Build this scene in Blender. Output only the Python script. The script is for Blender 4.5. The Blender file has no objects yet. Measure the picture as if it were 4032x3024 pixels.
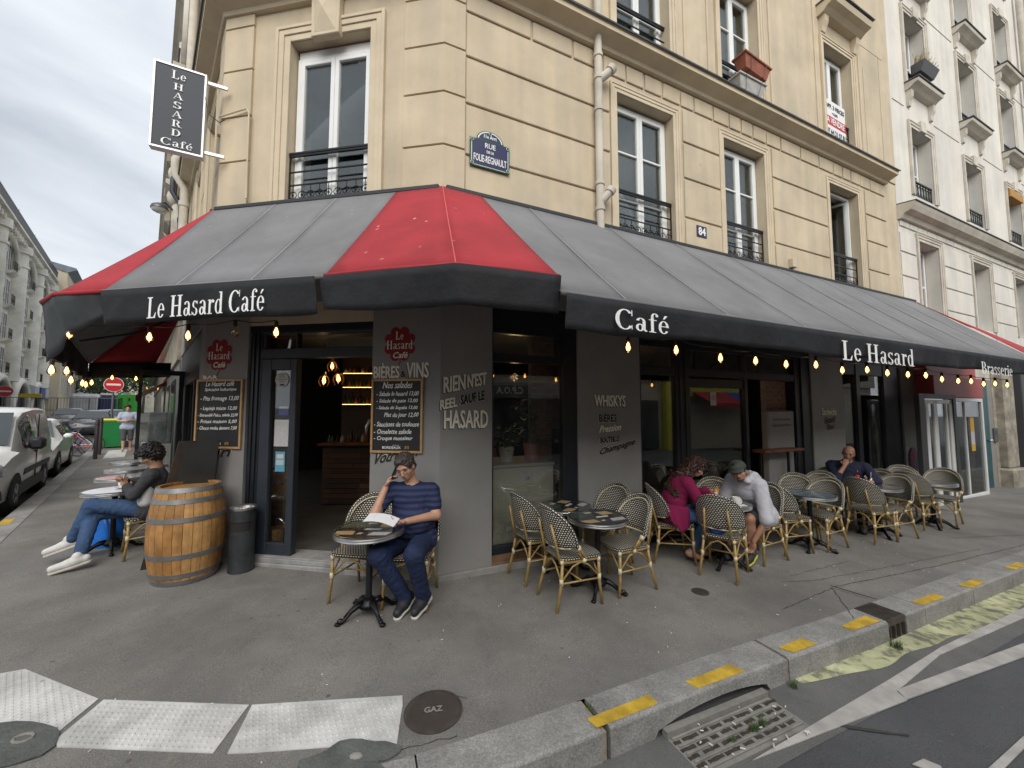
import bpy, bmesh, math, random
import numpy as np
from mathutils import Vector, Matrix, noise
random.seed(11)
S = bpy.context.scene
COL = S.collection
# ---------------------------------------------------------------- camera, sky, sun, exposure
cam_d = bpy.data.cameras.new('camera'); cam = bpy.data.objects.new('camera', cam_d); COL.objects.link(cam)
cam.location = (0, 0, 1.80); cam.rotation_euler = (math.radians(90 + 3.79), 0, 0)
cam_d.sensor_width = 36; cam_d.lens = 36 * 1540 / 4032; cam_d.clip_start = 0.05; cam_d.clip_end = 2000
S.camera = cam
W = bpy.data.worlds.new('World'); S.world = W; W.use_nodes = True
nt = W.node_tree; nt.nodes.clear()
def N(t, **k):
    n = nt.nodes.new(t)
    for a, b in k.items(): setattr(n, a, b)
    return n
SUN_EL, SUN_AZ = math.radians(38), math.radians(174)     # compass direction the light comes from
sky = N('ShaderNodeTexSky', sky_type='NISHITA', sun_disc=False, sun_elevation=SUN_EL, sun_rotation=SUN_AZ)
sky.air_density = 1.5; sky.dust_density = 4.0
bg1 = N('ShaderNodeBackground'); bg1.inputs[1].default_value = 0.08
nt.links.new(sky.outputs[0], bg1.inputs[0])
tc = N('ShaderNodeTexCoord'); mp = N('ShaderNodeMapping'); mp.inputs['Scale'].default_value = (1.0, 1.0, 2.6)
mp.inputs['Rotation'].default_value = (0.25, 0.35, 0.5)
nz = N('ShaderNodeTexNoise'); nz.inputs['Scale'].default_value = 2.1; nz.inputs['Detail'].default_value = 7
nz.inputs['Roughness'].default_value = 0.52; nz.inputs['Distortion'].default_value = 0.35
rp = N('ShaderNodeValToRGB'); e = rp.color_ramp.elements
e[0].position = 0.30; e[0].color = (0.50, 0.54, 0.60, 1); e[1].position = 0.66; e[1].color = (0.93, 0.96, 1.0, 1)
m_ = e.new(0.46); m_.color = (0.68, 0.72, 0.78, 1)
bg2 = N('ShaderNodeBackground'); bg2.inputs[1].default_value = 0.66
mx = N('ShaderNodeMixShader'); mx.inputs[0].default_value = 0.9
wo = N('ShaderNodeOutputWorld')
for a, b in ((tc.outputs['Generated'], mp.inputs[0]), (mp.outputs[0], nz.inputs['Vector']), (nz.outputs[0], rp.inputs[0]),
             (rp.outputs[0], bg2.inputs[0]), (bg1.outputs[0], mx.inputs[1]), (bg2.outputs[0], mx.inputs[2]), (mx.outputs[0], wo.inputs[0])):
    nt.links.new(a, b)
sd = bpy.data.lights.new('sun', 'SUN'); sun = bpy.data.objects.new('sun', sd); COL.objects.link(sun)
sd.energy = 1.5; sd.angle = math.radians(50); sd.color = (1.0, 0.97, 0.92)
sun.rotation_euler = Vector((-math.sin(SUN_AZ) * math.cos(SUN_EL), -math.cos(SUN_AZ) * math.cos(SUN_EL), -math.sin(SUN_EL))).to_track_quat('-Z', 'Y').to_euler()
sun.location = (0, -5, 20)
S.view_settings.view_transform = 'Standard'; S.view_settings.look = 'None'; S.view_settings.gamma = 1
S.view_settings.exposure = 0.82; S.view_settings.use_curve_mapping = False
S.cycles.max_bounces = 8; S.cycles.transparent_max_bounces = 16

# ---------------------------------------------------------------- frames of reference (metres)
SL = -0.018                                     # the pavement falls gently to the right
def g(x): return SL * x
def dv(a): a = math.radians(a); return Vector((math.sin(a), math.cos(a), 0))
K = Vector((-0.7706, 4.2053, 0)); dR, dC, dL = dv(65.25), dv(-80.27), dv(-43.05)
nR = Vector((dR.y, -dR.x, 0)); nC = Vector((-dC.y, dC.x, 0)); nL = Vector((-dL.y, dL.x, 0))
CW = 2.905
M0 = K + CW * dC
FR = {'R': (K, dR, nR), 'C': (K, dC, nC), 'L': (M0, dL, nL)}
UP = Vector((0, 0, 1))
def P(f, u, n, z):
    o, d, nn = FR[f]; return o + d * u + nn * n + UP * z
def FT(f): return lambda u, n, z: P(f, u, n, z)
def right_of(f): return FR[f][1] if f == 'R' else -FR[f][1]
def ROT(loc, rz=0, tilt=None):
    m = Matrix.Translation(Vector(loc)) @ Matrix.Rotation(rz, 4, 'Z')
    if tilt is not None: m = m @ tilt
    return lambda x, y, z: m @ Vector((x, y, z))

# ---------------------------------------------------------------- mesh builder
class MB:
    def __init__(s): s.v = []; s.f = []; s.uv = {}
    def add(s, pts, faces, uvs=None):
        b = len(s.v); s.v += [Vector(p) for p in pts]
        for i, f in enumerate(faces):
            s.f.append([b + k for k in f])
            if uvs: s.uv[len(s.f) - 1] = uvs[i]
        return s
    def box(s, x0, x1, y0, y1, z0, z1, T=None, bev=0.0):
        T = T or (lambda x, y, z: Vector((x, y, z)))
        x0, x1 = min(x0, x1), max(x0, x1); y0, y1 = min(y0, y1), max(y0, y1); z0, z1 = min(z0, z1), max(z0, z1)
        if bev <= 0:
            p = [T(x, y, z) for z in (z0, z1) for y in (y0, y1) for x in (x0, x1)]
            return s.add(p, [(0, 2, 3, 1), (4, 5, 7, 6), (0, 1, 5, 4), (2, 6, 7, 3), (0, 4, 6, 2), (1, 3, 7, 5)])
        b = min(bev, (x1 - x0) / 2.01, (y1 - y0) / 2.01, (z1 - z0) / 2.01); pts = []
        for sx in (0, 1):
            for sy in (0, 1):
                for sz in (0, 1):
                    X = (x0, x1)[sx]; Y = (y0, y1)[sy]; Z = (z0, z1)[sz]
                    dx = b if sx == 0 else -b; dy = b if sy == 0 else -b; dz = b if sz == 0 else -b
                    pts += [T(X, Y + dy, Z + dz), T(X + dx, Y, Z + dz), T(X + dx, Y + dy, Z)]
        def I(a, c, d, k): return (a * 4 + c * 2 + d) * 3 + k
        F = []
        for a in (0, 1):
            F.append((I(a, 0, 0, 0), I(a, 1, 0, 0), I(a, 1, 1, 0), I(a, 0, 1, 0)))
            F.append((I(0, a, 0, 1), I(1, a, 0, 1), I(1, a, 1, 1), I(0, a, 1, 1)))
            F.append((I(0, 0, a, 2), I(1, 0, a, 2), I(1, 1, a, 2), I(0, 1, a, 2)))
            for c in (0, 1):
                F.append((I(0, a, c, 1), I(1, a, c, 1), I(1, a, c, 2), I(0, a, c, 2)))
                F.append((I(a, 0, c, 0), I(a, 1, c, 0), I(a, 1, c, 2), I(a, 0, c, 2)))
                F.append((I(a, c, 0, 0), I(a, c, 1, 0), I(a, c, 1, 1), I(a, c, 0, 1)))
                for d in (0, 1): F.append((I(a, c, d, 0), I(a, c, d, 1), I(a, c, d, 2)))
        return s.add(pts, F)
    def tube(s, pts, r, seg=8, cap=True, closed=False, T=None):
        pts = [Vector(p) for p in pts]
        if T: pts = [T(*p) for p in pts]
        n = len(pts); rr = r if hasattr(r, '__len__') else [r] * n
        ring = []; prev = None
        for i, p in enumerate(pts):
            a = pts[(i - 1) % n] if (closed or i > 0) else p; b = pts[(i + 1) % n] if (closed or i < n - 1) else p
            t = (b - a)
            if t.length < 1e-9: t = Vector((0, 0, 1))
            t.normalize()
            if prev is None:
                q = Vector((0, 0, 1)) if abs(t.z) < 0.9 else Vector((1, 0, 0))
                x = t.cross(q).normalized()
            else:
                x = prev - t * prev.dot(t)
                x = x.normalized() if x.length > 1e-6 else t.orthogonal().normalized()
            prev = x; y = t.cross(x)
            ring.append([p + (x * math.cos(2 * math.pi * k / seg) + y * math.sin(2 * math.pi * k / seg)) * rr[i] for k in range(seg)])
        V = [q for R_ in ring for q in R_]; F = []
        for i in range(n if closed else n - 1):
            j = (i + 1) % n
            for k in range(seg):
                l = (k + 1) % seg; F.append((i * seg + k, i * seg + l, j * seg + l, j * seg + k))
        if cap and not closed: F += [tuple(range(seg))[::-1], tuple(range((n - 1) * seg, n * seg))]
        return s.add(V, F)
    def lathe(s, prof, seg=24, T=None, a0=0, a1=2 * math.pi, caps=False):
        T = T or (lambda x, y, z: Vector((x, y, z)))
        full = abs(a1 - a0 - 2 * math.pi) < 1e-6; m = seg if full else seg + 1
        V = [T(r * math.cos(a0 + (a1 - a0) * k / seg), r * math.sin(a0 + (a1 - a0) * k / seg), z) for r, z in prof for k in range(m)]
        F = []
        for i in range(len(prof) - 1):
            for k in range(seg):
                l = (k + 1) % m; F.append((i * m + k, i * m + l, (i + 1) * m + l, (i + 1) * m + k))
        if caps and full and prof[0][0] > 1e-6: F.append(tuple(range(m))[::-1])
        if caps and full and prof[-1][0] > 1e-6: F.append(tuple(range((len(prof) - 1) * m, len(prof) * m)))
        return s.add(V, F)
    def prism(s, poly, h0, h1, T=None, ax=2):
        """poly of 2D points, extruded along axis ax (2: z, 1: second coordinate)"""
        T = T or (lambda x, y, z: Vector((x, y, z))); n = len(poly)
        f = (lambda a, b, h: T(a, b, h)) if ax == 2 else (lambda a, b, h: T(a, h, b))
        V = [f(a, b, h0) for a, b in poly] + [f(a, b, h1) for a, b in poly]
        F = [tuple(range(n))[::-1], tuple(range(n, 2 * n))] + [(i, (i + 1) % n, n + (i + 1) % n, n + i) for i in range(n)]
        return s.add(V, F)
    def grid(s, fn, nu, nv, uvf=None):
        V = [fn(i / nu, j / nv) for j in range(nv + 1) for i in range(nu + 1)]; F = []; U = []
        for j in range(nv):
            for i in range(nu):
                a = j * (nu + 1) + i; F.append((a, a + 1, a + nu + 2, a + nu + 1))
                if uvf: U.append([uvf(i / nu, j / nv), uvf((i + 1) / nu, j / nv), uvf((i + 1) / nu, (j + 1) / nv), uvf(i / nu, (j + 1) / nv)])
        return s.add(V, F, U if uvf else None)
    def sheet(s, fn, nu, nv, th, uvf=None):
        """closed thin sheet: the grid and its copy th further along the normal"""
        V = [fn(i / nu, j / nv) for j in range(nv + 1) for i in range(nu + 1)]
        w = nu + 1; n = len(V); Nn = []
        for j in range(nv + 1):
            for i in range(nu + 1):
                a = V[j * w + min(i + 1, nu)] - V[j * w + max(i - 1, 0)]; b = V[min(j + 1, nv) * w + i] - V[max(j - 1, 0) * w + i]
                c = a.cross(b); Nn.append(c.normalized() if c.length > 1e-12 else Vector((0, 0, 1)))
        V2 = [p + q * th for p, q in zip(V, Nn)]; F = []; U = []
        for j in range(nv):
            for i in range(nu):
                a = j * w + i; q = (a, a + 1, a + w + 1, a + w); F.append(q); F.append(tuple(n + k for k in q[::-1]))
                if uvf:
                    u4 = [uvf(i / nu, j / nv), uvf((i + 1) / nu, j / nv), uvf((i + 1) / nu, (j + 1) / nv), uvf(i / nu, (j + 1) / nv)]
                    U += [u4, u4[::-1]]
        edge = [(i, i + 1) for i in range(nu)] + [(nv * w + i + 1, nv * w + i) for i in range(nu)] + [((j + 1) * w, j * w) for j in range(nv)] + [(j * w + nu, (j + 1) * w + nu) for j in range(nv)]
        for a, b in edge:
            F.append((b, a, n + a, n + b))
            if uvf: U.append([(0, 0)] * 4)
        return s.add(V + V2, F, U if uvf else None)
    def ell(s, c, r, seg=12, rings=8, T=None):
        T = T or (lambda x, y, z: Vector((x, y, z)))
        rx, ry, rz = r if hasattr(r, '__len__') else (r, r, r)
        V = [T(c[0], c[1], c[2] - rz)]
        for j in range(1, rings):
            t = math.pi * j / rings
            for k in range(seg):
                a = 2 * math.pi * k / seg; V.append(T(c[0] + rx * math.sin(t) * math.cos(a), c[1] + ry * math.sin(t) * math.sin(a), c[2] - rz * math.cos(t)))
        V.append(T(c[0], c[1], c[2] + rz)); F = []
        for k in range(seg): F.append((0, 1 + (k + 1) % seg, 1 + k))
        for j in range(rings - 2):
            for k in range(seg):
                a = 1 + j * seg; F.append((a + k, a + (k + 1) % seg, a + seg + (k + 1) % seg, a + seg + k))
        a = 1 + (rings - 2) * seg
        for k in range(seg): F.append((a + k, a + (k + 1) % seg, len(V) - 1))
        return s.add(V, F)
    def mesh(s, name, smooth=False, fix=True):
        me = bpy.data.meshes.new(name); me.from_pydata([tuple(v) for v in s.v], [], s.f)
        if s.uv:
            L = me.uv_layers.new(name='UVMap').data; k = 0
            for i, f in enumerate(s.f):
                u = s.uv.get(i)
                for j in range(len(f)): L[k].uv = u[j] if u else (0, 0); k += 1
        if fix:
            bm = bmesh.new(); bm.from_mesh(me); bmesh.ops.recalc_face_normals(bm, faces=bm.faces)
            bm.to_mesh(me); bm.free()
        if smooth:
            for p in me.polygons: p.use_smooth = True
        me.update()
        return me
WM = {}
def link(o, parent=None, world=True):
    COL.objects.link(o)
    if parent is not None:
        o.parent = parent
        if world and parent.name in WM: o.matrix_parent_inverse = WM[parent.name].inverted()
    WM[o.name] = WM[parent.name] if (parent is not None and parent.name in WM) else Matrix.Identity(4)
    if parent is not None and world: WM[o.name] = Matrix.Identity(4)
    return o
def thing(name, label, cat, loc=(0, 0, 0), rz=0, group=None):
    o = bpy.data.objects.new(name, None); o.empty_display_size = 0.2; COL.objects.link(o)
    o.location = loc; o.rotation_euler = (0, 0, rz); o['label'] = label; o['category'] = cat
    if group: o['group'] = group
    WM[o.name] = Matrix.Translation(Vector(loc)) @ Matrix.Rotation(rz, 4, 'Z')
    return o
def part(name, mb, mat, parent=None, smooth=False, world=True, label=None, kind=None, auto=False):
    me = mb if isinstance(mb, bpy.types.Mesh) else mb.mesh(name, smooth)
    if mat is not None and not me.materials: me.materials.append(mat)
    o = bpy.data.objects.new(name, me); link(o, parent, world)
    if label: o['label'] = label
    if kind: o['kind'] = kind
    if auto: sharp(me)
    return o
def sharp(me, deg=38):
    for p in me.polygons: p.use_smooth = True
    bm = bmesh.new(); bm.from_mesh(me); c = math.radians(deg)
    for ed in bm.edges:
        ed.smooth = not (len(ed.link_faces) == 2 and ed.calc_face_angle(0) > c)
    bm.to_mesh(me); bm.free()
def solo(name, mb, mat, label, cat, group=None, **k):
    o = part(name, mb, mat, None, **k); o['label'] = label; o['category'] = cat
    if group: o['group'] = group
    return o
def struct(name, mb, mat, parent=None, **k):
    o = part(name, mb, mat, parent, **k)
    if parent is None: o['kind'] = 'structure'
    return o
def dup(root, loc=None, rz=None, label=None, group=None, parent=None):
    def cp(o, par):
        c = o.copy(); COL.objects.link(c); c.parent = par
        for ch in list(o.children): cp(ch, c)
        return c
    r = cp(root, parent)
    if loc is not None: r.location = loc
    if rz is not None: r.rotation_euler = (0, 0, rz)
    if label: r['label'] = label
    if group: r['group'] = group
    WM[r.name] = Matrix.Translation(Vector(loc)) @ Matrix.Rotation(rz or 0, 4, 'Z') if loc is not None else Matrix.Identity(4)
    return r

# ---------------------------------------------------------------- materials
MT = {}
def mat(name, c, rough=0.6, metal=0.0, var=0.0, vs=3.0, c2=None, bump=0.0, bs=40.0, spec=0.5, emit=None, es=0, grime=0.0, gs=0.8, coat=0.0, spots=0.0, ss=25, sc=(0.04, 0.04, 0.04), detail=6, fine=0.0, fs=260, streak=0.0):
    if name in MT: return MT[name]
    m = bpy.data.materials.new(name); m.use_nodes = True; t = m.node_tree; b = t.nodes['Principled BSDF']
    b.inputs['Roughness'].default_value = rough; b.inputs['Metallic'].default_value = metal
    b.inputs['Specular IOR Level'].default_value = spec; b.inputs['Coat Weight'].default_value = coat
    c = tuple(c) + (1,)
    b.inputs['Base Color'].default_value = c
    co = t.nodes.new('ShaderNodeTexCoord').outputs['Object']; cur = None
    def noise_(scale, det=detail, rg=0.6):
        n = t.nodes.new('ShaderNodeTexNoise'); n.inputs['Scale'].default_value = scale; n.inputs['Detail'].default_value = det
        n.inputs['Roughness'].default_value = rg; t.links.new(co, n.inputs['Vector']); return n.outputs[0]
    def ramp(src, p0, p1, a, bcol):
        r = t.nodes.new('ShaderNodeValToRGB'); el = r.color_ramp.elements
        el[0].position = p0; el[0].color = a; el[1].position = p1; el[1].color = bcol; t.links.new(src, r.inputs[0]); return r.outputs[0]
    def mixc(fac, A, B, mode='MIX', f=1.0):
        x = t.nodes.new('ShaderNodeMix'); x.data_type = 'RGBA'; x.blend_type = mode
        if isinstance(fac, float): x.inputs[0].default_value = fac
        else: t.links.new(fac, x.inputs[0])
        for s_, i in ((A, 6), (B, 7)):
            if isinstance(s_, tuple): x.inputs[i].default_value = s_
            else: t.links.new(s_, x.inputs[i])
        return x.outputs[2]
    if var > 0:
        d = (c2 + (1,)) if c2 else tuple(max(0, k * (1 - var)) for k in c[:3]) + (1,)
        u = c if c2 else tuple(min(1, k * (1 + var)) for k in c[:3]) + (1,)
        cur = ramp(noise_(vs), 0.32, 0.68, d, u)
    if grime > 0:
        gcol = tuple(k * (1 - grime) for k in (1, 1, 1)) + (1,)
        r = ramp(noise_(gs, 9, 0.65), 0.36, 0.60, gcol, (1, 1, 1, 1))
        cur = mixc(1.0, cur or c, r, 'MULTIPLY')
    if streak > 0:
        mpp = t.nodes.new('ShaderNodeMapping'); mpp.inputs['Scale'].default_value = (5, 5, .35); t.links.new(co, mpp.inputs[0]); n = t.nodes.new('ShaderNodeTexNoise'); n.inputs['Scale'].default_value = 1.0; n.inputs['Detail'].default_value = 6; t.links.new(mpp.outputs[0], n.inputs['Vector'])
        cur = mixc(1.0, cur or c, ramp(n.outputs[0], .40, .62, tuple(k * (1 - streak) for k in (1, 1.02, 1.06)) + (1,), (1, 1, 1, 1)), 'MULTIPLY')
    if fine > 0:
        r = ramp(noise_(fs, 2, 0.5), 0.30, 0.70, tuple(k * (1 - fine) for k in (1, 1, 1)) + (1,), (1, 1, 1, 1)); cur = mixc(1.0, cur or c, r, 'MULTIPLY')
    if spots > 0:
        v = t.nodes.new('ShaderNodeTexVoronoi'); v.inputs['Scale'].default_value = ss; t.links.new(co, v.inputs['Vector'])
        r = ramp(v.outputs['Distance'], 0.08, 0.14, (1, 1, 1, 1), (0, 0, 0, 1))
        n2 = ramp(noise_(ss * 0.35, 2), 0.60 - spots * 0.1, 0.62, (0, 0, 0, 1), (1, 1, 1, 1))
        mm = mixc(1.0, r, n2, 'MULTIPLY')
        cur = mixc(mm, cur or c, tuple(sc) + (1,))
    if cur is not None: t.links.new(cur, b.inputs['Base Color'])
    if bump > 0:
        bn = t.nodes.new('ShaderNodeBump'); bn.inputs['Strength'].default_value = 1.0; bn.inputs['Distance'].default_value = bump
        t.links.new(noise_(bs, 5), bn.inputs['Height']); t.links.new(bn.outputs[0], b.inputs['Normal'])
    if emit is not None:
        b.inputs['Emission Color'].default_value = tuple(emit) + (1,); b.inputs['Emission Strength'].default_value = es
    MT[name] = m
    return m
def glassmat(name, tint=(0.9, 0.95, 0.93), base=0.06, rough=0.0):
    m = bpy.data.materials.new(name); m.use_nodes = True; t = m.node_tree; t.nodes.clear()
    o = t.nodes.new('ShaderNodeOutputMaterial'); a = t.nodes.new('ShaderNodeBsdfTransparent'); a.inputs[0].default_value = tuple(tint) + (1,)
    gl = t.nodes.new('ShaderNodeBsdfGlossy'); gl.inputs['Roughness'].default_value = rough; fr = t.nodes.new('ShaderNodeLayerWeight'); fr.inputs[0].default_value = 0.25
    mr = t.nodes.new('ShaderNodeMapRange'); mr.inputs['To Min'].default_value = base; mr.inputs['To Max'].default_value = 0.9
    x = t.nodes.new('ShaderNodeMixShader'); t.links.new(fr.outputs['Fresnel'], mr.inputs[0]); t.links.new(mr.outputs[0], x.inputs[0])
    t.links.new(a.outputs[0], x.inputs[1]); t.links.new(gl.outputs[0], x.inputs[2]); t.links.new(x.outputs[0], o.inputs[0]); return m
cream = mat('cream_stone', (0.60, 0.50, 0.352), 0.85, var=0.10, vs=1.3, bump=0.002, bs=60, grime=0.12, gs=0.9, streak=0.10, spots=.25, ss=3, sc=(.48,.41,.29))
cream2 = mat('cream_stone_trim', (0.62, 0.525, 0.38), 0.8, var=0.06, vs=3, bump=0.0015, bs=50, grime=0.12, gs=1.6)
creamd = mat('cream_joint', (0.40, 0.31, 0.20), 0.9, var=0.1)
whst = mat('white_stone', (0.74, 0.70, 0.62), 0.85, var=0.06, vs=1.0, streak=0.10, bump=0.002, bs=50, grime=0.12, gs=0.7)
whst2 = mat('white_stone_trim', (0.58, 0.54, 0.46), 0.85, var=0.08, vs=2, grime=0.15, gs=2)
whstd = mat('white_stone_joint', (0.33, 0.28, 0.23), 0.9)
lead = mat('lead_flashing', (0.10, 0.105, 0.11), 0.5, 0.3, var=0.3, vs=6)
wframe = mat('white_window_paint', (0.78, 0.79, 0.78), 0.35, var=0.04)
iron = mat('black_iron', (0.018, 0.018, 0.02), 0.35, 0.3)
cast = mat('cast_iron', (0.012, 0.012, 0.014), 0.28, 0.5, bump=0.004, bs=70)
blackp = mat('black_paint', (0.013, 0.015, 0.02), 0.4, var=0.2, vs=4)
bluep = mat('dark_blue_paint', (0.030, 0.037, 0.050), 0.45, var=0.15, vs=5, bump=0.0005, bs=60)
shopg = mat('grey_cladding', (0.27, 0.265, 0.258), 0.55, var=0.05, vs=1.2, grime=0.10, gs=1.2)
shopg2 = mat('grey_plinth', (0.30, 0.295, 0.28), 0.7, var=0.15, vs=5, grime=0.3, gs=3)
glass = glassmat('window_glass', (0.74, 0.78, 0.76), 0.09)
glassd = glassmat('shop_glass', (0.90, 0.92, 0.91), 0.10)
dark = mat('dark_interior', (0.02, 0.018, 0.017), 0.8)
room = mat('dim_room', (0.22, 0.21, 0.20), 0.9, var=0.3, vs=1.5)
brick = mat('brick', (0.40, 0.20, 0.13), 0.85, var=0.45, vs=9, c2=(0.22, 0.13, 0.09), bump=0.003, bs=40)
mortar = mat('mortar', (0.30, 0.27, 0.24), 0.95, var=0.2, vs=10)
grey_cv = mat('grey_canvas', (0.20, 0.20, 0.207), 0.85, var=0.12, vs=1.1, grime=0.15, gs=1.6, bump=0.012, bs=4, spots=0.3, ss=7, sc=(0.26, 0.26, 0.25))
red_cv = mat('red_canvas', (0.37, 0.026, 0.036), 0.8, var=0.12, vs=1.6, grime=0.14, gs=2, bump=0.010, bs=4, spots=0.35, ss=6, sc=(0.60, 0.30, 0.27))
blk_cv = mat('black_canvas', (0.014, 0.015, 0.018), 0.8, var=0.2, vs=2.5, bump=0.016, bs=5)
seam_m = mat('canvas_seam', (0.36, 0.36, 0.365), 0.85)
seam_r = mat('red_canvas_seam', (0.66, 0.13, 0.13), 0.85)
wlet = mat('white_lettering', (0.88, 0.88, 0.87), 0.6)
clet = mat('cream_lettering', (0.88, 0.84, 0.72), 0.6, var=0.1, vs=30)
klet = mat('black_lettering', (0.02, 0.02, 0.02), 0.6)
clover = mat('clover_red', (0.28, 0.012, 0.022), 0.6)
walk_m = mat('pavement_asphalt', (0.315, 0.298, 0.272), 0.9, var=0.12, vs=1.3, bump=0.004, bs=170, grime=0.32, gs=0.9, fine=0.50, fs=150, spots=0.9, ss=8, sc=(0.12, 0.11, 0.10))
road_m = mat('road_asphalt', (0.125, 0.126, 0.13), 0.9, var=0.16, vs=1.5, fine=0.45, fs=160, bump=0.006, bs=150, grime=0.15, gs=0.8, spots=0.3, ss=14, sc=(0.16, 0.16, 0.155))
gut_m = mat('gutter_asphalt', (0.19, 0.187, 0.18), 0.9, var=0.16, vs=2, fine=0.4, fs=170, bump=0.004, bs=120, grime=0.2, gs=1.4)
gran = mat('granite_kerb', (0.40, 0.39, 0.365), 0.8, var=0.22, vs=60, fine=0.35, fs=130, bump=0.006, bs=60, grime=0.34, gs=3.0)
tile_m = mat('white_tactile', (0.70, 0.69, 0.66), 0.75, var=0.08, vs=4, grime=0.34, gs=3.2, spots=0.9, ss=11, sc=(0.20, 0.18, 0.17), bump=0.001, bs=100)
patch_m = mat('dark_asphalt_patch', (0.125, 0.13, 0.122), 0.95, var=0.25, vs=8, bump=0.010, bs=60)
mark_m = mat('white_road_paint', (0.50, 0.475, 0.445), 0.8, var=0.14, vs=5, grime=0.22, gs=6, bump=0.002, bs=120)
yel_m = mat('yellow_paint', (0.68, 0.44, 0.045), 0.7, var=0.12, vs=9, grime=0.40, gs=8, spots=0.8, ss=11, sc=(0.22, 0.15, 0.05))
chalk_y = mat('yellow_green_dust', (0.52, 0.52, 0.31), 0.95, var=0.25, vs=4, grime=0.2, gs=3)
manh = mat('manhole_iron', (0.13, 0.11, 0.095), 0.55, 0.55, var=0.25, vs=12, bump=0.002, bs=90)
alu = mat('aluminium', (0.72, 0.72, 0.72), 0.28, 1.0, var=0.08, vs=8)
hoop = mat('galvanised_hoop', (0.30, 0.31, 0.32), 0.45, 0.75, var=0.2, vs=9)
bamboo = mat('bamboo_tube', (0.37, 0.245, 0.085), 0.38, var=0.28, vs=14)
plas = mat('cream_binding', (0.66, 0.59, 0.40), 0.5)
oak = mat('oak', (0.42, 0.215, 0.070), 0.55, var=0.32, vs=7, grime=0.32, gs=4)
oak2 = mat('oak_light', (0.50, 0.275, 0.10), 0.55, var=0.25, vs=9)
pine = mat('pine_frame', (0.50, 0.30, 0.13), 0.5, var=0.15, vs=12)
slate = mat('chalkboard', (0.016, 0.017, 0.018), 0.6, var=0.4, vs=3)
chalk = mat('chalk', (0.85, 0.85, 0.82), 0.95)
bulb_g = glassmat('bulb_glass', (0.98, 0.82, 0.55), 0.08)
fil = mat('filament', (1, 0.5, 0.15), 0.5, emit=(1.0, 0.46, 0.10), es=16)
glow = mat('bulb_glow', (1, 0.5, 0.15), 0.5, emit=(1.0, 0.58, 0.22), es=4.5)
leaf = mat('leaf_green', (0.050, 0.095, 0.028), 0.55, var=0.4, vs=9)
leaf2 = mat('leaf_light', (0.085, 0.14, 0.04), 0.55, var=0.4, vs=9)
bark = mat('bark', (0.09, 0.07, 0.05), 0.9, var=0.3, vs=12)
rubber = mat('rubber', (0.018, 0.018, 0.018), 0.75)
def weave_mat():
    m = bpy.data.materials.new('woven_rattan'); m.use_nodes = True; t = m.node_tree; b = t.nodes['Principled BSDF']
    uv = t.nodes.new('ShaderNodeTexCoord'); br = t.nodes.new('ShaderNodeTexBrick'); br.offset = 0.5
    br.inputs['Color1'].default_value = (0.88, 0.83, 0.70, 1); br.inputs['Color2'].default_value = (0.80, 0.75, 0.62, 1); br.inputs['Mortar'].default_value = (0.012, 0.011, 0.012, 1)
    br.inputs['Scale'].default_value = 1.0; br.inputs['Brick Width'].default_value = 0.0265; br.inputs['Row Height'].default_value = 0.0210; br.inputs['Mortar Size'].default_value = 0.0060
    br.inputs['Mortar Smooth'].default_value = 0.1
    t.links.new(uv.outputs['UV'], br.inputs['Vector']); t.links.new(br.outputs['Color'], b.inputs['Base Color'])
    bp = t.nodes.new('ShaderNodeBump'); bp.invert = True; bp.inputs['Distance'].default_value = 0.004; t.links.new(br.outputs['Fac'], bp.inputs['Height']); t.links.new(bp.outputs[0], b.inputs['Normal'])
    b.inputs['Roughness'].default_value = 0.4; return m
weave = weave_mat()
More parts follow.
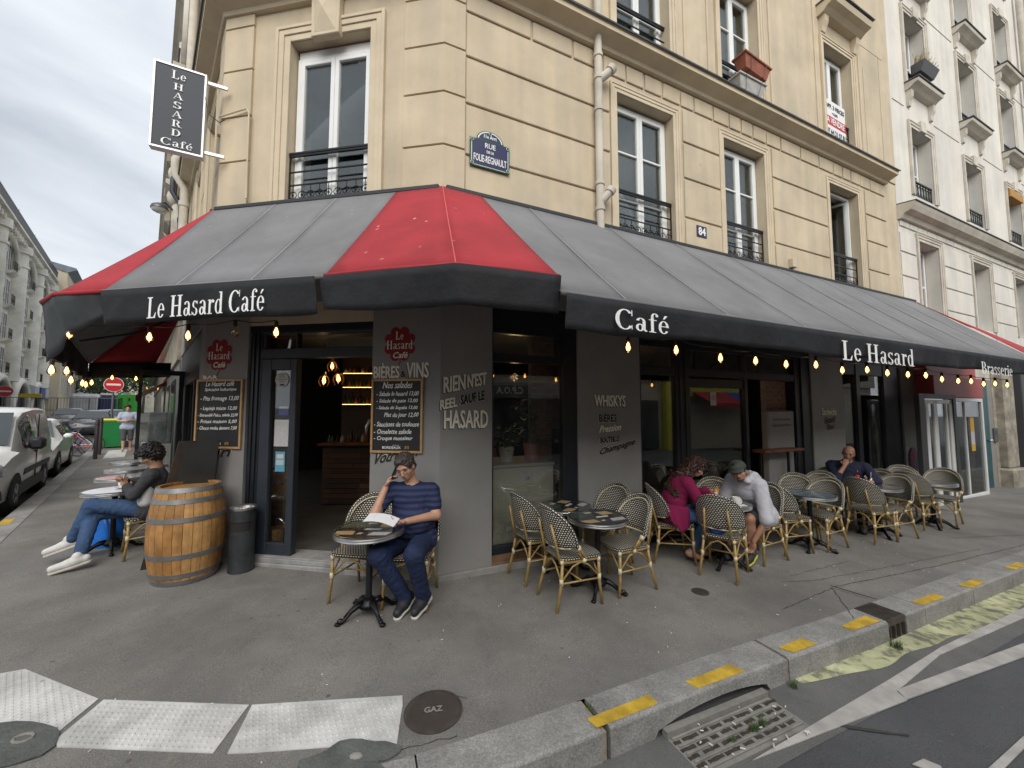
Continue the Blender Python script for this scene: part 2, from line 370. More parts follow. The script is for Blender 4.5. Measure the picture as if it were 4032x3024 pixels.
# ---------------------------------------------------------------- lettering
def _ring(cx, cy, rx, ry, tx, ty, a0, a1, n=14):
    q = []
    for i in range(n):
        A = [math.radians(a0 + (a1 - a0) * (i + k) / n) for k in (0, 1)]
        q.append([(cx + rx * math.cos(A[0]), cy + ry * math.sin(A[0])), (cx + rx * math.cos(A[1]), cy + ry * math.sin(A[1])),
                  (cx + (rx - tx) * math.cos(A[1]), cy + (ry - ty) * math.sin(A[1])), (cx + (rx - tx) * math.cos(A[0]), cy + (ry - ty) * math.sin(A[0]))])
    return q
def _r(x0, y0, x1, y1): return [[(x0, y0), (x1, y0), (x1, y1), (x0, y1)]]
def _dot(cx, cy, r): return [[(cx + r * math.cos(k * math.pi / 5), cy + r * math.sin(k * math.pi / 5)) for k in range(10)]]
SG = {
 'L': (0.66, [_r(.11, .03, .26, .97), _r(.02, .955, .35, 1), _r(.02, 0, .56, .05), [[(.55, 0), (.60, .27), (.565, .27), (.44, .04)]]]),
 'H': (0.82, [_r(.10, .03, .25, .97), _r(.53, .03, .68, .97), _r(.02, .955, .33, 1), _r(.02, 0, .33, .045), _r(.45, .955, .76, 1), _r(.45, 0, .76, .045), _r(.25, .48, .53, .53)]),
 'e': (0.50, [_ring(.235, .33, .215, .345, .115, .045, 0, 325), _r(.08, .35, .44, .39)]),
 'a': (0.50, [_ring(.19, .185, .165, .195, .105, .045, 0, 360), _r(.29, .07, .405, .50), _ring(.22, .48, .185, .20, .115, .045, 0, 165), [[(.29, .10), (.405, .10), (.49, .03), (.40, -.01)]]]),
 's': (0.42, [_ring(.195, .505, .16, .17, .10, .045, 20, 270), _ring(.195, .165, .175, .18, .105, .045, -160, 90), _r(.325, .50, .35, .67), _r(.02, 0, .045, .18)]),
 'r': (0.42, [_r(.09, .03, .205, .64), _r(.02, .625, .205, .665), _r(.02, 0, .29, .04), _ring(.31, .47, .13, .20, .06, .06, 35, 175), _dot(.345, .575, .065)]),
 'd': (0.52, [_ring(.22, .33, .20, .345, .11, .045, 0, 360), _r(.315, .02, .43, 1.0), _r(.24, .96, .43, 1.0), _r(.315, 0, .50, .04)]),
 'C': (0.74, [_ring(.38, .5, .355, .52, .15, .05, 42, 322), _r(.625, .70, .66, 1.0), _r(.625, 0.03, .655, .24)]),
 'f': (0.36, [_r(.10, .03, .215, .80), _r(.02, .625, .33, .665), _r(.02, 0, .30, .04), _ring(.26, .80, .16, .21, .10, .05, 30, 180), _dot(.345, .885, .06)]),
 'i': (0.30, [_r(.09, .03, .205, .64), _r(.02, .625, .205, .665), _r(.02, 0, .28, .04), _dot(.148, .86, .075)]),
 'B': (0.70, [_r(.10, .03, .25, .97), _r(.02, .955, .36, 1), _r(.02, 0, .36, .05), _ring(.34, .755, .24, .245, .14, .045, -90, 90), _ring(.35, .265, .29, .27, .15, .045, -90, 90), _r(.2, .505, .36, .54)]),
 'A': (0.78, [[[(.05, 0), (.09, 0), (.38, .97), (.33, .97)]], [[(.32, 1), (.41, 1), (.71, .03), (.55, .03)]], _r(.0, 0, .20, .04), _r(.47, 0, .78, .04), _r(.16, .30, .54, .345)]),
 'S': (0.58, [_ring(.27, .745, .215, .26, .13, .05, 25, 270), _ring(.27, .245, .23, .26, .14, .05, -160, 90), _r(.44, .72, .465, 1), _r(.04, 0, .065, .26)]),
 'R': (0.78, [_r(.10, .03, .25, .97), _r(.02, .955, .36, 1), _r(.02, 0, .34, .045), _ring(.34, .735, .26, .265, .15, .045, -90, 90), [[(.33, .50), (.48, .50), (.68, .03), (.53, .03)]], _r(.5, 0, .78, .045)]),
 'D': (0.80, [_r(.10, .03, .25, .97), _r(.02, .955, .34, 1), _r(.02, 0, .34, .045), _ring(.32, .5, .40, .5, .155, .045, -90, 90)]),
 ' ': (0.26, []),
}
SG['é'] = (0.50, SG['e'][1] + [[[(.20, .76), (.27, .76), (.40, .95), (.28, .95)]]])
def serif_polys(s, track=0.02):
    x = 0; out = []
    for ch in s:
        w, parts_ = SG[ch]
        for p in parts_:
            for q in p: out.append([(a + x, b) for a, b in q])
        x += w + track
    return out, x - track
_tc = {}
def sans_mesh(s):
    if s in _tc: return _tc[s]
    cu = bpy.data.curves.new('t', 'FONT'); cu.body = s; cu.size = 1; cu.resolution_u = 2
    ob = bpy.data.objects.new('t', cu); me = ob.to_mesh(); v = [tuple(p.co) for p in me.vertices]; f = [tuple(p.vertices) for p in me.polygons]
    ob.to_mesh_clear(); bpy.data.objects.remove(ob); bpy.data.curves.remove(cu)
    _tc[s] = (v, f); return v, f
def text(s, org, right, up, w, h, m, parent, serif=False, name='lettering', slant=0.0, rise=0.0, bold=0.0, off=0.004, arc=None, thick=0.0, anchor='l', keep=False, cat=None, label=None, wob=0.0, curve=None, rot90=False):
    """flat lettering fitted into a w x h box; org is its lower left corner"""
    right = Vector(right).normalized(); up = Vector(up).normalized(); nn = right.cross(up).normalized(); mb = MB()
    if serif:
        polys, tw = serif_polys(s); pts = [p for q in polys for p in q]; x0, x1 = 0, tw; y0, y1 = 0, 1
        V = polys
    else:
        v, f = sans_mesh(s)
        if not v: return None
        x0, x1 = min(a[0] for a in v), max(a[0] for a in v); y0, y1 = min(a[1] for a in v), max(a[1] for a in v)
    sx = w / (x1 - x0); sy = h / (y1 - y0)
    if keep: sx = sy
    ww = (x1 - x0) * sx; ox = -ww / 2 if anchor == 'c' else 0
    def pt(a, b, z):
        X = (a - x0) * sx + ox; Y = (b - y0) * sy + slant * (b - y0) * sy * 0; X += slant * (b - y0) * sy
        Y += rise * X + (math.sin(X * 37.0) * wob if wob else 0)
        if curve: return curve(X, Y, off + z)
        return Vector(org) + right * X + up * Y + nn * (off + z)
    if serif:
        for i, q in enumerate(V):
            mb.add([pt(a, b, (i % 9) * 0.00025) for a, b in q], [tuple(range(len(q)))])
    else:
        reps = [(0, 0)] + ([(bold, 0), (-bold, 0), (0, bold), (0, -bold)] if bold else [])
        for k, (bx, by) in enumerate(reps):
            mb.add([pt(a + bx / sx, b + by / sy, k * 0.0003) for a, b, c in v], f)
    me = mb.mesh(name, fix=False); me.materials.append(m)
    o = bpy.data.objects.new(name, me); link(o, parent, True); return o
def ftext(s, f, u, n, z, w, h, m, parent, **k):
    """lettering on facade f; u is the edge where the word starts for a reader in the street"""
    return text(s, P(f, u, n, z), right_of(f), UP, w, h, m, parent, **k)

# ---------------------------------------------------------------- ground: pavement, road, kerbs
def V2(x, y): return Vector((x, y, 0))
def xs(x): return x / (1 - .01 * x)
def fx(p): k = 1 / (1 - .01 * p[0]); return (p[0] * k, p[1] * k)
# kerb line (outer top edge), from the far end of the right street round the corner to the far end of the left street
RK = [V2(60, 27.4), V2(20, 10.6), V2(12, 7.22), V2(8, 5.50), V2(5.79, 4.56), V2(4.31, 3.93), V2(3.08, 3.40), V2(2.02, 2.97), V2(1.54, 2.77), V2(.89, 2.49), V2(.49, 2.31), V2(-.02, 2.09), V2(-.6, 1.86), V2(-1.2, 1.70), V2(-1.9, 1.66), V2(-2.6, 1.80), V2(-3.3, 2.12), V2(-4.1, 2.70), V2(-4.9, 3.42)]
RK = [V2(*fx(p)) for p in RK]
def lk(u, n): p = M0 + dL * u + nL * n; return V2(p.x, p.y)
RK += [lk(u, 2.07) for u in (1.5, 4, 8, 12, 16, 24, 40, 90)]
def offs(line, d):
    out = []
    for i, p in enumerate(line):
        a = line[max(0, i - 1)]; b = line[min(len(line) - 1, i + 1)]; t = (b - a).normalized(); out.append(p + Vector((t.y, -t.x, 0)) * d)
    return out
KI = offs(RK, 0.25)       # inner edge of the kerb stones (towards the building)
CURB = 0.165
mb = MB()
def gpt(p, dz=0): return Vector((p.x, p.y, g(p.x) + dz))
# road: one great sheet under everything
road = MB()
road.add([Vector((x, y, g(x) - CURB if abs(x) < 150 else g(150 if x > 0 else -150) - CURB)) for x, y in ((-400, -200), (-150, -200), (150, -200), (400, -200), (-400, 500), (-150, 500), (150, 500), (400, 500))], [(0, 1, 5, 4), (1, 2, 6, 5), (2, 3, 7, 6)])
struct('road', road, road_m)
gt = MB(); go = offs(RK, -0.42)
for i in range(len(RK) - 1): gt.add([gpt(RK[i], -CURB + .004), gpt(RK[i + 1], -CURB + .004), gpt(go[i + 1], -CURB + .004), gpt(go[i], -CURB + .004)], [(0, 1, 2, 3)])
gutter = struct('gutter', gt, gut_m)
# pavement: fan of strips from the kerb to well inside the buildings
pv = MB(); poly_ = list(KI) + [P('L', 80, -6, 0), P('L', 20, -6, 0), V2(-1, 10), P('R', 20, -6, 0), P('R', 60, -6, 0)]
pv.add([gpt(q) for q in poly_], [tuple(range(len(poly_)))])
_me = pv.mesh('pavement', fix=False); _bm = bmesh.new(); _bm.from_mesh(_me); bmesh.ops.triangulate(_bm, faces=_bm.faces, ngon_method='EAR_CLIP'); bmesh.ops.recalc_face_normals(_bm, faces=_bm.faces)
if sum(f.normal.z for f in _bm.faces) < 0: bmesh.ops.reverse_faces(_bm, faces=_bm.faces)
_bm.to_mesh(_me); _bm.free()
walk = struct('pavement', _me, walk_m)
# kerb: one stone after another
kerb = bpy.data.objects.new('kerb', None); COL.objects.link(kerb); kerb['kind'] = 'structure'; WM['kerb'] = Matrix.Identity(4)
def along(line):
    d = [0]
    for a, b in zip(line, line[1:]): d.append(d[-1] + (b - a).length)
    return d
_d = along(RK)
def kp(s):
    for i in range(len(RK) - 1):
        if s <= _d[i + 1]:
            t = (s - _d[i]) / (_d[i + 1] - _d[i]); a, b = RK[i], RK[i + 1]; return a.lerp(b, t), KI[i].lerp(KI[i + 1], t)
    return RK[-1], KI[-1]
def s_at(x):
    best = min(range(len(RK) - 1), key=lambda i: 0 if RK[i].x >= x >= RK[i + 1].x else 1 + abs(RK[i].x - x)); a, b = RK[best], RK[best + 1]
    return _d[best] + (_d[best + 1] - _d[best]) * (a.x - x) / (a.x - b.x)
def kerb_stone(s0, s1, seg=3, arch=False, top=0.0, m=None, dz=0.0):
    mb = MB(); rb = 0.018; prof = []
    for i in range(seg + 1):
        s_ = s0 + (s1 - s0) * i / seg; o, n_ = kp(s_); inn = n_; d = (inn - o)
        L = d.length; d.normalize(); zt = g(o.x) + 0.003 + dz; zb = zt - CURB - .05
        if arch:
            t = i / seg
            if 0.10 < t < 0.78: zb = zt - 0.070 - 0.060 * (abs(t - .44) / .34) ** 2.2
        row = [Vector((*(o + d * L).xy, zb)), Vector((*(o + d * L).xy, zt)), Vector((*(o + d * rb).xy, zt)), Vector((*(o + d * .004).xy, zt - rb * .5)), Vector((*o.xy, zt - rb)), Vector((*(o - d * .006).xy, zb))]
        prof.append(row)
    k = len(prof[0]); V = [q for r_ in prof for q in r_]; F = []
    for i in range(seg):
        for j in range(k): F.append((i * k + j, i * k + (j + 1) % k, (i + 1) * k + (j + 1) % k, (i + 1) * k + j))
    F += [tuple(range(k)), tuple(range(seg * k, seg * k + k))[::-1]]
    mb.add(V, F); return part('kerb_stone', mb, m or gran, kerb)
s_dr0, s_dr1 = s_at(xs(3.46)), s_at(xs(3.20))        # drain box in the kerb
edges = []
s = 0.0
while s < s_dr0 - 0.6: edges.append((s, min(s + 1.05, s_dr0))); s = edges[-1][1] + 0.008
if s < s_dr0 - 0.05: edges.append((s, s_dr0 - .006))
edges.append((s_dr1 + .004, s_at(xs(2.01)))); 
for a, b in edges: kerb_stone(a, b, 2 if b - a < 1.2 else 3)
kerb_stone(s_at(xs(2.0)) + .035, s_at(.56), 22, arch=True, dz=0.002)
s = s_at(.505)
while s < _d[-1] - 50: b = min(s + 1.0, _d[-1]); kerb_stone(s, b, 3); s = b + 0.010
mj = MB()                                     # mortar joints either side of the long inlet stone
for xx in (xs(2.0), .535): 
    o, n_ = kp(s_at(xx)); o2, n2 = kp(s_at(xx) + .05); mj.add([gpt(o, -.01), gpt(n_, -.004), gpt(n2, -.004), gpt(o2, -.01), gpt(o, -.16), gpt(o2, -.16)], [(0, 1, 2, 3), (0, 3, 5, 4)])
part('mortar_joint', mj, mat('lime_mortar', (.30, .26, .21), .95, var=.2, vs=20), kerb)
# dark iron drain box set in the kerb
dbx = thing('kerb_drain_box', 'dark ribbed iron drain box set into the kerb between yellow marks', 'drain', gpt(kp(s_dr1)[0]))
o0, i0 = kp(s_dr0); o1, i1 = kp(s_dr1)
def kq(t, w, z): 
    o = o0.lerp(o1, t); i = i0.lerp(i1, t); q = o.lerp(i, w); return Vector((q.x, q.y, g(q.x) + z))
b = MB(); b.box(0.03, .97, .02, 1.02, -.05, .004, kq); part('cover', b, manh, dbx)
b = MB()
for k in range(15): b.box(.06 + k * .06, .085 + k * .06, .08, .95, .004, .009, kq)
part('rib', b, manh, dbx, kind='stuff')
b = MB()
for k in range(4): b.box(.06 + k * .28, .10 + k * .28, -.02, .9, -.17, -.05, kq)
part('leg', b, manh, dbx)
b = MB(); b.box(.1, .9, .3, .9, -.17, -.06, kq); part('opening', b, dark, dbx)
# near-black green block filling the hollow behind the arched inlet
o0, i0 = kp(s_at(1.85)); o1, i1 = kp(s_at(.55)); b = MB(); b.box(0, 1, .75, .98, -.17, -.02, kq); part('inlet_hollow', b, mat('dark_green', (.02, .025, .012), .95), kerb)
# yellow painted marks on the kerb
for pts in ([(.436, 2.400), (.862, 2.596), (.895, 2.52), (.48, 2.335)], [(1.145, 2.716), (1.54, 2.891), (1.604, 2.815), (1.20, 2.651)], [(2.018, 3.087), (2.28, 3.207), (2.345, 3.131), (2.084, 3.022)],
            [(2.738, 3.382), (3.087, 3.545), (3.142, 3.458), (2.782, 3.316)], [(3.742, 3.796), (4.124, 3.96), (4.167, 3.884), (3.796, 3.731)], [(4.571, 4.145), (4.909, 4.287), (4.964, 4.222), (4.647, 4.08)],
            [(5.62, 4.60), (5.95, 4.74), (6.0, 4.67), (5.67, 4.53)], [(6.6, 5.02), (6.93, 5.16), (6.98, 5.09), (6.65, 4.95)]):
    b = MB(); b.prism([fx(p) for p in pts], .0055, .0075, lambda x, y, z: Vector((x, y, g(x) + z))); part('yellow_mark', b, yel_m, kerb)
b = MB(); b.prism([(P('L', u, n, 0).x, P('L', u, n, 0).y) for u, n in ((3.35, 1.93), (3.75, 1.93), (3.75, 2.05), (3.35, 2.05))], .0055, .0075, lambda x, y, z: Vector((x, y, g(x) + z))); part('yellow_mark', b, yel_m, kerb)
# tactile slabs
TT = lambda x, y, z: Vector((x, y, g(x) + z))
slabs = [[(-3.90, 2.62), (-3.38, 2.84), (-2.575, 2.56), (-2.53, 2.275), (-2.74, 2.335), (-2.90, 2.345)], [(-2.535, 2.553), (-1.605, 2.51), (-1.567, 2.175), (-2.43, 2.212), (-2.49, 2.26)],
         [(-1.585, 2.51), (-.69, 2.588), (-.665, 2.50), (-.655, 2.43), (-.62, 2.23), (-.78, 2.258), (-.94, 2.215), (-1.35, 2.178), (-1.49, 2.171)], [(-4.75, 2.62), (-4.35, 2.95), (-3.95, 2.68), (-4.3, 2.33)]]
def inside(p, poly):
    c = False; n = len(poly)
    for i in range(n):
        a, b = poly[i], poly[(i + 1) % n]
        if (a[1] > p[1]) != (b[1] > p[1]) and p[0] < (b[0] - a[0]) * (p[1] - a[1]) / (b[1] - a[1]) + a[0]: c = not c
    return c
slabs = [[fx(p) for p in sl] for sl in slabs]
for si, sl in enumerate(slabs):
    b = MB(); b.prism(sl, .001, .006, TT); sp = part('tactile_slab', b, tile_m, walk)
    b = MB(); x0 = min(p[0] for p in sl); x1 = max(p[0] for p in sl); y0 = min(p[1] for p in sl); y1 = max(p[1] for p in sl)
    dx, dy = sl[1][0] - sl[0][0], sl[1][1] - sl[0][1]; L = math.hypot(dx, dy); dx /= L; dy /= L
    for i in range(-34, 34):
        for j in range(-34, 34):
            px = sl[0][0] + dx * i * .034 + dy * j * .034 + (j % 2) * dx * .017; py = sl[0][1] + dy * i * .034 - dx * j * .034 + (j % 2) * dy * .017
            if all(inside((px + a, py + c), sl) for a, c in ((.016, 0), (-.016, 0), (0, .016), (0, -.016))):
                if random.random() < .05: continue
                n0 = len(b.v)
                b.add([Vector((px + .0095 * math.cos(k * math.pi / 3), py + .0095 * math.sin(k * math.pi / 3), g(px) + .0062)) for k in range(6)] + [Vector((px + .006 * math.cos(k * math.pi / 3), py + .006 * math.sin(k * math.pi / 3), g(px) + .0105)) for k in range(6)],
                      [(k, (k + 1) % 6, 6 + (k + 1) % 6, 6 + k) for k in range(6)] + [tuple(range(6, 12))])
    part('stud', b, tile_m, sp, kind='stuff')
# asphalt repair patches
def blob(cx, cy, rx, ry, n=22, seed=0, z=.0045, am=.16):
    r = random.Random(seed); ph = [r.uniform(0, 6) for _ in range(3)]
    return [(cx + rx * (1 + am * math.sin(3 * a + ph[0]) + am * .6 * math.sin(5 * a + ph[1])) * math.cos(a), cy + ry * (1 + am * math.sin(2 * a + ph[2])) * math.sin(a)) for a in [2 * math.pi * k / n for k in range(n)]]
for cx, cy, rx, ry, sd_ in ((-2.66, 2.16, .24, .17, 3), (-.84, 2.10, .20, .12, 5), (-.72, 2.16, .12, .07, 8)):
    b = MB(); b.prism(blob(cx, cy, rx, ry, seed=sd_), .006, .010 + sd_ * .0004, TT); part('asphalt_patch', b, patch_m, walk)
b = MB(); b.tube([(.045 * math.cos(k * .63), .03 * math.sin(k * .63), .012) for k in range(10)], .007, 6, closed=True, T=lambda x, y, z: Vector((x - 2.60, y + 2.20, g(-2.6) + z))); part('stub_ring', b, mat('old_concrete', (.3, .28, .25), .9, var=.2), walk)
b = MB(); b.ell((0, 0, 0), (.035, .022, .012), 8, 6, lambda x, y, z: Vector((x - .80, y + 2.13, g(-.8) + .012 + z))); part('stone_chip', b, mat('old_concrete', (.3, .28, .25)), walk)
# gas manhole
gz = thing('manhole_cover', 'round rusty iron gas cover set in the pavement by the white slabs', 'manhole cover', (-.469, 2.455, g(-.469)))
b = MB(); b.lathe([(.172, 0), (.172, .006), (.160, .006), (.160, .003)], 40); part('rim', b, manh, gz, world=False)
b = MB(); b.lathe([(.158, .0), (.158, .004), (.001, .004)], 40); part('plate', b, manh, gz, world=False)
b = MB()
for i in range(-13, 14):
    for j in range(-13, 14):
        x, y = i * .0122, j * .0122
        if x * x + y * y < .146 ** 2 and not (abs((x * .985 + y * .17)) < .066 and abs(-x * .17 + y * .985) < .030): b.box(x - .0038, x + .0038, y - .0038, y + .0038, .004, .0068)
part('stud', b, mat('manhole_stud', (.15, .13, .115), .5, .6), gz, world=False, kind='stuff')
rr = Vector((.985, .17, 0)); cc = Vector(gz.location) + UP * .006
text('GAZ', cc - rr * .052 - Vector((-.17, .985, 0)) * .020, rr, Vector((-.17, .985, 0)), .104, .042, mat('worn_letter', (.34, .31, .28), .6, .3), gz, bold=.0025)
# small round cover and slot cover
sc_ = thing('small_round_cover', 'small round iron cover in the pavement beyond the front chairs', 'manhole cover', (1.90, 4.08, g(1.90)))
b = MB(); b.lathe([(.085, 0), (.085, .005), (.001, .005)], 28); part('plate', b, manh, sc_, world=False)
b = MB()
for k in range(-4, 5):
    w_ = math.sqrt(.07 ** 2 - (k * .015) ** 2); b.box(k * .015 - .003, k * .015 + .003, -w_, w_, .005, .008)
part('rib', b, mat('manhole_stud', (.15, .13, .115)), sc_, world=False, kind='stuff')
b = MB(); b.add([TT(*p, .005) for p in ((3.36, 4.26), (3.38, 4.28), (3.60, 3.99), (3.575, 3.975))], [(0, 1, 2, 3)]); part('expansion_slot', b, dark, walk)
b = MB(); b.add([TT(*p, .005) for p in ((3.345, 4.245), (3.36, 4.26), (3.575, 3.975), (3.56, 3.96))], [(0, 1, 2, 3)]); part('slot_edge', b, mat('old_concrete', (.3, .28, .25)), walk)
# cracks in the pavement
def crack(pts, w=.006, seed=1, parent=None, z=.0035):
    r = random.Random(seed); q = []
    for (ax, ay), (bx, by) in zip(pts, pts[1:]):
        n = max(2, int(math.hypot(bx - ax, by - ay) / .05))
        for k in range(n): t = k / n; q.append((ax + (bx - ax) * t + r.uniform(-.008, .008), ay + (by - ay) * t + r.uniform(-.008, .008)))
    q.append(pts[-1]); b = MB()
    for a, c in zip(q, q[1:]):
        d = Vector((c[0] - a[0], c[1] - a[1], 0)).normalized(); p = Vector((-d.y, d.x, 0)) * w * r.uniform(.3, .8)
        b.add([TT(a[0] + p.x, a[1] + p.y, z), TT(a[0] - p.x, a[1] - p.y, z), TT(c[0] - p.x, c[1] - p.y, z), TT(c[0] + p.x, c[1] + p.y, z)], [(0, 1, 2, 3)])
    return part('crack', b, mat('crack', (.06, .055, .05), .95), parent or walk)
crack([(2.5, 3.75), (3.4, 4.25), (5.2, 4.9), (7.6, 5.85)], .007, 2); crack([(2.9, 4.35), (3.3, 4.4), (4.3, 4.75), (6.5, 5.55)], .005, 3)
crack([(3.05, 3.62), (3.36, 4.25)], .006, 4); crack([(4.2, 5.0), (3.1, 4.5)], .005, 5); crack([(6.6, 6.0), (8.4, 6.3), (8.8, 6.0)], .007, 6); crack([(8.0, 7.5), (9.2, 7.2), (9.0, 7.4)], .008, 7)
crack([(-.62, 2.53), (-.45, 2.62), (-.28, 2.56)], .006, 9); crack([(-.64, 2.17), (-.3, 2.28)], .004, 10)
# drain grate in the gutter
gr_ = thing('gutter_grate', 'rusty iron gutter grate with cigarette ends in front of the arched inlet', 'drain', (1.39, 2.55, g(1.39) - CURB))
ax_ = Vector((.917, .40, 0)); bx_ = Vector((.40, -.917, 0)); go_ = Vector((1.40, 2.565, 0))
def GT(a, b_, z): q = go_ + ax_ * a + bx_ * b_; return Vector((q.x, q.y, g(q.x) - CURB + z))
iron_r = mat('rusty_grate', (.25, .24, .215), .85, .1, var=.2, vs=9, bump=.002, bs=60)
b = MB(); b.box(-.46, .46, -.155, -.110, -.004, .045, GT); part('back_bar', b, iron_r, gr_)
b = MB(); b.box(-.46, .46, -.108, .155, .001, .008, GT); part('frame', b, iron_r, gr_)
b = MB()
for r_ in range(4):
    a = -.45; rq = random.Random(r_ * 5 + 1)
    while a < .42:
        l = rq.uniform(.04, .13); y0 = -.086 + r_ * .055 + rq.uniform(-.003, .003); q = [(a + l * k / 6, y0 + .024 + rq.uniform(-.004, .003)) for k in range(7)] + [(a + l * k / 6, y0 + rq.uniform(-.003, .004)) for k in range(6, -1, -1)]; b.prism(q, .0085, .0094, GT); a += l + rq.uniform(.012, .035)
part('slot', b, mat('grate_dirt', (.05, .040, .030), .95, var=.4, vs=30), gr_, kind='stuff')
b = MB()
for r_ in range(5): b.box(-.44, .44, -.106 + r_ * .055, -.090 + r_ * .055, .0085, .020, GT, bev=.004)
part('rib', b, iron_r, gr_)
# litter: cigarette ends
def litter(name, n, area, m, seed, ln=.025, rad=.004, zoff=0):
    r = random.Random(seed); b = MB()
    for _ in range(n):
        x, y = area(r); a = r.uniform(0, 6.3); l = ln * r.uniform(.5, 1.2)
        b.tube([(x, y, g(x) + zoff + rad), (x + l * math.cos(a), y + l * math.sin(a), g(x) + zoff + rad)], rad, 5)
    o = solo(name, b, m, 'scatter of tiny cigarette ends and paper bits on the ground', 'litter'); o['kind'] = 'stuff'; return o
butt = mat('cigarette_paper', (.75, .70, .62), .8)
def in_grate(r): q = go_ + ax_ * r.uniform(-.5, .5) + bx_ * r.uniform(-.15, .2); return q.x, q.y
litter('cigarette_ends', 26, in_grate, butt, 3, zoff=-CURB + .022)
litter('pavement_litter', 70, lambda r: ((lambda x: (x, r.uniform(.43 * x + 2.45, .43 * x + 4.2)))(r.uniform(-3.5, 6))), butt, 4, ln=.016, rad=.003, zoff=.002)
# grass tufts
def tuft(name, x, y, z, n, h, rad, lab, seed):
    r = random.Random(seed); b = MB()
    for _ in range(n):
        a = r.uniform(0, 6.3); d = r.uniform(0, rad); bx, by = x + d * math.cos(a), y + d * math.sin(a); hh = h * r.uniform(.5, 1.1); lx, ly = r.uniform(-.5, .5) * hh, r.uniform(-.5, .5) * hh; w_ = .0016
        p = Vector((-ly, lx, 0)).normalized() * w_
        b.add([Vector((bx, by, z)) + p, Vector((bx, by, z)) - p, Vector((bx + lx * .5, by + ly * .5, z + hh * .7)) - p * .7, Vector((bx + lx * .5, by + ly * .5, z + hh * .7)) + p * .7, Vector((bx + lx * 1.3, by + ly * 1.3, z + hh))], [(0, 1, 2, 3), (3, 2, 4)])
    o = solo(name, b, leaf2, lab, 'grass'); o['kind'] = 'stuff'; return o
tuft('grass_tuft', 1.50, 2.56, g(1.5) - .150, 90, .045, .035, 'green grass tuft growing from the gutter grate', 1)
tuft('grass_tuft', 1.58, 2.60, g(1.5) - .150, 60, .04, .025, 'second grass tuft beside the largest one on the gutter grate', 2)
tuft('grass_tuft', 1.32, 2.47, g(1.3) - .150, 50, .03, .02, 'small grass tuft at the near edge of the gutter grate', 3)
tuft('grass_tuft', 3.26, 3.46, g(3.2) - .165, 140, .07, .045, 'green tuft growing at the foot of the kerb drain box', 4)
tuft('grass_tuft', .47, 2.50, g(.36), 60, .02, .03, 'low weeds in the kerb joint beside a yellow mark', 5)
tuft('grass_tuft', 2.03, 2.96, g(1.96) - .16, 80, .05, .03, 'weeds in the open joint of the kerb face', 6)
# yellow-green dust along the gutter
r = random.Random(7); ins = []; ots = []
for i in range(60):
    x = 2.1 + i * .1; o, _ = kp(s_at(x)); d = (go[8] - RK[8]).normalized(); wid = (.05 + .16 * min(1, i / 12) + .010 * max(0, i - 22)) * (1 + .22 * math.sin(i * .35) + .10 * math.sin(i * .9 + 1)); ins.append(o + d * .004); ots.append(o + d * wid)
b = MB()
for i in range(59): b.add([gpt(ins[i], -CURB + .008), gpt(ins[i + 1], -CURB + .008), gpt(ots[i + 1], -CURB + .008), gpt(ots[i], -CURB + .008)], [(0, 1, 2, 3)])
_t = chalk_y.node_tree; _b = _t.nodes['Principled BSDF']; _n = _t.nodes.new('ShaderNodeTexNoise'); _n.inputs['Scale'].default_value = 11; _n.inputs['Detail'].default_value = 8; _r = _t.nodes.new('ShaderNodeValToRGB'); _r.color_ramp.elements[0].position = .28; _r.color_ramp.elements[1].position = .52; _c = _t.nodes.new('ShaderNodeTexCoord'); _t.links.new(_c.outputs['Object'], _n.inputs['Vector']); _t.links.new(_n.outputs[0], _r.inputs[0]); _t.links.new(_r.outputs[0], _b.inputs['Alpha'])
part('powder_stain', b, chalk_y, gutter)
# white road markings
def mark(pts, z=.012):
    k = 1 + CURB / 1.8; b = MB(); b.prism([(x * 1.0909 * k / (1 - .0109 * x), y * 1.0909 * k / (1 - .0109 * x)) for x, y in pts], -CURB + .006, -CURB + z, TT); return part('road_marking', b, mark_m, bpy.data.objects['road'])
mark([(1.13, 1.95), (2.28, 2.49), (2.98, 2.83), (4.26, 3.37), (6.0, 4.10), (6.0, 4.0), (4.10, 3.23), (2.87, 2.74), (2.25, 2.40), (2.24, 2.33)])
mark([(2.24, 2.335), (2.26, 2.41), (2.93, 2.64), (3.6, 2.87), (5.5, 3.52), (5.5, 3.40), (3.41, 2.72)], .0135)
mark([(2.08, 1.86), (2.59, 2.09), (3.9, 2.67), (3.9, 2.56), (2.48, 2.01), (2.2, 1.88)])
mark([(1.86, 1.93), (1.94, 1.957), (1.98, 1.92), (1.95, 1.86)]); mark([(3.98, 3.02), (4.08, 3.10), (4.4, 3.20), (4.4, 3.05)])
crack([(2.0, 2.62), (2.28, 2.58), (2.45, 2.55)], .018, 21, gutter, -CURB + .009)
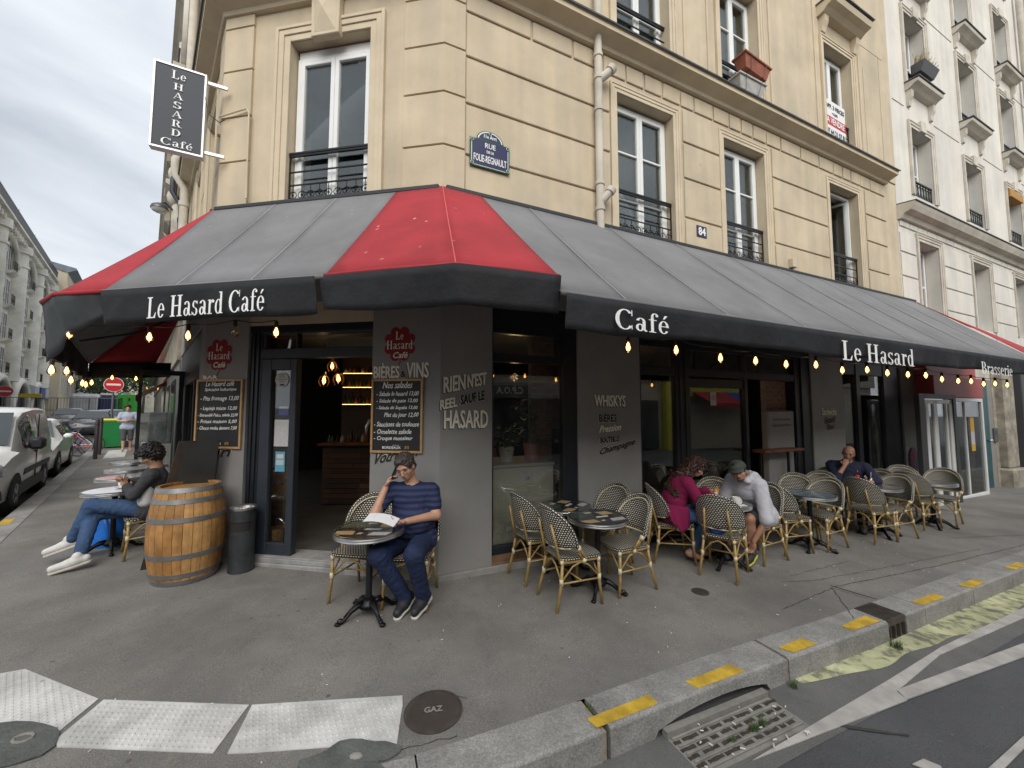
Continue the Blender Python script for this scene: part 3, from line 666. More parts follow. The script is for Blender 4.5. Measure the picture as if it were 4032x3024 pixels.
# ---------------------------------------------------------------- facades
def fbox(mb, f, u0, u1, n0, n1, z0, z1, bev=0): mb.box(u0, u1, n0, n1, z0, z1, FT(f), bev); return mb
def wall_open(mb, f, u0, u1, z0, z1, n0, n1, ops):
    """wall slab from n0 (inside) to n1 (street), with rectangular openings"""
    us = sorted({u0, u1, *[x for o in ops for x in o[:2] if u0 < x < u1]})
    for a, b in zip(us, us[1:]):
        c = (a + b) / 2; cuts_ = sorted([(max(z0, o[2]), min(z1, o[3])) for o in ops if o[0] < c < o[1] and o[3] > z0 and o[2] < z1]); z = z0
        for p, q in cuts_:
            if p > z + 1e-4: fbox(mb, f, a, b, n0, n1, z, p)
            z = q
        if z < z1 - 1e-4: fbox(mb, f, a, b, n0, n1, z, z1)
def moulding(mb, f, prof, u0, u1):
    """profile of (n, z) swept along u"""
    V = [P(f, u, n, z) for u in (u0, u1) for n, z in prof]; k = len(prof)
    mb.add(V, [tuple(range(k)), tuple(range(k, 2 * k))[::-1]] + [(i, (i + 1) % k, k + (i + 1) % k, k + i) for i in range(k)])
def surround(mb, f, u0, u1, z0, z1, w, n1, n0=0.0):
    """moulded frame round an opening: two steps and a bead, sides and head"""
    for a, b, nn in ((0, w * .42, n1 * .45), (w * .42, w * .78, n1 * .75), (w * .78, w, n1)):
        fbox(mb, f, u0 - b, u0 - a, n0, n0 + nn, z0, z1 + b, .004); fbox(mb, f, u1 + a, u1 + b, n0, n0 + nn, z0, z1 + b, .004)
        fbox(mb, f, u0 - a, u1 + a, n0, n0 + nn, z1 + a, z1 + b, .004)
def window(bld, f, u0, u1, z0, z1, ng, leaves=2, bars=(0.5,), curtain=None, openleaf=False, lab=None, pane_m=None, fr_m=None, depth=.5):
    fm = fr_m or wframe; w = u1 - u0; b = MB()
    for x0, x1, a, c in ((u0, u0 + .05, z0, z1), (u1 - .05, u1, z0, z1)): fbox(b, f, x0, x1, ng - .03, ng + .03, a, c, .006)
    fbox(b, f, u0 + .05, u1 - .05, ng - .03, ng + .03, z1 - .05, z1, .006); fbox(b, f, u0 + .05, u1 - .05, ng - .03, ng + .03, z0, z0 + .05, .006)
    lw = (w - .10) / leaves
    win = part('window', b, fm, bld, label=lab)
    for i in range(leaves):
        a0, a1 = u0 + .05 + i * lw, u0 + .05 + (i + 1) * lw; b = MB(); t = .055
        T = FT(f)
        if openleaf:
            piv = a0 if i == 0 else a1; sg = 1 if i == 0 else -1; ca, sa = math.cos(math.radians(72)), math.sin(math.radians(72))
            T = (lambda piv, sg: lambda u, n, z: P(f, piv + (u - piv) * ca, ng - abs(u - piv) * sa + (n - ng), z))(piv, sg)
        for x0, x1, c0, c1 in ((a0 + .002, a0 + t, z0 + .05, z1 - .05), (a1 - t, a1 - .002, z0 + .05, z1 - .05)): b.box(x0, x1, ng - .012, ng + .042, c0, c1, T, .005)
        for c0, c1 in ((z0 + .052, z0 + .05 + t * 1.3), (z1 - .05 - t, z1 - .052)): b.box(a0 + t, a1 - t, ng - .012, ng + .040, c0, c1, T, .005)
        for q in bars: zz = z0 + (z1 - z0) * q; b.box(a0 + t, a1 - t, ng - .008, ng + .034, zz - .014, zz + .014, T, .003)
        part('casement', b, fm, win)
        b = MB(); b.box(a0 + t - .004, a1 - t + .004, ng + .004, ng + .010, z0 + .10, z1 - .10, T); part('pane', b, pane_m or glass, win)
    b = MB()                                     # the room behind
    for x0, x1, n0, n1, c0, c1 in ((u0 - .4, u1 + .4, ng - depth - 1.2, ng - depth - 1.16, z0 - .3, z1 + .3), (u0 - .4, u0 - .38, ng - depth - 1.16, ng - .05, z0 - .3, z1 + .3), (u1 + .38, u1 + .4, ng - depth - 1.16, ng - .05, z0 - .3, z1 + .3),
                                   (u0 - .4, u1 + .4, ng - depth - 1.16, ng - .05, z1 + .28, z1 + .3), (u0 - .4, u1 + .4, ng - depth - 1.16, ng - .05, z0 - .3, z0 - .28)): fbox(b, f, x0, x1, n0, n1, c0, c1)
    part('room', b, room, win)
    if curtain:
        for c in curtain:
            a0, a1 = u0 + w * c[0], u0 + w * c[1]
            b = MB(); b.sheet(lambda s, t: P(f, a0 + (a1 - a0) * s, ng - .12 + .022 * math.sin(s * (a1 - a0) * 75), z0 + .06 + (z1 - z0 - .1) * t), 30, 2, .003); part('curtain', b, mat('net_curtain', (.62, .62, .60), .9, var=.1, vs=4) if len(c) < 3 else c[2], win, smooth=True)
    return win
def rail(bld, f, u0, u1, zs, zt, n, orn=True, mid=True):
    """window guard: handrail, thin bar and an ornamental cast band"""
    b = MB(); fbox(b, f, u0, u1, n - .022, n + .022, zt - .022, zt + .010, .006); fbox(b, f, u0, u1, n - .015, n + .015, zt - .042, zt - .024)
    r = part('railing', b, iron, bld); b = MB()
    hb = zt - .40; 
    for z in ([zt - .235] if mid else []) + [hb, zs + .03]: fbox(b, f, u0, u1, n - .008, n + .008, z - .007, z + .007)
    for u in (u0 + .008, u1 - .008): fbox(b, f, u - .008, u + .008, n - .008, n + .008, zs, zt - .02)
    part('bar', b, iron, r)
    if orn:
        b = MB(); k = max(3, int((u1 - u0) / .115)); st = (u1 - u0) / k; hh = hb - zs - .03
        for i in range(k):
            c = u0 + st * (i + .5)
            b.tube([(st * .42 * math.cos(a), n, st * .36 * math.sin(a)) for a in [q * math.pi / 5 for q in range(10)]], .006, 4, closed=True, T=lambda x, y, z, c=c: P(f, c + x, y, hb - hh * .32 + z))
            b.tube([(c - st * .4, n, hb - hh * .62), (c, n, zs + .035), (c + st * .4, n, hb - hh * .62)], .006, 4, T=FT(f)); b.tube([(c, n, hb), (c, n, zs + .03)], .005, 4, T=FT(f))
            b.ell((c, n, hb - hh * .32), (.016, .010, .016), 6, 4, FT(f))
        part('ornament', b, iron, r, kind='stuff')
    return r
B1 = thing('corner_building', 'cream stone corner building with the cafe on its ground floor', 'building', K)
AW = 4.15                                         # upper wall starts behind the awning
H1 = 13.2
opsR = [(2.49, 3.57, 4.02, 6.30), (4.705, 5.755, 4.02, 6.30), (7.78, 8.83, 4.02, 6.30), (2.49, 3.52, 7.12, 9.25), (4.69, 5.70, 7.12, 9.25), (7.78, 8.80, 7.12, 9.25), (2.49, 3.52, 10.2, 12.3), (4.69, 5.70, 10.2, 12.3), (7.78, 8.80, 10.2, 12.3)]
b = MB(); wall_open(b, 'R', 0.0, 10.49, 2.80, 6.93, -.42, -.022, opsR); wall_open(b, 'R', 0.0, 10.49, 6.93, H1, -.42, 0.0, opsR)
b.prism([(0, -.022), (0, -.42), (.1, -.42)], 2.8, 2.82)
b.v = b.v[:-6]; b.f = b.f[:-5]
part('wall', b, cream, B1)
opsC = [(.915, 1.985, 4.02, 6.33), (.915, 1.985, 7.2, 9.4)]
b = MB(); wall_open(b, 'C', 0.0, CW, 2.80, 6.90, -.42, -.010, opsC); wall_open(b, 'C', 0.0, CW, 6.90, H1, -.42, 0.0, opsC); part('wall', b, cream, B1)
opsL = [(.9, 1.9, 4.02, 6.33), (3.0, 4.0, 4.02, 6.33), (.9, 1.9, 7.2, 9.3), (3.0, 4.0, 7.2, 9.3), (5.0, 5.8, 7.2, 9.3)]
b = MB(); wall_open(b, 'L', 0.0, 6.3, 2.80, 6.90, -.42, -.022, opsL); wall_open(b, 'L', 0.0, 6.3, 6.90, H1, -.42, 0.0, opsL); part('wall', b, cream, B1)
# stone courses, each block its own piece, joints recessed
def block(f, u0, u1, z0, z1, n1=0.0, n0=-.021, gap=.014, m=None, skew=0):
    b = MB(); uu = (u0 + gap, u1 - gap); zz = (z0 + gap, z1 - gap)
    if skew:
        T = lambda u, n, z: P(f, u + skew * (z - z0) / (z1 - z0), n, z); b.box(uu[0], uu[1], n0, n1, zz[0], zz[1], T, .012)
    else: fbox(b, f, uu[0], uu[1], n0, n1, zz[0], zz[1], .012)
    return part('stone_block', b, m or cream, B1)
rows = [4.10, 4.73, 5.356, 5.935, 6.50]
for a, c in ((.245, 2.365), (3.755, 4.595), (5.955, 7.66), (9.09, 9.97)):
    for z0, z1 in zip(rows, rows[1:]):
        block('R', a, c, z0, z1)
vs_ = [.245, 1.13, 1.75, 2.25, 2.66, 3.0, 3.35, 3.73, 4.03, 4.47, 4.86, 5.16, 5.46, 5.83, 6.25, 6.85, 7.45, 7.95, 8.28, 8.58, 8.95, 9.35, 9.97]
for i, (a, c) in enumerate(zip(vs_, vs_[1:])):
    for wc in (3.03, 5.23, 8.3):
        if abs((a + c) / 2 - wc) < .55: break
    else: wc = None
    block('R', a, c, 6.50, 6.775, skew=0 if wc is None else ((a + c) / 2 - wc) * .05)
# corner blocks that wrap round the obtuse corner, and the left end blocks
kr = [4.05, 4.775, 5.40, 5.975, 6.56, 6.86]
for z0, z1 in zip(kr, kr[1:]):
    b = MB(); z0 += .013; z1 -= .013; n = .018
    A = [P('C', .48, n, 0), P('C', .0, n, 0).lerp(P('R', .0, n, 0), .5) + (nC + nR).normalized() * .001, P('R', .245, n, 0), P('R', .245, -.02, 0), P('R', 0, -.02, 0).lerp(P('C', 0, -.02, 0), .5), P('C', .48, -.02, 0)]
    b.prism([(p.x, p.y) for p in A], z0, z1); part('corner_block', b, cream, B1)
kl = [4.05, 4.86, 5.44, 6.05, 6.625, 6.86]
for z0, z1 in zip(kl, kl[1:]):
    b = MB(); z0 += .013; z1 -= .013; n = .022
    A = [P('C', 2.50, n, 0), P('C', CW, n, 0).lerp(P('L', .0, n, 0), .5), P('L', .45, n, 0), P('L', .45, -.02, 0), P('L', 0, -.02, 0), P('C', 2.50, -.02, 0)]
    b.prism([(p.x, p.y) for p in A], z0, z1); part('corner_block', b, cream, B1)
for z0, z1 in zip(kl, kl[1:]):
    for a, c in ((.45, .70), (2.1, 2.8), (4.2, 6.25)): block('L', a, c, z0, z1)
# window surrounds
for (a, c, z0, z1) in opsR[:3]: b = MB(); surround(b, 'R', a, c, 4.05, z1, .125, .030, -.020); part('window_surround', b, cream2, B1)
for (a, c, z0, z1) in opsR[3:6]: b = MB(); surround(b, 'R', a, c, 6.98, z1, .13, .045, .001); fbox(b, 'R', a - .33, a - .30, .001, .02, 6.98, 12); fbox(b, 'R', c + .30, c + .33, .001, .02, 6.98, 12); part('window_surround', b, cream2, B1)
b = MB(); surround(b, 'C', .915, 1.985, 4.05, 6.33, .19, .050, -.008); part('window_surround', b, cream2, B1)
for (a, c, z0, z1) in opsL: b = MB(); surround(b, 'L', a, c, max(z0, 4.0), z1, .13, .035, -.02 if z0 < 5 else .001); part('window_surround', b, cream2, B1)
# keystone with a pyramid face
b = MB(); T = lambda u, n, z: P('C', 1.471 + (u - 1.471) * (1 + (z - 6.3) * .10), n, z)
b.box(1.29, 1.652, -.005, .085, 6.265, 6.92, T, .008); part('keystone', b, cream2, B1)
b = MB(); q = [T(1.33, .086, 6.31), T(1.61, .086, 6.31), T(1.62, .086, 6.84), T(1.32, .086, 6.84), T(1.471, .15, 6.56)]; b.add(q, [(0, 1, 4), (1, 2, 4), (2, 3, 4), (3, 0, 4), (3, 2, 1, 0)]); part('keystone_pyramid', b, cream2, B1)
# string course / cornice round the three faces
CP = [(-.02, 6.78), (.05, 6.785), (.065, 6.83), (.10, 6.845), (.17, 6.87), (.215, 6.885), (.235, 6.89), (.24, 6.955), (.25, 6.965), (-.02, 6.985)]
def corner_sweep(prof, uC0, uR1, uL1):
    """sweep (n, z) along L, C and R with mitred corners"""
    b = MB(); k = len(prof)
    def mit(f1, u1, f2, u2, n):  # point where both offsets meet
        a = FR[f1][2]; c = FR[f2][2]; o = P(f1, u1, 0, 0); return o + (a + c) * (n / (1 + a.dot(c)))
    rings = [[P('L', uL1, n, z) for n, z in prof], [mit('C', CW, 'L', 0, n) + UP * z for n, z in prof], [mit('C', 0, 'R', 0, n) + UP * z for n, z in prof], [P('R', uR1, n, z) for n, z in prof]]
    for r_ in rings: b.v += r_
    for i in range(3):
        for j in range(k): b.f.append([i * k + j, i * k + (j + 1) % k, (i + 1) * k + (j + 1) % k, (i + 1) * k + j])
    b.f += [list(range(k)), list(range(3 * k, 4 * k))]; return b
part('cornice', corner_sweep(CP, 0, 9.98, 6.3), cream2, B1)
part('lead_flashing', corner_sweep([(-.02, 6.990), (.262, 6.970), (.268, 6.955), (.275, 6.974), (-.02, 7.004)], 0, 10.0, 6.3), lead, B1)
# windows
window(B1, 'C', .93, 1.97, 4.05, 6.20, -.145, bars=(), lab='tall white casement window above the cafe door')
b = MB(); fbox(b, 'C', .93, 1.97, -.17, -.13, 6.20, 6.31, .01); part('window_head', b, wframe, B1)
rail(B1, 'C', .915, 1.985, 4.10, 4.92, -.055)
for i, (a, c) in enumerate(((2.49, 3.57), (4.705, 5.755), (7.78, 8.83))):
    window(B1, 'R', a + .02, c - .01, 4.05, 6.27, -.20, bars=(.36, .68) if i < 2 else (), openleaf=(i == 2), curtain=[(.0, .55, mat('dark_curtain', (.25, .24, .22), .9))] if i == 0 else ([(.50, .97)] if i == 1 else None))
    rail(B1, 'R', a, c, 4.12, 4.93, -.10)
    window(B1, 'R', a + .02, c - .04, 7.12, 9.22, -.20, bars=(.33, .66) if i < 2 else (), curtain=[(.03, .48), (.55, .97)] if i < 2 else [(.5, .97)])
    rail(B1, 'R', a, c - .03, 7.06, 7.78, -.10, orn=False)
    b = MB(); 
    for k in (0.12, .5, .88):
        cu = a + (c - a) * k
        for s_ in (-1, 1): b.tube([(cu + s_ * .035 * math.sin(t), -.1, 7.12 + .20 * t / 3.1 + .03 * math.cos(2 * t)) for t in [q * .45 for q in range(8)]], .007, 4, T=FT('R'))
    part('scroll', b, iron, B1)
    window(B1, 'R', a + .02, c - .04, 10.2, 12.3, -.20)
# balcony ledge of the second floor, right hand window, with its consoles
for a, c in ((7.62, 9.05), (4.53, 5.9), (2.33, 3.7)):
    b = MB(); moulding(b, 'R', [(0, 9.72), (.12, 9.74), (.2, 9.80), (.30, 9.83), (.33, 9.92), (0, 9.95)], a, c); part('sill_ledge', b, cream2, B1)
    b = MB(); fbox(b, 'R', a - .02, c + .02, 0.002, .36, 9.952, 9.975); part('lead_flashing', b, lead, B1)
    for u in (a + .06, c - .20):
        b = MB(); moulding(b, 'R', [(0.001, 9.40), (.05, 9.42), (.07, 9.5), (.11, 9.6), (.12, 9.72), (0.001, 9.72)], u, u + .14); part('console', b, cream2, B1)
b = MB(); fbox(b, 'R', 9.15, 10.2, -.002, .004, 9.80, 9.815); fbox(b, 'R', 9.3, 9.315, -.002, .004, 7.0, 9.3); fbox(b, 'R', 10.0, 10.015, -.002, .004, 7.0, 9.8); part('wall_groove', b, creamd, B1)
for i, (a, c, z0, z1) in enumerate(opsL):
    window(B1, 'L', a + .02, c - .02, z0 + .02, z1 - .03, -.18); rail(B1, 'L', a, c, z0 + .05, z0 + .85, -.06, orn=False)
window(B1, 'C', .93, 1.97, 7.2, 9.38, -.16)
# vertical rain pipe on the long facade
pu = 2.095; b = MB(); T = FT('R')
b.tube([(pu, .085, z) for z in (4.0, 4.4, 6.0, 6.80)], .052, 14, T=T); rp_ = part('rain_pipe', b, whst2, B1, auto=True)
b = MB(); b.tube([(pu, .085, 6.80), (pu - .02, .12, 7.0), (pu - .02, .12, 7.2), (pu - .02, .07, 9), (pu - .02, .07, 13)], .05, 12, T=T); part('upper_pipe', b, whst2, rp_, auto=True)
for z in (6.60, 6.28, 5.83, 4.80, 4.45): b = MB(); b.tube([(pu, .085, z - .025), (pu, .085, z + .025)], .064, 14, T=T); part('collar', b, whst2, rp_, auto=True)
for z, du, r_ in ((6.33, .16, .055), (4.62, .12, .052)):
    b = MB(); b.tube([(pu, .085, z - .08), (pu + du * .6, .12, z - .0), (pu + du, .15, z + .07)], r_, 12, T=T); b.tube([(pu + du * .9, .145, z + .05), (pu + du * 1.15, .16, z + .1)], r_ * 1.25, 12, T=T); part('branch', b, whst2, rp_, auto=True)
    b = MB(); b.tube([(pu + du * 1.151, .1605, z + .101), (pu + du * 1.16, .161, z + .104)], r_ * .95, 12, T=T); part('cap', b, mat('pipe_cap', (.42, .28, .24), .6, var=.3, vs=20), rp_)
# pipe and cable on the door facade, left
b = MB(); b.tube([(2.905, .06, 5.44), (2.52, .055, 5.50), (2.485, .055, 5.44), (2.47, .055, 4.35)], .011, 6, T=FT('C')); part('conduit', b, cream2, B1)
# left facade: big white pipe and dark downpipe
for u, r_, m_ in ((5.2, .08, whst2), (6.22, .06, mat('zinc_pipe', (.05, .055, .07), .5, .4))):
    b = MB(); b.tube([(u, .14, 4.0), (u, .14, 6.7), (u, .32, 7.0), (u, .32, 7.3), (u, .16, 7.7), (u, .16, 13)], r_, 10, T=FT('L')); part('drain_pipe', b, m_, B1, auto=True)
    b = MB(); [b.tube([(u, .14, z), (u, .14, z + .10)], r_ * 1.22, 10, T=FT('L')) for z in (4.9, 5.3, 6.3)]; part('collar', b, m_, B1, auto=True)
# roof slab to close the volume
b = MB(); b.prism([(p.x, p.y) for p in (P('L', 6.3, -.1, 0), M0 - nL * .1, K, P('R', 10.49, -.1, 0), P('R', 10.49, -9, 0), P('L', 6.3, -9, 0))], H1, H1 + .15); part('roof', b, lead, B1)

# ---------------------------------------------------------------- the cafe front
G0 = .014
def clad(f, u0, u1, z0=.10, z1=2.80, n1=0.0, m=None, name='pillar'):
    b = MB(); fbox(b, f, u0, u1, -.30, n1, z0, z1, .004); return part(name, b, m or shopg, B1)
b = MB(); A = [P('C', .80, 0, 0), P('C', 0, 0, 0), P('R', .60, 0, 0), P('R', .60, -.3, 0), P('R', .1, -.3, 0), P('C', .80, -.3, 0)]; b.prism([(p.x, p.y) for p in A], .075, 3.05); part('corner_pillar', b, shopg, B1)
b = MB(); A = [P('C', 2.395, 0, 0), P('C', 3.0, 0, 0), P('C', 3.0, 0, 0) + dL * .55, P('C', 2.95, -.3, 0) + dL * .5, P('C', 2.395, -.3, 0)]; b.prism([(p.x, p.y) for p in A], .09, 3.05); part('corner_pillar', b, shopg, B1)
for a, c in ((1.765, 2.79), (6.80, 7.83), (10.13, 10.72)): clad('R', a, c, .07 if a < 3 else -.3, 3.0)
# plinth at the foot of the wall
b = MB(); fbox(b, 'R', -.005, 2.80, -.28, .022, -.2, .072, .006); fbox(b, 'R', 2.80, 10.72, -.28, .02, -.4, -.02, .006); part('plinth', b, shopg2, B1)
b = MB(); fbox(b, 'C', 0, .80, -.28, .022, -.2, .072, .006); fbox(b, 'C', 2.30, 3.0, -.28, .015, -.2, .085, .006); part('plinth', b, shopg2, B1)
# black fascia under the awning
b = MB()
fbox(b, 'R', .60, 10.13, -.25, -.02, 2.76, 4.14); fbox(b, 'C', .80, 2.395, -.25, -.02, 2.72, 4.14); fbox(b, 'L', .5, 6.2, -.25, -.02, 2.3, 4.14); part('fascia', b, blackp, B1)
b = MB(); fbox(b, 'R', 0, 10.6, -.42, .0, 3.05, 4.16); fbox(b, 'C', .0, CW, -.42, .0, 3.05, 4.16); fbox(b, 'L', 0, 6.2, -.4, .0, 3.05, 4.15); part('upper_fascia', b, shopg, B1)
# first window bay (right of the corner pillar)
def bar(f, lst, m=None, name='shop_frame', parent=B1, bev=.006):
    b = MB(); [fbox(b, f, *q, bev) for q in lst]; return part(name, b, m or blackp, parent)
sw = bar('R', [(.60, .63, -.12, -.03, .17, 2.76), (1.565, 1.765, -.16, -.02, .05, 2.76), (.63, 1.565, -.12, -.03, 2.36, 2.46), (.63, 1.565, -.12, -.03, 2.70, 2.76), (.63, 1.565, -.12, -.04, .17, .25), (1.48, 1.52, -.10, -.04, 2.46, 2.70)])
b = MB(); fbox(b, 'R', .63, 1.565, -.075, -.069, .25, 2.36); part('pane', b, glassd, sw)
b = MB(); fbox(b, 'R', .63, 1.48, -.075, -.069, 2.46, 2.70); part('pane', b, glassd, sw)
b = MB(); fbox(b, 'R', .60, 1.765, -.16, -.0, .0, .10, .004); fbox(b, 'R', .60, 1.765, -.14, -.02, .10, .168, .004); part('sill', b, mat('wood_sill', (.17, .10, .06), .7, var=.3, vs=9), sw)
# second bay
sw = bar('R', [(2.79, 2.83, -.14, -.02, -.05, 2.76), (3.49, 3.77, -.16, -.02, -.05, 2.76), (5.01, 5.08, -.14, -.02, -.05, 2.76), (6.35, 6.80, -.20, -.02, -.05, 2.76), (2.83, 6.35, -.12, -.025, 2.30, 2.42), (2.83, 6.35, -.12, -.03, 2.70, 2.76), (3.55, 3.60, -.018, -.006, -.05, 2.76), (3.66, 3.70, -.018, -.006, -.05, 2.76), (2.83, 3.49, -.12, -.04, -.02, .12), (3.77, 5.01, -.12, -.04, -.04, .10), (6.50, 6.53, -.018, .004, -.05, 2.76), (3.77, 5.01, -.12, -.04, 2.14, 2.28)])
for a, c, z0, z1 in ((2.83, 3.49, .12, 2.30), (3.77, 5.01, .10, 2.14), (2.83, 3.9, 2.42, 2.70), (3.95, 5.1, 2.42, 2.70), (5.15, 6.35, 2.42, 2.70)):
    b = MB(); fbox(b, 'R', a, c, -.075, -.069, z0, z1); part('pane', b, glassd, sw)
# third bay
sw = bar('R', [(7.83, 7.87, -.14, -.02, -.2, 2.76), (8.36, 8.50, -.14, -.02, -.2, 2.76), (9.42, 9.52, -.14, -.02, -.2, 2.76), (9.52, 10.13, -.14, -.035, -.2, 2.76), (7.87, 9.42, -.12, -.03, 2.5, 2.76), (7.87, 9.42, -.12, -.04, -.1, .10)])
for a, c in ((7.87, 8.36), (8.50, 9.42)): b = MB(); fbox(b, 'R', a, c, -.075, -.069, .10, 2.5); part('pane', b, glassd, sw)
# entrance: threshold, side light, dark column, transom
b = MB(); fbox(b, 'C', .78, 2.30, -.30, .045, .0, .085, .01); fbox(b, 'C', .80, 2.28, -.28, .030, .085, .135, .006); fbox(b, 'C', .82, 2.26, -.26, .012, .135, .150, .003); part('threshold', b, mat('threshold_stone', (.33, .325, .32), .7, var=.2, vs=7, grime=.25, gs=4), B1)
b = MB(); fbox(b, 'C', 2.235, 2.395, -.26, -.035, .09, 2.76, .004); fbox(b, 'C', 2.27, 2.30, -.034, -.02, .09, 2.76); fbox(b, 'C', 2.33, 2.36, -.034, -.02, .09, 2.76); part('door_column', b, blackp, B1)
sd_ = bar('C', [(2.10, 2.232, -.12, -.03, .15, 2.40), (1.766, 1.85, -.12, -.03, .15, 2.40), (1.85, 2.10, -.12, -.03, .15, .28), (1.85, 2.10, -.12, -.03, 2.27, 2.40)], bluep, 'side_door')
b = MB(); fbox(b, 'C', 1.85, 2.10, -.078, -.072, .28, 2.27); part('pane', b, glassd, sd_)
bar('C', [(.80, 2.232, -.14, -.02, 2.405, 2.52), (.80, 2.232, -.14, -.03, 2.70, 2.76), (1.775, 1.80, -.12, -.04, 2.52, 2.70), (2.20, 2.232, -.12, -.04, 2.52, 2.70)], bluep, 'transom')
b = MB(); fbox(b, 'C', .80, 1.775, -.085, -.08, 2.52, 2.70); fbox(b, 'C', 1.80, 2.20, -.085, -.08, 2.52, 2.70); part('transom_pane', b, glassd, B1)
b = MB(); fbox(b, 'C', .80, 1.775, -.60, -.58, 2.50, 2.74); part('lit_panel', b, mat('beige_panel', (.42, .36, .27), .8), B1)
# left side of the cafe: dark glazed front and open terrace door
sw = bar('L', [(.55, .65, -.1, -.02, 0, 2.3), (2.5, 2.6, -.1, -.02, 0, 2.3), (4.5, 4.8, -.1, -.02, 0, 2.3)])
b = MB(); fbox(b, 'L', .65, 2.5, -.07, -.065, .1, 2.3); part('pane', b, glassd, sw); b = MB(); fbox(b, 'L', 2.6, 4.5, -.07, -.065, .1, 2.3); part('pane', b, glassd, sw)
# stickers on the side door
def stick(u, z, w, h, m, nm, n=-.066, f='C', lab=None):
    b = MB(); fbox(b, f, u - w / 2, u + w / 2, n, n + .001, z - h / 2, z + h / 2); return part(nm, b, m, sd_ if f == 'C' else B1, label=lab)
b = MB(); b.lathe([(.088, 0), (.088, .002), (.001, .002)], 24, lambda x, y, z: P('C', 1.985 + x, -.066 + z, 2.155 + y)); part('round_sticker', b, mat('sticker_white', (.62, .62, .60), .5), sd_)
for i, (s_, hh) in enumerate((('MAGASIN', .018), ('SOUS', .016), ('SURVEILLANCE', .016), ('VIDEO', .016))): ftext(s_, 'C', 1.985 + (.07 if i == 2 else .04), -.0635, 2.205 - i * .026, .14 if i == 2 else .08, hh, klet, sd_)
b = MB(); fbox(b, 'C', 1.95, 2.01, -.0635, -.063, 2.085, 2.105); part('camera_symbol', b, klet, sd_)
stick(1.945, 1.79, .13, .10, mat('sticker_blue', (.10, .12, .28), .5), 'blue_sticker'); stick(1.945, 1.828, .13, .025, mat('sticker_white', (.62, .62, .60)), 'sticker_band', -.064)
stick(1.965, 1.53, .19, .31, mat('paper_white', (.58, .57, .56), .7, var=.1, vs=18), 'menu_sheet'); stick(1.97, 1.20, .125, .23, mat('sticker_cyan', (.12, .36, .48), .5), 'cyan_sticker')
stick(1.97, 1.26, .09, .05, mat('sticker_white', (.62, .62, .60)), 'sticker_band', -.0635); stick(1.97, 1.19, .10, .06, mat('sticker_pale', (.45, .58, .62), .5), 'sticker_band', -.0635)
stick(4.32, 1.97, .13, .20, mat('paper_white', (.58, .57, .56)), 'notice_sheet', -.066, 'R')
b = MB(); b.tube([(.04 * math.cos(k * math.pi / 9), 0, .04 * math.sin(k * math.pi / 9)) for k in range(18)], .004, 4, closed=True, T=lambda x, y, z: P('R', 4.32 + x, -.062, 1.99 + z)); b.tube([(-.028, 0, .028), (.028, 0, -.028)], .004, 4, T=lambda x, y, z: P('R', 4.32 + x, -.062, 1.99 + z)); part('no_smoking_symbol', b, mat('sign_red', (.55, .02, .02), .5), B1)
# ---- lettering painted on the pillars
def sh(s, f, u, z, w, h, m=clet, sm=klet, d=.008, **k):
    s_ = -1 if f == 'R' else 1
    ftext(s, f, u + s_ * d * .9, .0012, z - d, w, h, sm, B1, bold=.006, **k); ftext(s, f, u, .0035, z, w, h, m, B1, bold=.005, **k)
def clover_logo(f, uc, zc, sc_=1.0):
    b = MB(); 
    for i, (x, y, r_) in enumerate(((-.052, .135, .058), (.052, .135, .058), (-.125, .062, .055), (.125, .062, .055), (-.125, -.055, .055), (.125, -.055, .055), (-.052, -.13, .058), (.052, -.13, .058), (0, 0, .135))):
        b.add([P(f, uc + (x + r_ * math.cos(a)) * sc_, .002 + i * .0003, zc + (y + r_ * math.sin(a)) * sc_) for a in [k * math.pi / 9 for k in range(18)]], [tuple(range(18))])
    part('clover_logo', b, clover, B1); s_ = 1 if f == 'C' else -1
    ftext('Le', f, uc + s_ * .05 * sc_, .005, zc + .05 * sc_, .10 * sc_, .09 * sc_, clet, B1, serif=True); ftext('Hasard', f, uc + s_ * .155 * sc_, .005, zc - .055 * sc_, .31 * sc_, .095 * sc_, clet, B1, serif=True)
    ftext('Café', f, uc + s_ * .08 * sc_, .005, zc - .155 * sc_, .17 * sc_, .065 * sc_, clet, B1, slant=.25, bold=.003)
    b = MB(); b.tube([(0, .003, -.16), (-.01 * s_, .003, -.2), (s_ * .03, .003, -.26)], .004, 4, T=lambda x, y, z: P(f, uc + x * sc_, y, zc + z * sc_)); part('clover_stem', b, clover, B1)
clover_logo('C', .475, 2.525, 1.0); clover_logo('C', 2.79, 2.46, .98)
sh('BIÈRES', 'C', .775, 2.15, .30, .165); sh('&', 'C', .455, 2.16, .05, .06, klet, clet, .003); sh('VINS', 'C', .385, 2.15, .25, .165)
sh('Votre Vin', 'C', .775, 1.205, .52, .11, klet, clet, -.006, slant=.5, rise=.20); sh('BAR', 'C', 3.0, 2.17, .2, .04); sh('Vin', 'C', 2.99, 1.22, .40, .11, klet, clet, -.006, slant=.5, rise=.1)
sh('RIEN', 'R', .035, 1.985, .24, .165, rise=.18); sh("N'EST", 'R', .305, 2.045, .22, .145, rise=.18)
sh('REEL', 'R', -.0, 1.80, .185, .10, rise=.22); sh('SAUF LE', 'R', .225, 1.855, .275, .10, klet, clet, .003, rise=.22)
sh('HASARD', 'R', .045, 1.60, .50, .195)
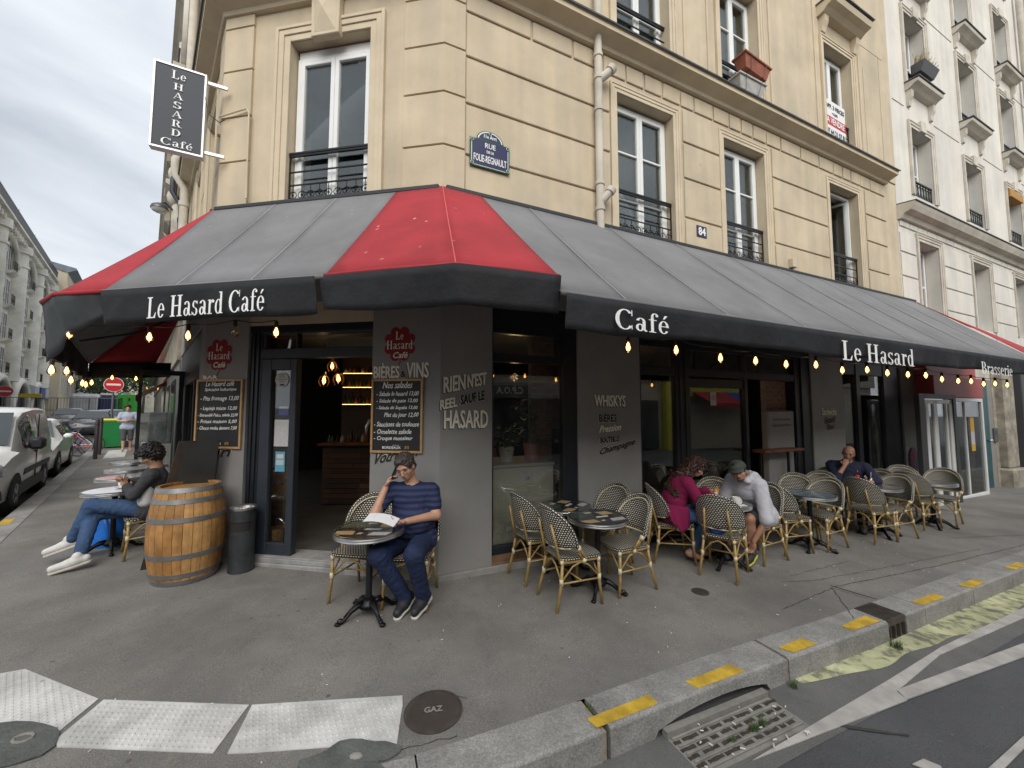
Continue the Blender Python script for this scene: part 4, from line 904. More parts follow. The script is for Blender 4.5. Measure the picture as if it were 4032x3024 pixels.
sh('WHISKYS', 'R', 2.02, 1.845, .50, .145); sh('BIÈRES', 'R', 2.085, 1.645, .275, .115, klet, clet, .004); sh('Pression', 'R', 2.085, 1.505, .34, .085, clet, klet, .003, slant=.35, rise=.08); sh('BOUTEILLE', 'R', 2.10, 1.37, .30, .07, klet, clet, .003, rise=.06); sh('Champagne', 'R', 2.07, 1.20, .58, .10, klet, clet, -.003, slant=.4, rise=.20)
sh('Sandwichs', 'R', 7.08, 1.70, .46, .13); sh('Snack', 'R', 7.14, 1.54, .34, .12, klet, clet, .003, slant=.4, rise=.1); sh('Box', 'R', 7.22, 1.43, .22, .10, klet, clet, .003, slant=.4, rise=.1)
# ---------------------------------------------------------------- awning
AWN = thing('cafe_awning', 'long grey and red cafe awning with black lettered valance round the corner', 'awning', P('R', .4, .1, 4.2))
def canopy(A, B, C_, D, m, sag=.02, nm='canopy_panel', nu=6, nv=8, fold=.0):
    """A,B on the wall, D,C_ at the front bar"""
    b = MB()
    def fn(s, t):
        top = A.lerp(B, s); bot = D.lerp(C_, s); p = top.lerp(bot, t)
        return p + UP * (-sag * math.sin(math.pi * t) - sag * .6 * math.sin(math.pi * s) * math.sin(math.pi * t) + fold * math.sin(s * 9 + t * 4) * math.sin(math.pi * t))
    b.sheet(fn, nu, nv, .004); return part(nm, b, m, AWN, smooth=True)
def seam(A, D, m, sag=.02, off=.004):
    b = MB(); pts = [A.lerp(D, t / 8) + UP * (-sag * math.sin(math.pi * t / 8) + off) for t in range(9)]; b.tube(pts, .0045, 5); return part('seam', b, m, AWN)
def valance(pts, h, m=blk_cv, wav=.012, lean=.0, hf=None, ph=0, nn=None):
    """pts: list of top points; hangs h below"""
    d = along(pts); L = d[-1]; n = max(6, int(L / .06)); b = MB()
    def at(s):
        x = s * L
        for i in range(len(pts) - 1):
            if x <= d[i + 1] + 1e-6: return pts[i].lerp(pts[i + 1], (x - d[i]) / (d[i + 1] - d[i])), (pts[i + 1] - pts[i]).normalized()
        return pts[-1], (pts[-1] - pts[-2]).normalized()
    def fn(s, t):
        p, tg = at(s); o = Vector((tg.y, -tg.x, 0)); hh = (hf(s) if hf else h)
        return p + o * (wav * math.sin(s * L * 5.2 + ph) * t + wav * .5 * math.sin(s * L * 11 + ph) * t * t + .006 * math.sin(s * L * 23 + 5 * t + ph) * math.sin(math.pi * t) + lean * t) - UP * (hh * t + .008 * math.sin(s * L * 4 + ph) * t)
    b.sheet(fn, n, 5, .003); return part('valance', b, m, AWN, smooth=True)
ZT, NT = 4.255, .05
zR, nRf = 2.655, 1.76
us = [.43] + [1.05 + i * 1.21 for i in range(8)] + [10.76]
for i, (a, c) in enumerate(zip(us, us[1:])): canopy(P('R', a, NT, ZT), P('R', c, NT, ZT), P('R', c, nRf, zR), P('R', a, nRf, zR), grey_cv, .018, fold=.006)
for u in us[1:-1]: seam(P('R', u, NT, ZT), P('R', u, nRf, zR), seam_m)
zC = lambda u: 2.865 + (u - .52) * .018
nCf = lambda u: 1.25 - (u - .52) * .055
uc = [.52, 1.25, 2.05, 2.90]
for a, c in zip(uc, uc[1:]): canopy(P('C', a, NT, ZT), P('C', c, NT, ZT), P('C', c, nCf(c), zC(c)), P('C', a, nCf(a), zC(a)), grey_cv, .02, fold=.008)
for u in uc[1:-1]: seam(P('C', u, NT, ZT), P('C', u, nCf(u), zC(u)), seam_m)
mid = Vector((-.388, 2.649, 2.805)); A1 = P('C', .52, 1.25, 2.87); B1_ = P('R', .43, 1.735, 2.775); KT = K + (nC + nR).normalized() * .055 + UP * ZT
canopy(KT, P('C', .52, NT, ZT), A1, mid, red_cv, .012); canopy(P('R', .43, NT, ZT), KT, mid, B1_, red_cv, .012); seam(KT, mid, seam_r, .012)
LB = P('L', .36, 1.39, 2.92); CB = P('C', 2.90, nCf(2.9), zC(2.9)); MT_ = M0 + (nC + nL).normalized() * .055 + UP * ZT
canopy(MT_, P('L', .30, NT, ZT), LB, LB.lerp(CB, .48) + Vector((-.03, -.10, 0)), red_cv, .02); canopy(P('C', 2.90, NT, ZT), MT_, LB.lerp(CB, .48) + Vector((-.03, -.10, 0)), CB, red_cv, .02)
LT = lambda u, n, z: P('L', u, n, z)
for a, c in ((.36, 1.9), (1.9, 3.4), (3.4, 4.85)): canopy(LT(a, NT, ZT), LT(c, NT, ZT), LT(c, 1.36, 2.90 - (c - .36) * .05), LT(a, 1.39, 2.92 - (a - .36) * .05), grey_cv, .02)
canopy(LT(4.85, NT, ZT), LT(5.0, NT, ZT - .3), LT(5.15, .45, 2.75), LT(4.85, 1.36, 2.67), red_cv, .01)
canopy(P('R', 10.76, NT, ZT), P('R', 12.6, .34, 3.78), P('R', 12.6, 1.45, 2.9), P('R', 10.76, nRf, zR), red_cv, -.03)
def roll(pts, r=.022, m=grey_cv): b = MB(); b.tube(pts, r, 8); part('front_bar', b, m, AWN, smooth=True)
roll([P('R', .43, nRf + .005, zR - .004), P('R', 10.76, nRf + .005, zR - .004)]); roll([P('C', .52, nCf(.52), zC(.52) - .004), P('C', 2.9, nCf(2.9), zC(2.9) - .004)]); roll([B1_, B1_.lerp(mid, .5) + UP * .012, mid, mid.lerp(A1, .5) + UP * .008, A1], .020, red_cv)
roll([CB, LB.lerp(CB, .48) + Vector((-.03, -.10, 0)), LB], .024, red_cv); roll([LB, LT(4.85, 1.37, 2.69)], .022)
roll([P('R', 10.76, nRf + .005, zR - .004), P('R', 12.6, 1.45, 2.9)], .02, red_cv)
b = MB()                                             # dark housing along the wall
for f, a, c in (('R', .02, 10.85), ('C', .02, 2.9), ('L', .02, 4.9)): b.box(a, c, .005, .085, ZT - .035, ZT + .022, FT(f), .012)
part('housing', b, mat('housing_black', (.03, .032, .035), .6), AWN)
vR = valance([P('R', .46, nRf + .03, zR - .01), P('R', 10.76, nRf + .03, zR - .01)], .25, wav=.014, hf=lambda s: .255 + .012 * math.sin(s * 25), lean=-.03)
vC = valance([P('C', 2.90, nCf(2.9) + .025, zC(2.9)), P('C', .60, nCf(.6) + .025, zC(.6))], .30, wav=.018, lean=-.04, hf=lambda s: .31 - .015 * s)
vK = valance([P('C', .40, 1.26, 2.865) + dC * .16, mid + (nC + nR) * .02, B1_ + nR * .03], .27, wav=.015, lean=-.05, hf=lambda s: .26 + .03 * math.sin(math.pi * s))
valance([LB, LB.lerp(CB, .48) + Vector((-.03, -.12, 0)), CB - UP * .01], .36, mat('faded_canvas', (.045, .052, .056), .85, var=.3, vs=3), .03, lean=-.10, ph=2, hf=lambda s: .62 - .42 * s)
valance([LT(4.85, 1.38, 2.69), LB - UP * .02], .42, wav=.03, lean=-.02, hf=lambda s: .36 + .14 * s); valance([LT(5.12, .2, 2.80), LT(4.85, 1.37, 2.69)], .30)
valance([P('R', 10.76, nRf + .03, zR - .01), P('R', 12.6, 1.47, 2.89)], .27)
b = MB()
for u in (3.2, 6.4, 9.6): b.tube([(u, .05, 3.6), (u, .95, 3.05), (u, 1.72, 2.65)], .018, 6, T=FT('R'))
b.tube([(2.3, .05, 3.7), (2.2, .6, 3.2), (2.2, 1.1, 2.9)], .018, 6, T=FT('C')); b.tube([(2.6, .05, 3.5), (2.5, .7, 3.0), (2.5, 1.3, 2.8)], .018, 6, T=FT('L'))
for k in range(3): pass
arm_m = blackp; part('arm', b, arm_m, AWN, kind='stuff')
def vt(s, f, u, z, w, h, n, parent, **k): ftext(s, f, u, n, z, w, h, wlet, parent, serif=True, **k)
vt('Le Hasard Café', 'C', 2.225, 2.592, 1.17, .185, 1.245, vC, rise=.02); vt('Café', 'R', .87, 2.42, .57, .155, 1.805, vR, rise=-.01)
vt('Le Hasard', 'R', 3.97, 2.345, 1.64, .215, 1.805, vR); vt('Brasserie', 'R', 7.70, 2.345, 1.24, .175, 1.805, vR)
# ---------------------------------------------------------------- string lights
def bulb(p, lit=True, parent=None, s=1.02, gang=True):
    T = lambda x, y, z: Vector(p) + Vector((x, y, z)) * s
    prof = [(.012, .052), (.014, .036), (.022, .018), (.031, -.008), (.030, -.026), (.020, -.046), (.001, -.055)]
    b = MB(); b.lathe(prof[::-1], 10, T); o = part('bulb', b, bulb_g, parent, smooth=True)
    b = MB(); b.lathe([(.0165, .045), (.0165, .085), (.009, .092)], 8, T); part('socket', b, mat('bulb_socket', (.03, .018, .012), .5), o)
    b = MB(); b.lathe([(.001, -.040), (.015, -.030), (.019, -.008), (.011, .020), (.004, .035)], 8, T) if lit else b.tube([(0, 0, -.02), (0, 0, .03)], .002, 4, T=T); part('filament', b, glow if lit else chalk, o, smooth=True)
    if lit: b = MB(); [b.tube([(x, 0, -.028), (x * .5, 0, .024)], .0016, 4, T=T) for x in (-.008, 0, .008)]; part('glowing_wire', b, fil, o, kind='stuff')
    return o
def strand(pts, lab, lit=None, hang=.10):
    t = thing('string_lights', lab, 'string lights', pts[0]); tops = [Vector(p) + UP * hang for p in pts]; w = []
    for a, c in zip(tops, tops[1:]): w += [a, a.lerp(c, .35) - UP * .02, a.lerp(c, .65) - UP * .02]
    b = MB(); b.tube(w + [tops[-1]], .005, 5); part('wire', b, iron, t)
    for i, p in enumerate(pts): bulb(p, lit[i] if lit else True, t)
    return t
strand([P('R', u, 1.5, z + .012) for u, z in ((1.27, 2.34), (1.84, 2.35), (2.44, 2.31), (2.98, 2.31), (3.50, 2.30), (4.07, 2.32), (4.62, 2.28), (5.20, 2.31), (5.71, 2.29), (6.28, 2.29), (6.82, 2.30), (7.34, 2.26), (7.91, 2.25), (8.4, 2.26), (8.9, 2.23), (9.4, 2.25), (9.95, 2.24))], 'long row of glowing bulbs under the valance over the chairs')
strand([P('C', u, 1.0, z) for u, z in ((3.46, 2.55), (2.51, 2.49), (2.08, 2.49), (1.58, 2.51), (1.16, 2.49))], 'short row of bulbs above the cafe door, one unlit', [True, True, True, False, True])
strand([P('L', u, 1.2, z) for u, z in ((-.42, 2.17), (.5, 2.23), (.87, 2.15), (1.99, 2.17), (2.39, 2.17), (3.18, 2.24))], 'row of glowing bulbs along the awning on the side street')
strand([P('L', 4.75, n, 2.42) for n in (.72, 1.05)], 'single pair of bulbs at the far end of the side awning')
# ---------------------------------------------------------------- inside the cafe
ROOMPOLY = [P('L', 6, -.3, 0), P('L', .5, -.3, 0), P('C', 2.8, -.25, 0), P('C', .4, -.28, 0), P('R', .4, -.28, 0), P('R', 10.1, -.28, 0), P('R', 10.1, -6.5, 0), P('L', 6, -6, 0)]
pl = [(p.x, p.y) for p in ROOMPOLY]
b = MB(); b.prism(pl, -.25, .125, lambda x, y, z: Vector((x, y, z if z > 0 else z)));
fl = MB(); fl.prism([(p.x, p.y) for p in (P('L', 6, -.3, 0), P('L', .5, -.3, 0), P('C', 2.8, -.25, 0), P('C', .4, -.28, 0), P('R', .6, -.28, 0), P('R', 2.8, -.28, 0), P('R', 2.8, -6.5, 0), P('L', 6, -6, 0))], -.15, .13); part('cafe_floor', fl, mat('cafe_floor', (.10, .095, .09), .6, var=.2, vs=3), B1)
fl = MB(); fl.prism([(p.x, p.y) for p in (P('R', 2.8, -.02, 0), P('R', 10.1, -.28, 0), P('R', 10.1, -6.5, 0), P('R', 2.8, -6.5, 0))], -.3, -.03); part('cafe_floor', fl, mat('cafe_floor', (.10, .095, .09)), B1)
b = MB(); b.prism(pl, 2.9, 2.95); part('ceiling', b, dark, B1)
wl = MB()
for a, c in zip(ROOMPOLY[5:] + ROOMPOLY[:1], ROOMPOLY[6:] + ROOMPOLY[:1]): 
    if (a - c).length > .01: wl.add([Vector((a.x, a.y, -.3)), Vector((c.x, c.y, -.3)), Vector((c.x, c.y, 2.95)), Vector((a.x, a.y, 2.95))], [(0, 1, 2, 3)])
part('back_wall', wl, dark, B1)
_bm = {}
def brick_wall(f, u0, u1, z0, z1, n, bl=.21, rh=.077, th=.10, flip=False, holder=None):
    b = MB(); fbox(b, f, u0, u1, n - th, n - .012, z0, z1); h = part('brick_wall', b, mortar, B1)
    def bm(l):
        k = round(l, 3)
        if k not in _bm:
            q = MB(); q.box(0, l - .014, -.014, 0, 0, rh - .014, bev=.004); me = q.mesh('brick'); me.materials.append(brick); _bm[k] = me
        return _bm[k]
    o, d, nn = FR[f]; M = Matrix((( d.x, nn.x, 0, 0), (d.y, nn.y, 0, 0), (0, 0, 1, 0), (0, 0, 0, 1)))
    z = z0; r_ = 0
    while z + rh <= z1 + .01:
        u = u0 - (bl / 2 if r_ % 2 else 0)
        while u < u1 - .03:
            a = max(u, u0); c = min(u + bl, u1)
            if c - a > .04:
                br = bpy.data.objects.new('brick', bm(c - a)); COL.objects.link(br); br.parent = h; br.matrix_world = Matrix.Translation(P(f, a + .007, n + random.uniform(-.004, .003), z + .007)) @ M
            u += bl
        z += rh; r_ += 1
    return h
brick_wall('R', 1.34, 1.86, .17, 2.85, -.45); brick_wall('R', 5.80, 6.64, .0, 2.50, -.18); brick_wall('C', 2.20, 2.58, .15, 1.30, -.42); brick_wall('R', 7.9, 9.4, .0, 2.3, -1.3, bl=.22)
# chest cooler in the first window with plants
cl_ = thing('display_cooler', 'pale steel counter cooler behind the first window, plants on top', 'cooler', P('R', 1.0, -.5, .13))
b = MB(); fbox(b, 'R', .55, 1.55, -1.0, -.25, .2, 1.10, .01); part('body', b, mat('steel_beige', (.60, .57, .48), .45, .2, var=.12, vs=2), cl_); b = MB(); fbox(b, 'R', .54, 1.56, -1.02, -.235, 1.10, 1.135, .006); part('lid', b, mat('steel_pale', (.60, .58, .52), .35, .3), cl_)
b = MB(); fbox(b, 'R', 1.10, 1.25, -.249, -.246, .92, 1.04); part('label', b, mat('paper_white', (.58, .57, .56)), cl_); ftext('CE', 'R', 1.15, -.244, .94, .05, .035, klet, cl_); b = MB(); fbox(b, 'R', 1.32, 1.52, -.249, -.246, .97, 1.05); part('label', b, mat('paper_white', (.58, .57, .56)), cl_)
def pot_plant(f, u, n, z, r_, h, mpot, lab, seed, lh=.6, nl=150, sp=.25):
    t = thing('potted_plant', lab, 'plant', P(f, u, n, z)); b = MB(); b.lathe([(r_ * .75, 0), (r_, h * .9), (r_, h), (r_ * .88, h), (r_ * .85, h * .85), (.001, h * .85)], 20); part('pot', b, mpot, t, world=False, auto=True)
    R = random.Random(seed); b = MB(); s = MB()
    for k in range(nl):
        a = R.uniform(0, 6.3); d = sp * R.random() ** .6; zz = h + lh * R.random(); x, y = d * math.cos(a), d * math.sin(a); L = R.uniform(.06, .12); dr = Vector((math.cos(a + R.uniform(-1, 1)), math.sin(a + R.uniform(-1, 1)), R.uniform(-.5, .5))).normalized(); w_ = dr.cross(UP).normalized() * L * .18
        p = Vector((x, y, zz)); b.add([p, p + dr * L * .5 + w_, p + dr * L, p + dr * L * .5 - w_], [(0, 1, 2, 3)])
    for k in range(7): a = k * .9; s.tube([(0, 0, h * .8), (sp * .3 * math.cos(a), sp * .3 * math.sin(a), h + lh * .5), (sp * .6 * math.cos(a), sp * .6 * math.sin(a), h + lh * .85)], .004, 4)
    part('leaves', b, leaf2, t, world=False, kind='stuff'); part('stem', s, leaf, t, world=False, kind='stuff'); return t
pot_plant('R', 1.0, -.5, 1.137, .10, .19, mat('white_ceramic', (.60, .58, .54), .3), 'leafy plant in white pot on the cooler behind the window', 1, .28, 90, .16)
pot_plant('R', 1.36, -.5, 1.137, .11, .22, mat('pink_ceramic', (.50, .26, .24), .4), 'tall leafy plant in pink pot behind the first window', 2, .62, 200, .22)
b = MB(); fbox(b, 'R', 1.62, 1.84, -.42, -.38, .3, 1.55, .005); t = solo('standing_board', b, slate, 'dark board leaning inside behind the pink plant pot', 'chalkboard'); ftext('Hasard', 'R', 1.65, -.378, 1.36, .16, .06, chalk, t, slant=.2)
# cooler cabinet and high wooden counter in the open bay
cb = thing('cooler_cabinet', 'tall light grey cabinet standing in front of the brick pillar', 'cabinet', P('R', 5.8, -.1, 0))
b = MB(); fbox(b, 'R', 5.60, 6.32, -.17, -.04, .0, 1.79, .02); part('body', b, mat('cabinet_grey', (.27, .265, .26), .5, var=.08, vs=2), cb); b = MB()
for z in (1.62, 1.52): b = MB(); fbox(b, 'R', 5.72, 6.20, -.039, -.030, z, z + .03, .004); part('vent', b, mat('cabinet_dark', (.12, .12, .12), .5), cb)
ct = thing('wooden_counter', 'high reddish wooden counter with black legs in the open bay', 'counter', P('R', 5.6, .1, 0))
b = MB(); fbox(b, 'R', 5.12, 6.15, -.015, .20, 1.12, 1.165, .008); part('top', b, mat('red_wood', (.16, .055, .03), .4, var=.4, vs=12), ct)
for u in (5.18, 5.9, 6.10): b = MB(); fbox(b, 'R', u, u + .03, .05, .08, -.05, 1.12); part('leg', b, iron, ct)
# bar seen through the door
bar_ = thing('bar_counter', 'wood clad bar counter deep inside the cafe seen through the door', 'bar', (-3.0, 7.1, .13))
b = MB(); b.box(-3.35, -.3, 7.0, 7.5, .13, 1.17); part('body', b, dark, bar_); b = MB(); b.box(-3.42, -.3, 6.9, 7.55, 1.17, 1.215, bev=.01); part('top', b, mat('red_wood', (.16, .055, .03)), bar_)
R_ = random.Random(5); wms = [mat('plank_a', (.10, .045, .025), .6), mat('plank_b', (.16, .085, .045), .6), mat('plank_c', (.06, .03, .02), .6)]
for r_ in range(11):
    x = -3.35 + R_.uniform(0, .2)
    b = MB(); b.box(-3.35, x, 6.985, 7.0, .16 + r_ * .088, .24 + r_ * .088); part('plank', b, wms[0], bar_) if x > -3.30 else None
    while x < -.5: l = R_.uniform(.3, .8); b = MB(); b.box(x + .004, x + l, 6.975 - R_.uniform(0, .01), 6.998, .162 + r_ * .088, .244 + r_ * .088); part('plank', b, R_.choice(wms), bar_); x += l
tap = thing('beer_tap', 'curved chrome beer tap column on the bar', 'tap', (-2.62, 7.1, 1.215)); b = MB(); b.tube([(0, 0, 0), (0, 0, .28), (.04, 0, .38), (.12, 0, .42), (.2, 0, .38)], .035, 10); part('column', b, alu, tap, world=False, smooth=True); b = MB(); b.tube([(.17, 0, .38), (.17, -.03, .50)], .012, 6); part('handle', b, iron, tap, world=False)
botm = [mat('bottle_amber', (.20, .09, .02), .15), mat('bottle_green', (.02, .07, .03), .15), mat('bottle_clear', (.35, .33, .28), .1), mat('bottle_dark', (.03, .015, .01), .15)]
for (lx, ly, lz) in ((-2.9, 6.2, 2.4), tuple(P('R', 1.5, -1.3, 2.3)), tuple(P('R', 3.9, -1.5, 2.3)), tuple(P('R', 8.2, -.8, 2.4))):
    ld = bpy.data.lights.new('lamp_light', 'POINT'); ld.energy = 3; ld.color = (1, .62, .30); ld.shadow_soft_size = .06; lo = bpy.data.objects.new('lamp_light', ld); COL.objects.link(lo); lo.location = (lx, ly, lz)
shelf = thing('bottle_shelf', 'back bar shelves with under-shelf lights behind the counter', 'shelf', (-2.8, 7.9, 1.5))
for z in (1.88, 2.22, 2.50): b = MB(); b.box(-3.42, -1.5, 7.8, 8.0, z, z + .025); part('board', b, blackp, shelf); b = MB(); b.box(-3.38, -1.6, 7.80, 7.812, z + .026, z + .033); part('light_strip', b, mat('warm_strip', (1, .6, .25), .5, emit=(1, .52, .16), es=3.5), shelf)
b = MB(); b.box(-3.5, -1.4, 8.05, 8.1, .2, 2.9); part('back_panel', b, mat('bar_panel', (.05, .03, .02), .5), shelf)
R_ = random.Random(9); bt = []
for i in range(4):
    b = MB(); hh = (.13, .16, .11, .20)[i]; rr_ = (.032, .03, .036, .028)[i]; b.lathe([(rr_, 0), (rr_, hh * .62), (rr_ * .35, hh * .8), (rr_ * .33, hh), (.001, hh)], 8); me = b.mesh('bottle', True); me.materials.append(botm[i]); bt.append(me)
k = 0
for z in (1.905, 2.245, 2.525, 1.216):
    x = -3.36
    while x < (-2.35 if z > 1.3 else -2.75):
        o = bpy.data.objects.new('bottle', R_.choice(bt)); COL.objects.link(o); o.location = (x, 7.88 if z > 1.3 else 7.3 + R_.uniform(-.1, .1), z); o.scale = (1, 1, R_.uniform(.8, 1.3)); o['category'] = 'bottle'; o['group'] = 'bottles and glasses of the bar'; o['label'] = 'small bottle or glass standing on the ' + {1.905: 'lowest lit shelf', 2.245: 'middle lit shelf', 2.525: 'top lit shelf', 1.216: 'bar counter'}[z] + ' inside the cafe'; x += R_.uniform(.07, .10); k += 1
for i, (x, y, z) in enumerate(((-2.94, 6.1, 2.27), (-2.67, 6.0, 2.29), (-3.05, 6.6, 2.55))):
    t = thing('pendant_lamp', ('faceted pendant lamp hanging lowest inside the doorway on the left', 'faceted pendant lamp nearest the beer tap in the doorway', 'small pendant lamp further back above the bar')[i], 'lamp', (x, y, z)); bulb((x, y, z), True, t, 1.5)
    b = MB(); q = [(.0, .10), (.07, .03), (.085, -.03), (.05, -.11)]
    for a in range(6): A_ = a * math.pi / 3; b.tube([(r_ * math.cos(A_), r_ * math.sin(A_), zz) for r_, zz in q], .003, 4, T=lambda X, Y, Z: Vector((x + X, y + Y, z + Z)))
    part('cage', b, mat('copper_wire', (.35, .14, .06), .3, .9), t, kind='stuff'); b = MB(); b.tube([(x, y, z + .12), (x, y, 2.9)], .004, 4); part('cord', b, iron, t)
for i, (f, u, n, z) in enumerate((('R', .95, -2.2, 2.2), ('R', 3.6, -1.8, 2.25), ('R', 3.15, -1.2, 2.15), ('R', 4.6, -2.0, 2.25))):
    t = thing('pendant_lamp', ('warm bulb glowing behind the first shop window', 'warm bulb glowing behind the glass door', 'low warm bulb behind the narrow pane', 'warm bulb deepest behind the glass door')[i], 'lamp', P(f, u, n, z)); bulb(P(f, u, n, z), True, t, 1.2); b = MB(); b.tube([P(f, u, n, z + .1), P(f, u, n, 2.9)], .004, 4); part('cord', b, iron, t)
# basket behind the side door glass
bk = thing('wicker_basket', 'wicker basket with a glass jar behind the side door pane', 'basket', P('C', 2.13, -.24, .15)); b = MB()
b.lathe([(.085, 0), (.10, .24), (.092, .24), (.08, .02), (.001, .02)], 20); part('basket', b, mat('wicker', (.36, .21, .09), .7, var=.5, vs=60, bump=.004, bs=90), bk, world=False, auto=True); b = MB(); b.tube([(.10 * math.cos(a), 0, .24 + .11 * math.sin(a)) for a in [k * math.pi / 8 for k in range(9)]], .006, 6); part('handle', b, alu, bk, world=False)
# ---------------------------------------------------------------- boards on the pillars
def board(u, z0, z1, w, lines, lab, f='C'):
    t = thing('menu_chalkboard', lab, 'chalkboard', P(f, u, .02, z0)); n = .006; b = MB()
    b.box(u - w / 2 + .02, u + w / 2 - .02, n, n + .012, z0 + .02, z1 - .02, FT(f)); bd = part('slate', b, slate, t)
    b = MB(); 
    for q in ((u - w / 2, u - w / 2 + .025, z0, z1), (u + w / 2 - .025, u + w / 2, z0, z1), (u - w / 2 + .025, u + w / 2 - .025, z0, z0 + .025), (u - w / 2 + .025, u + w / 2 - .025, z1 - .025, z1)): fbox(b, f, q[0], q[1], n, n + .026, q[2], q[3], .003)
    part('frame', b, pine, t)
    for (s, x, y, ww, hh) in lines:
        ftext(s, f, u + w / 2 - .035 - x * (w - .07), n + .013, z1 - .04 - y * (z1 - z0 - .08), ww * (w - .07), hh, chalk, bd, slant=.22, rise=.01, wob=.0018, bold=.0012)
    ftext('BORDEAUX', f, u + w / 2 - .035 - .2 * (w - .07), n + .013, z0 + .045, .40 * (w - .07), .026, wlet, bd, bold=.001); ftext('VINS DE', f, u + w / 2 - .035 - .42 * (w - .07), n + .013, z0 + .078, .14 * (w - .07), .010, wlet, bd)
    ftext('B', f, u + w / 2 - .035 - .68 * (w - .07), n + .013, z0 + .045, .10 * (w - .07), .032, mat('gold_print', (.45, .26, .06), .5), bd, slant=.3)
    return t
board(.487, 1.335, 2.14, .60, [('Nos salades', .18, .09, .64, .07), ('- Salade le hasard 13,00', .04, .215, .92, .055), ('- Salade de pate 12,00', .04, .32, .9, .05), ('- Salade de Sopska 13,00', .04, .42, .9, .045), ('Plat du jour 12,00', .22, .54, .74, .06), ('- Saucisses de toulouse', .0, .665, .98, .05), ('- Omelette salade', .0, .775, .82, .05), ('- Croque monsieur', .0, .885, .84, .055)], 'chalkboard menu headed Nos salades beside the man on the phone')
board(2.745, 1.345, 2.165, .64, [('Le Hasard café', .16, .06, .68, .055), ('Spécialité balkanique', .14, .15, .76, .045), ('- Pita fromage 13,00', .04, .31, .92, .065), ('- Lepinja mixte 12,00', .05, .46, .88, .055), ('- Entremêlé Pulco, salade 22,00', .0, .555, .96, .04), ('- Frites maison 5,00', .0, .66, .94, .045), ('- Choco moka dessert 7,00', .0, .765, .95, .045)], 'chalkboard menu headed Le Hasard café above the wine barrel')
# street name plate, house number, for-sale board
sp = thing('street_name_plate', 'blue enamel street name plate with green border on the cream wall', 'street sign', P('R', .55, .02, 4.6))
navy = mat('enamel_blue', (.012, .016, .075), .35); green = mat('enamel_green', (.02, .105, .045), .25); white_e = mat('enamel_white', (.80, .80, .80), .3)
def plate_poly(c, w, h, r_, k=1.0): 
    pts = [(-w / 2, 0), (w / 2, 0), (w / 2, h), (r_, h)]; pts += [(r_ * math.cos(a), h + r_ * .72 * math.sin(a)) for a in [q * math.pi / 10 for q in range(1, 10)]]; pts += [(-r_, h), (-w / 2, h)]; return pts
def pp(poly, n0, n1, m, nm, par, uc=.552, z=4.615, f='R'): b = MB(); b.prism([(x, y) for x, y in poly], n0, n1, lambda x, y, h: P(f, uc + x, h, z + y)); return part(nm, b, m, par)
pp(plate_poly(0, .50, .335, .17), .020, .030, green, 'plate', sp); pp([(x * .93, .012 + y * .955) for x, y in plate_poly(0, .50, .335, .17)], .0305, .0312, white_e, 'inner_line', sp)
pp([(x * .90, .018 + y * .93) for x, y in plate_poly(0, .50, .335, .16)], .0316, .0322, navy, 'field', sp); b = MB(); fbox(b, 'R', .552 - .17, .552 + .17, .0324, .033, 4.945, 4.957); part('divider', b, green, sp)
for x, y in ((-.225, .028), (.225, .028), (-.225, .308), (.225, .308), (0, .425)):
    b = MB(); b.lathe([(.026, 0), (.026, .002), (.001, .002)], 14, lambda X, Y, Z: P('R', .552 + x + X, .033 + Z, 4.615 + y + Y)); part('roundel', b, green, sp); b = MB(); b.tube([P('R', .552 + x + .018 * math.cos(a), .0365, 4.615 + y + .018 * math.sin(a)) for a in [q * math.pi / 6 for q in range(12)]], .003, 4, closed=True); part('ring', b, white_e, sp)
for s_, dx, z, w_, h_ in (('11e Arrt', -.08, 4.975, .16, .045), ('RUE', -.065, 4.855, .13, .06), ('DE LA', -.045, 4.795, .09, .032), ('FOLIE-REGNAULT', -.205, 4.675, .41, .085)): ftext(s_, 'R', .552 + dx, .0325, z, w_, h_, white_e, sp, bold=.0015)
hn = thing('house_number_plate', 'small blue enamel plate with number 84', 'house number', P('R', 4.095, .01, 4.56)); b = MB(); fbox(b, 'R', 3.985, 4.205, .001, .010, 4.475, 4.655, .003); part('plate', b, navy, hn); ftext('84', 'R', 4.02, .010, 4.505, .15, .12, white_e, hn, bold=.006)
sb = thing('for_sale_board', 'white and red A VENDRE board tied to the upper window guard', 'sign', P('R', 8.15, .0, 7.5)); T = lambda u, n, z: P('R', u, n + (u - 8) * .03, z)
for z0, z1, m_ in ((7.76, 8.10, mat('board_white', (.78, .78, .77), .5)), (7.56, 7.76, mat('board_red', (.55, .03, .04), .5)), (7.28, 7.56, mat('board_white', (.78, .78, .77)))): b = MB(); b.box(7.78, 8.52, -.03, -.02, z0 - .0, z1, lambda u, n, z: P('R', u, n, z - (u - 7.78) * .04)); part('panel', b, m_, sb)
dk = mat('board_ink', (.06, .06, .07), .6)
for s_, u, z, w_, h_, m_ in (('APP. 3 PIECES', 7.82, 7.925, .66, .085, dk), ('+ CAVE', 8.03, 7.80, .2, .05, dk), ('A VENDRE', 7.84, 7.60, .62, .12, wlet), ('07 64 21 57 81', 7.82, 7.38, .66, .10, dk)): ftext(s_, 'R', u, -.019, z, w_, h_, m_, sb, bold=.004, rise=-.04)
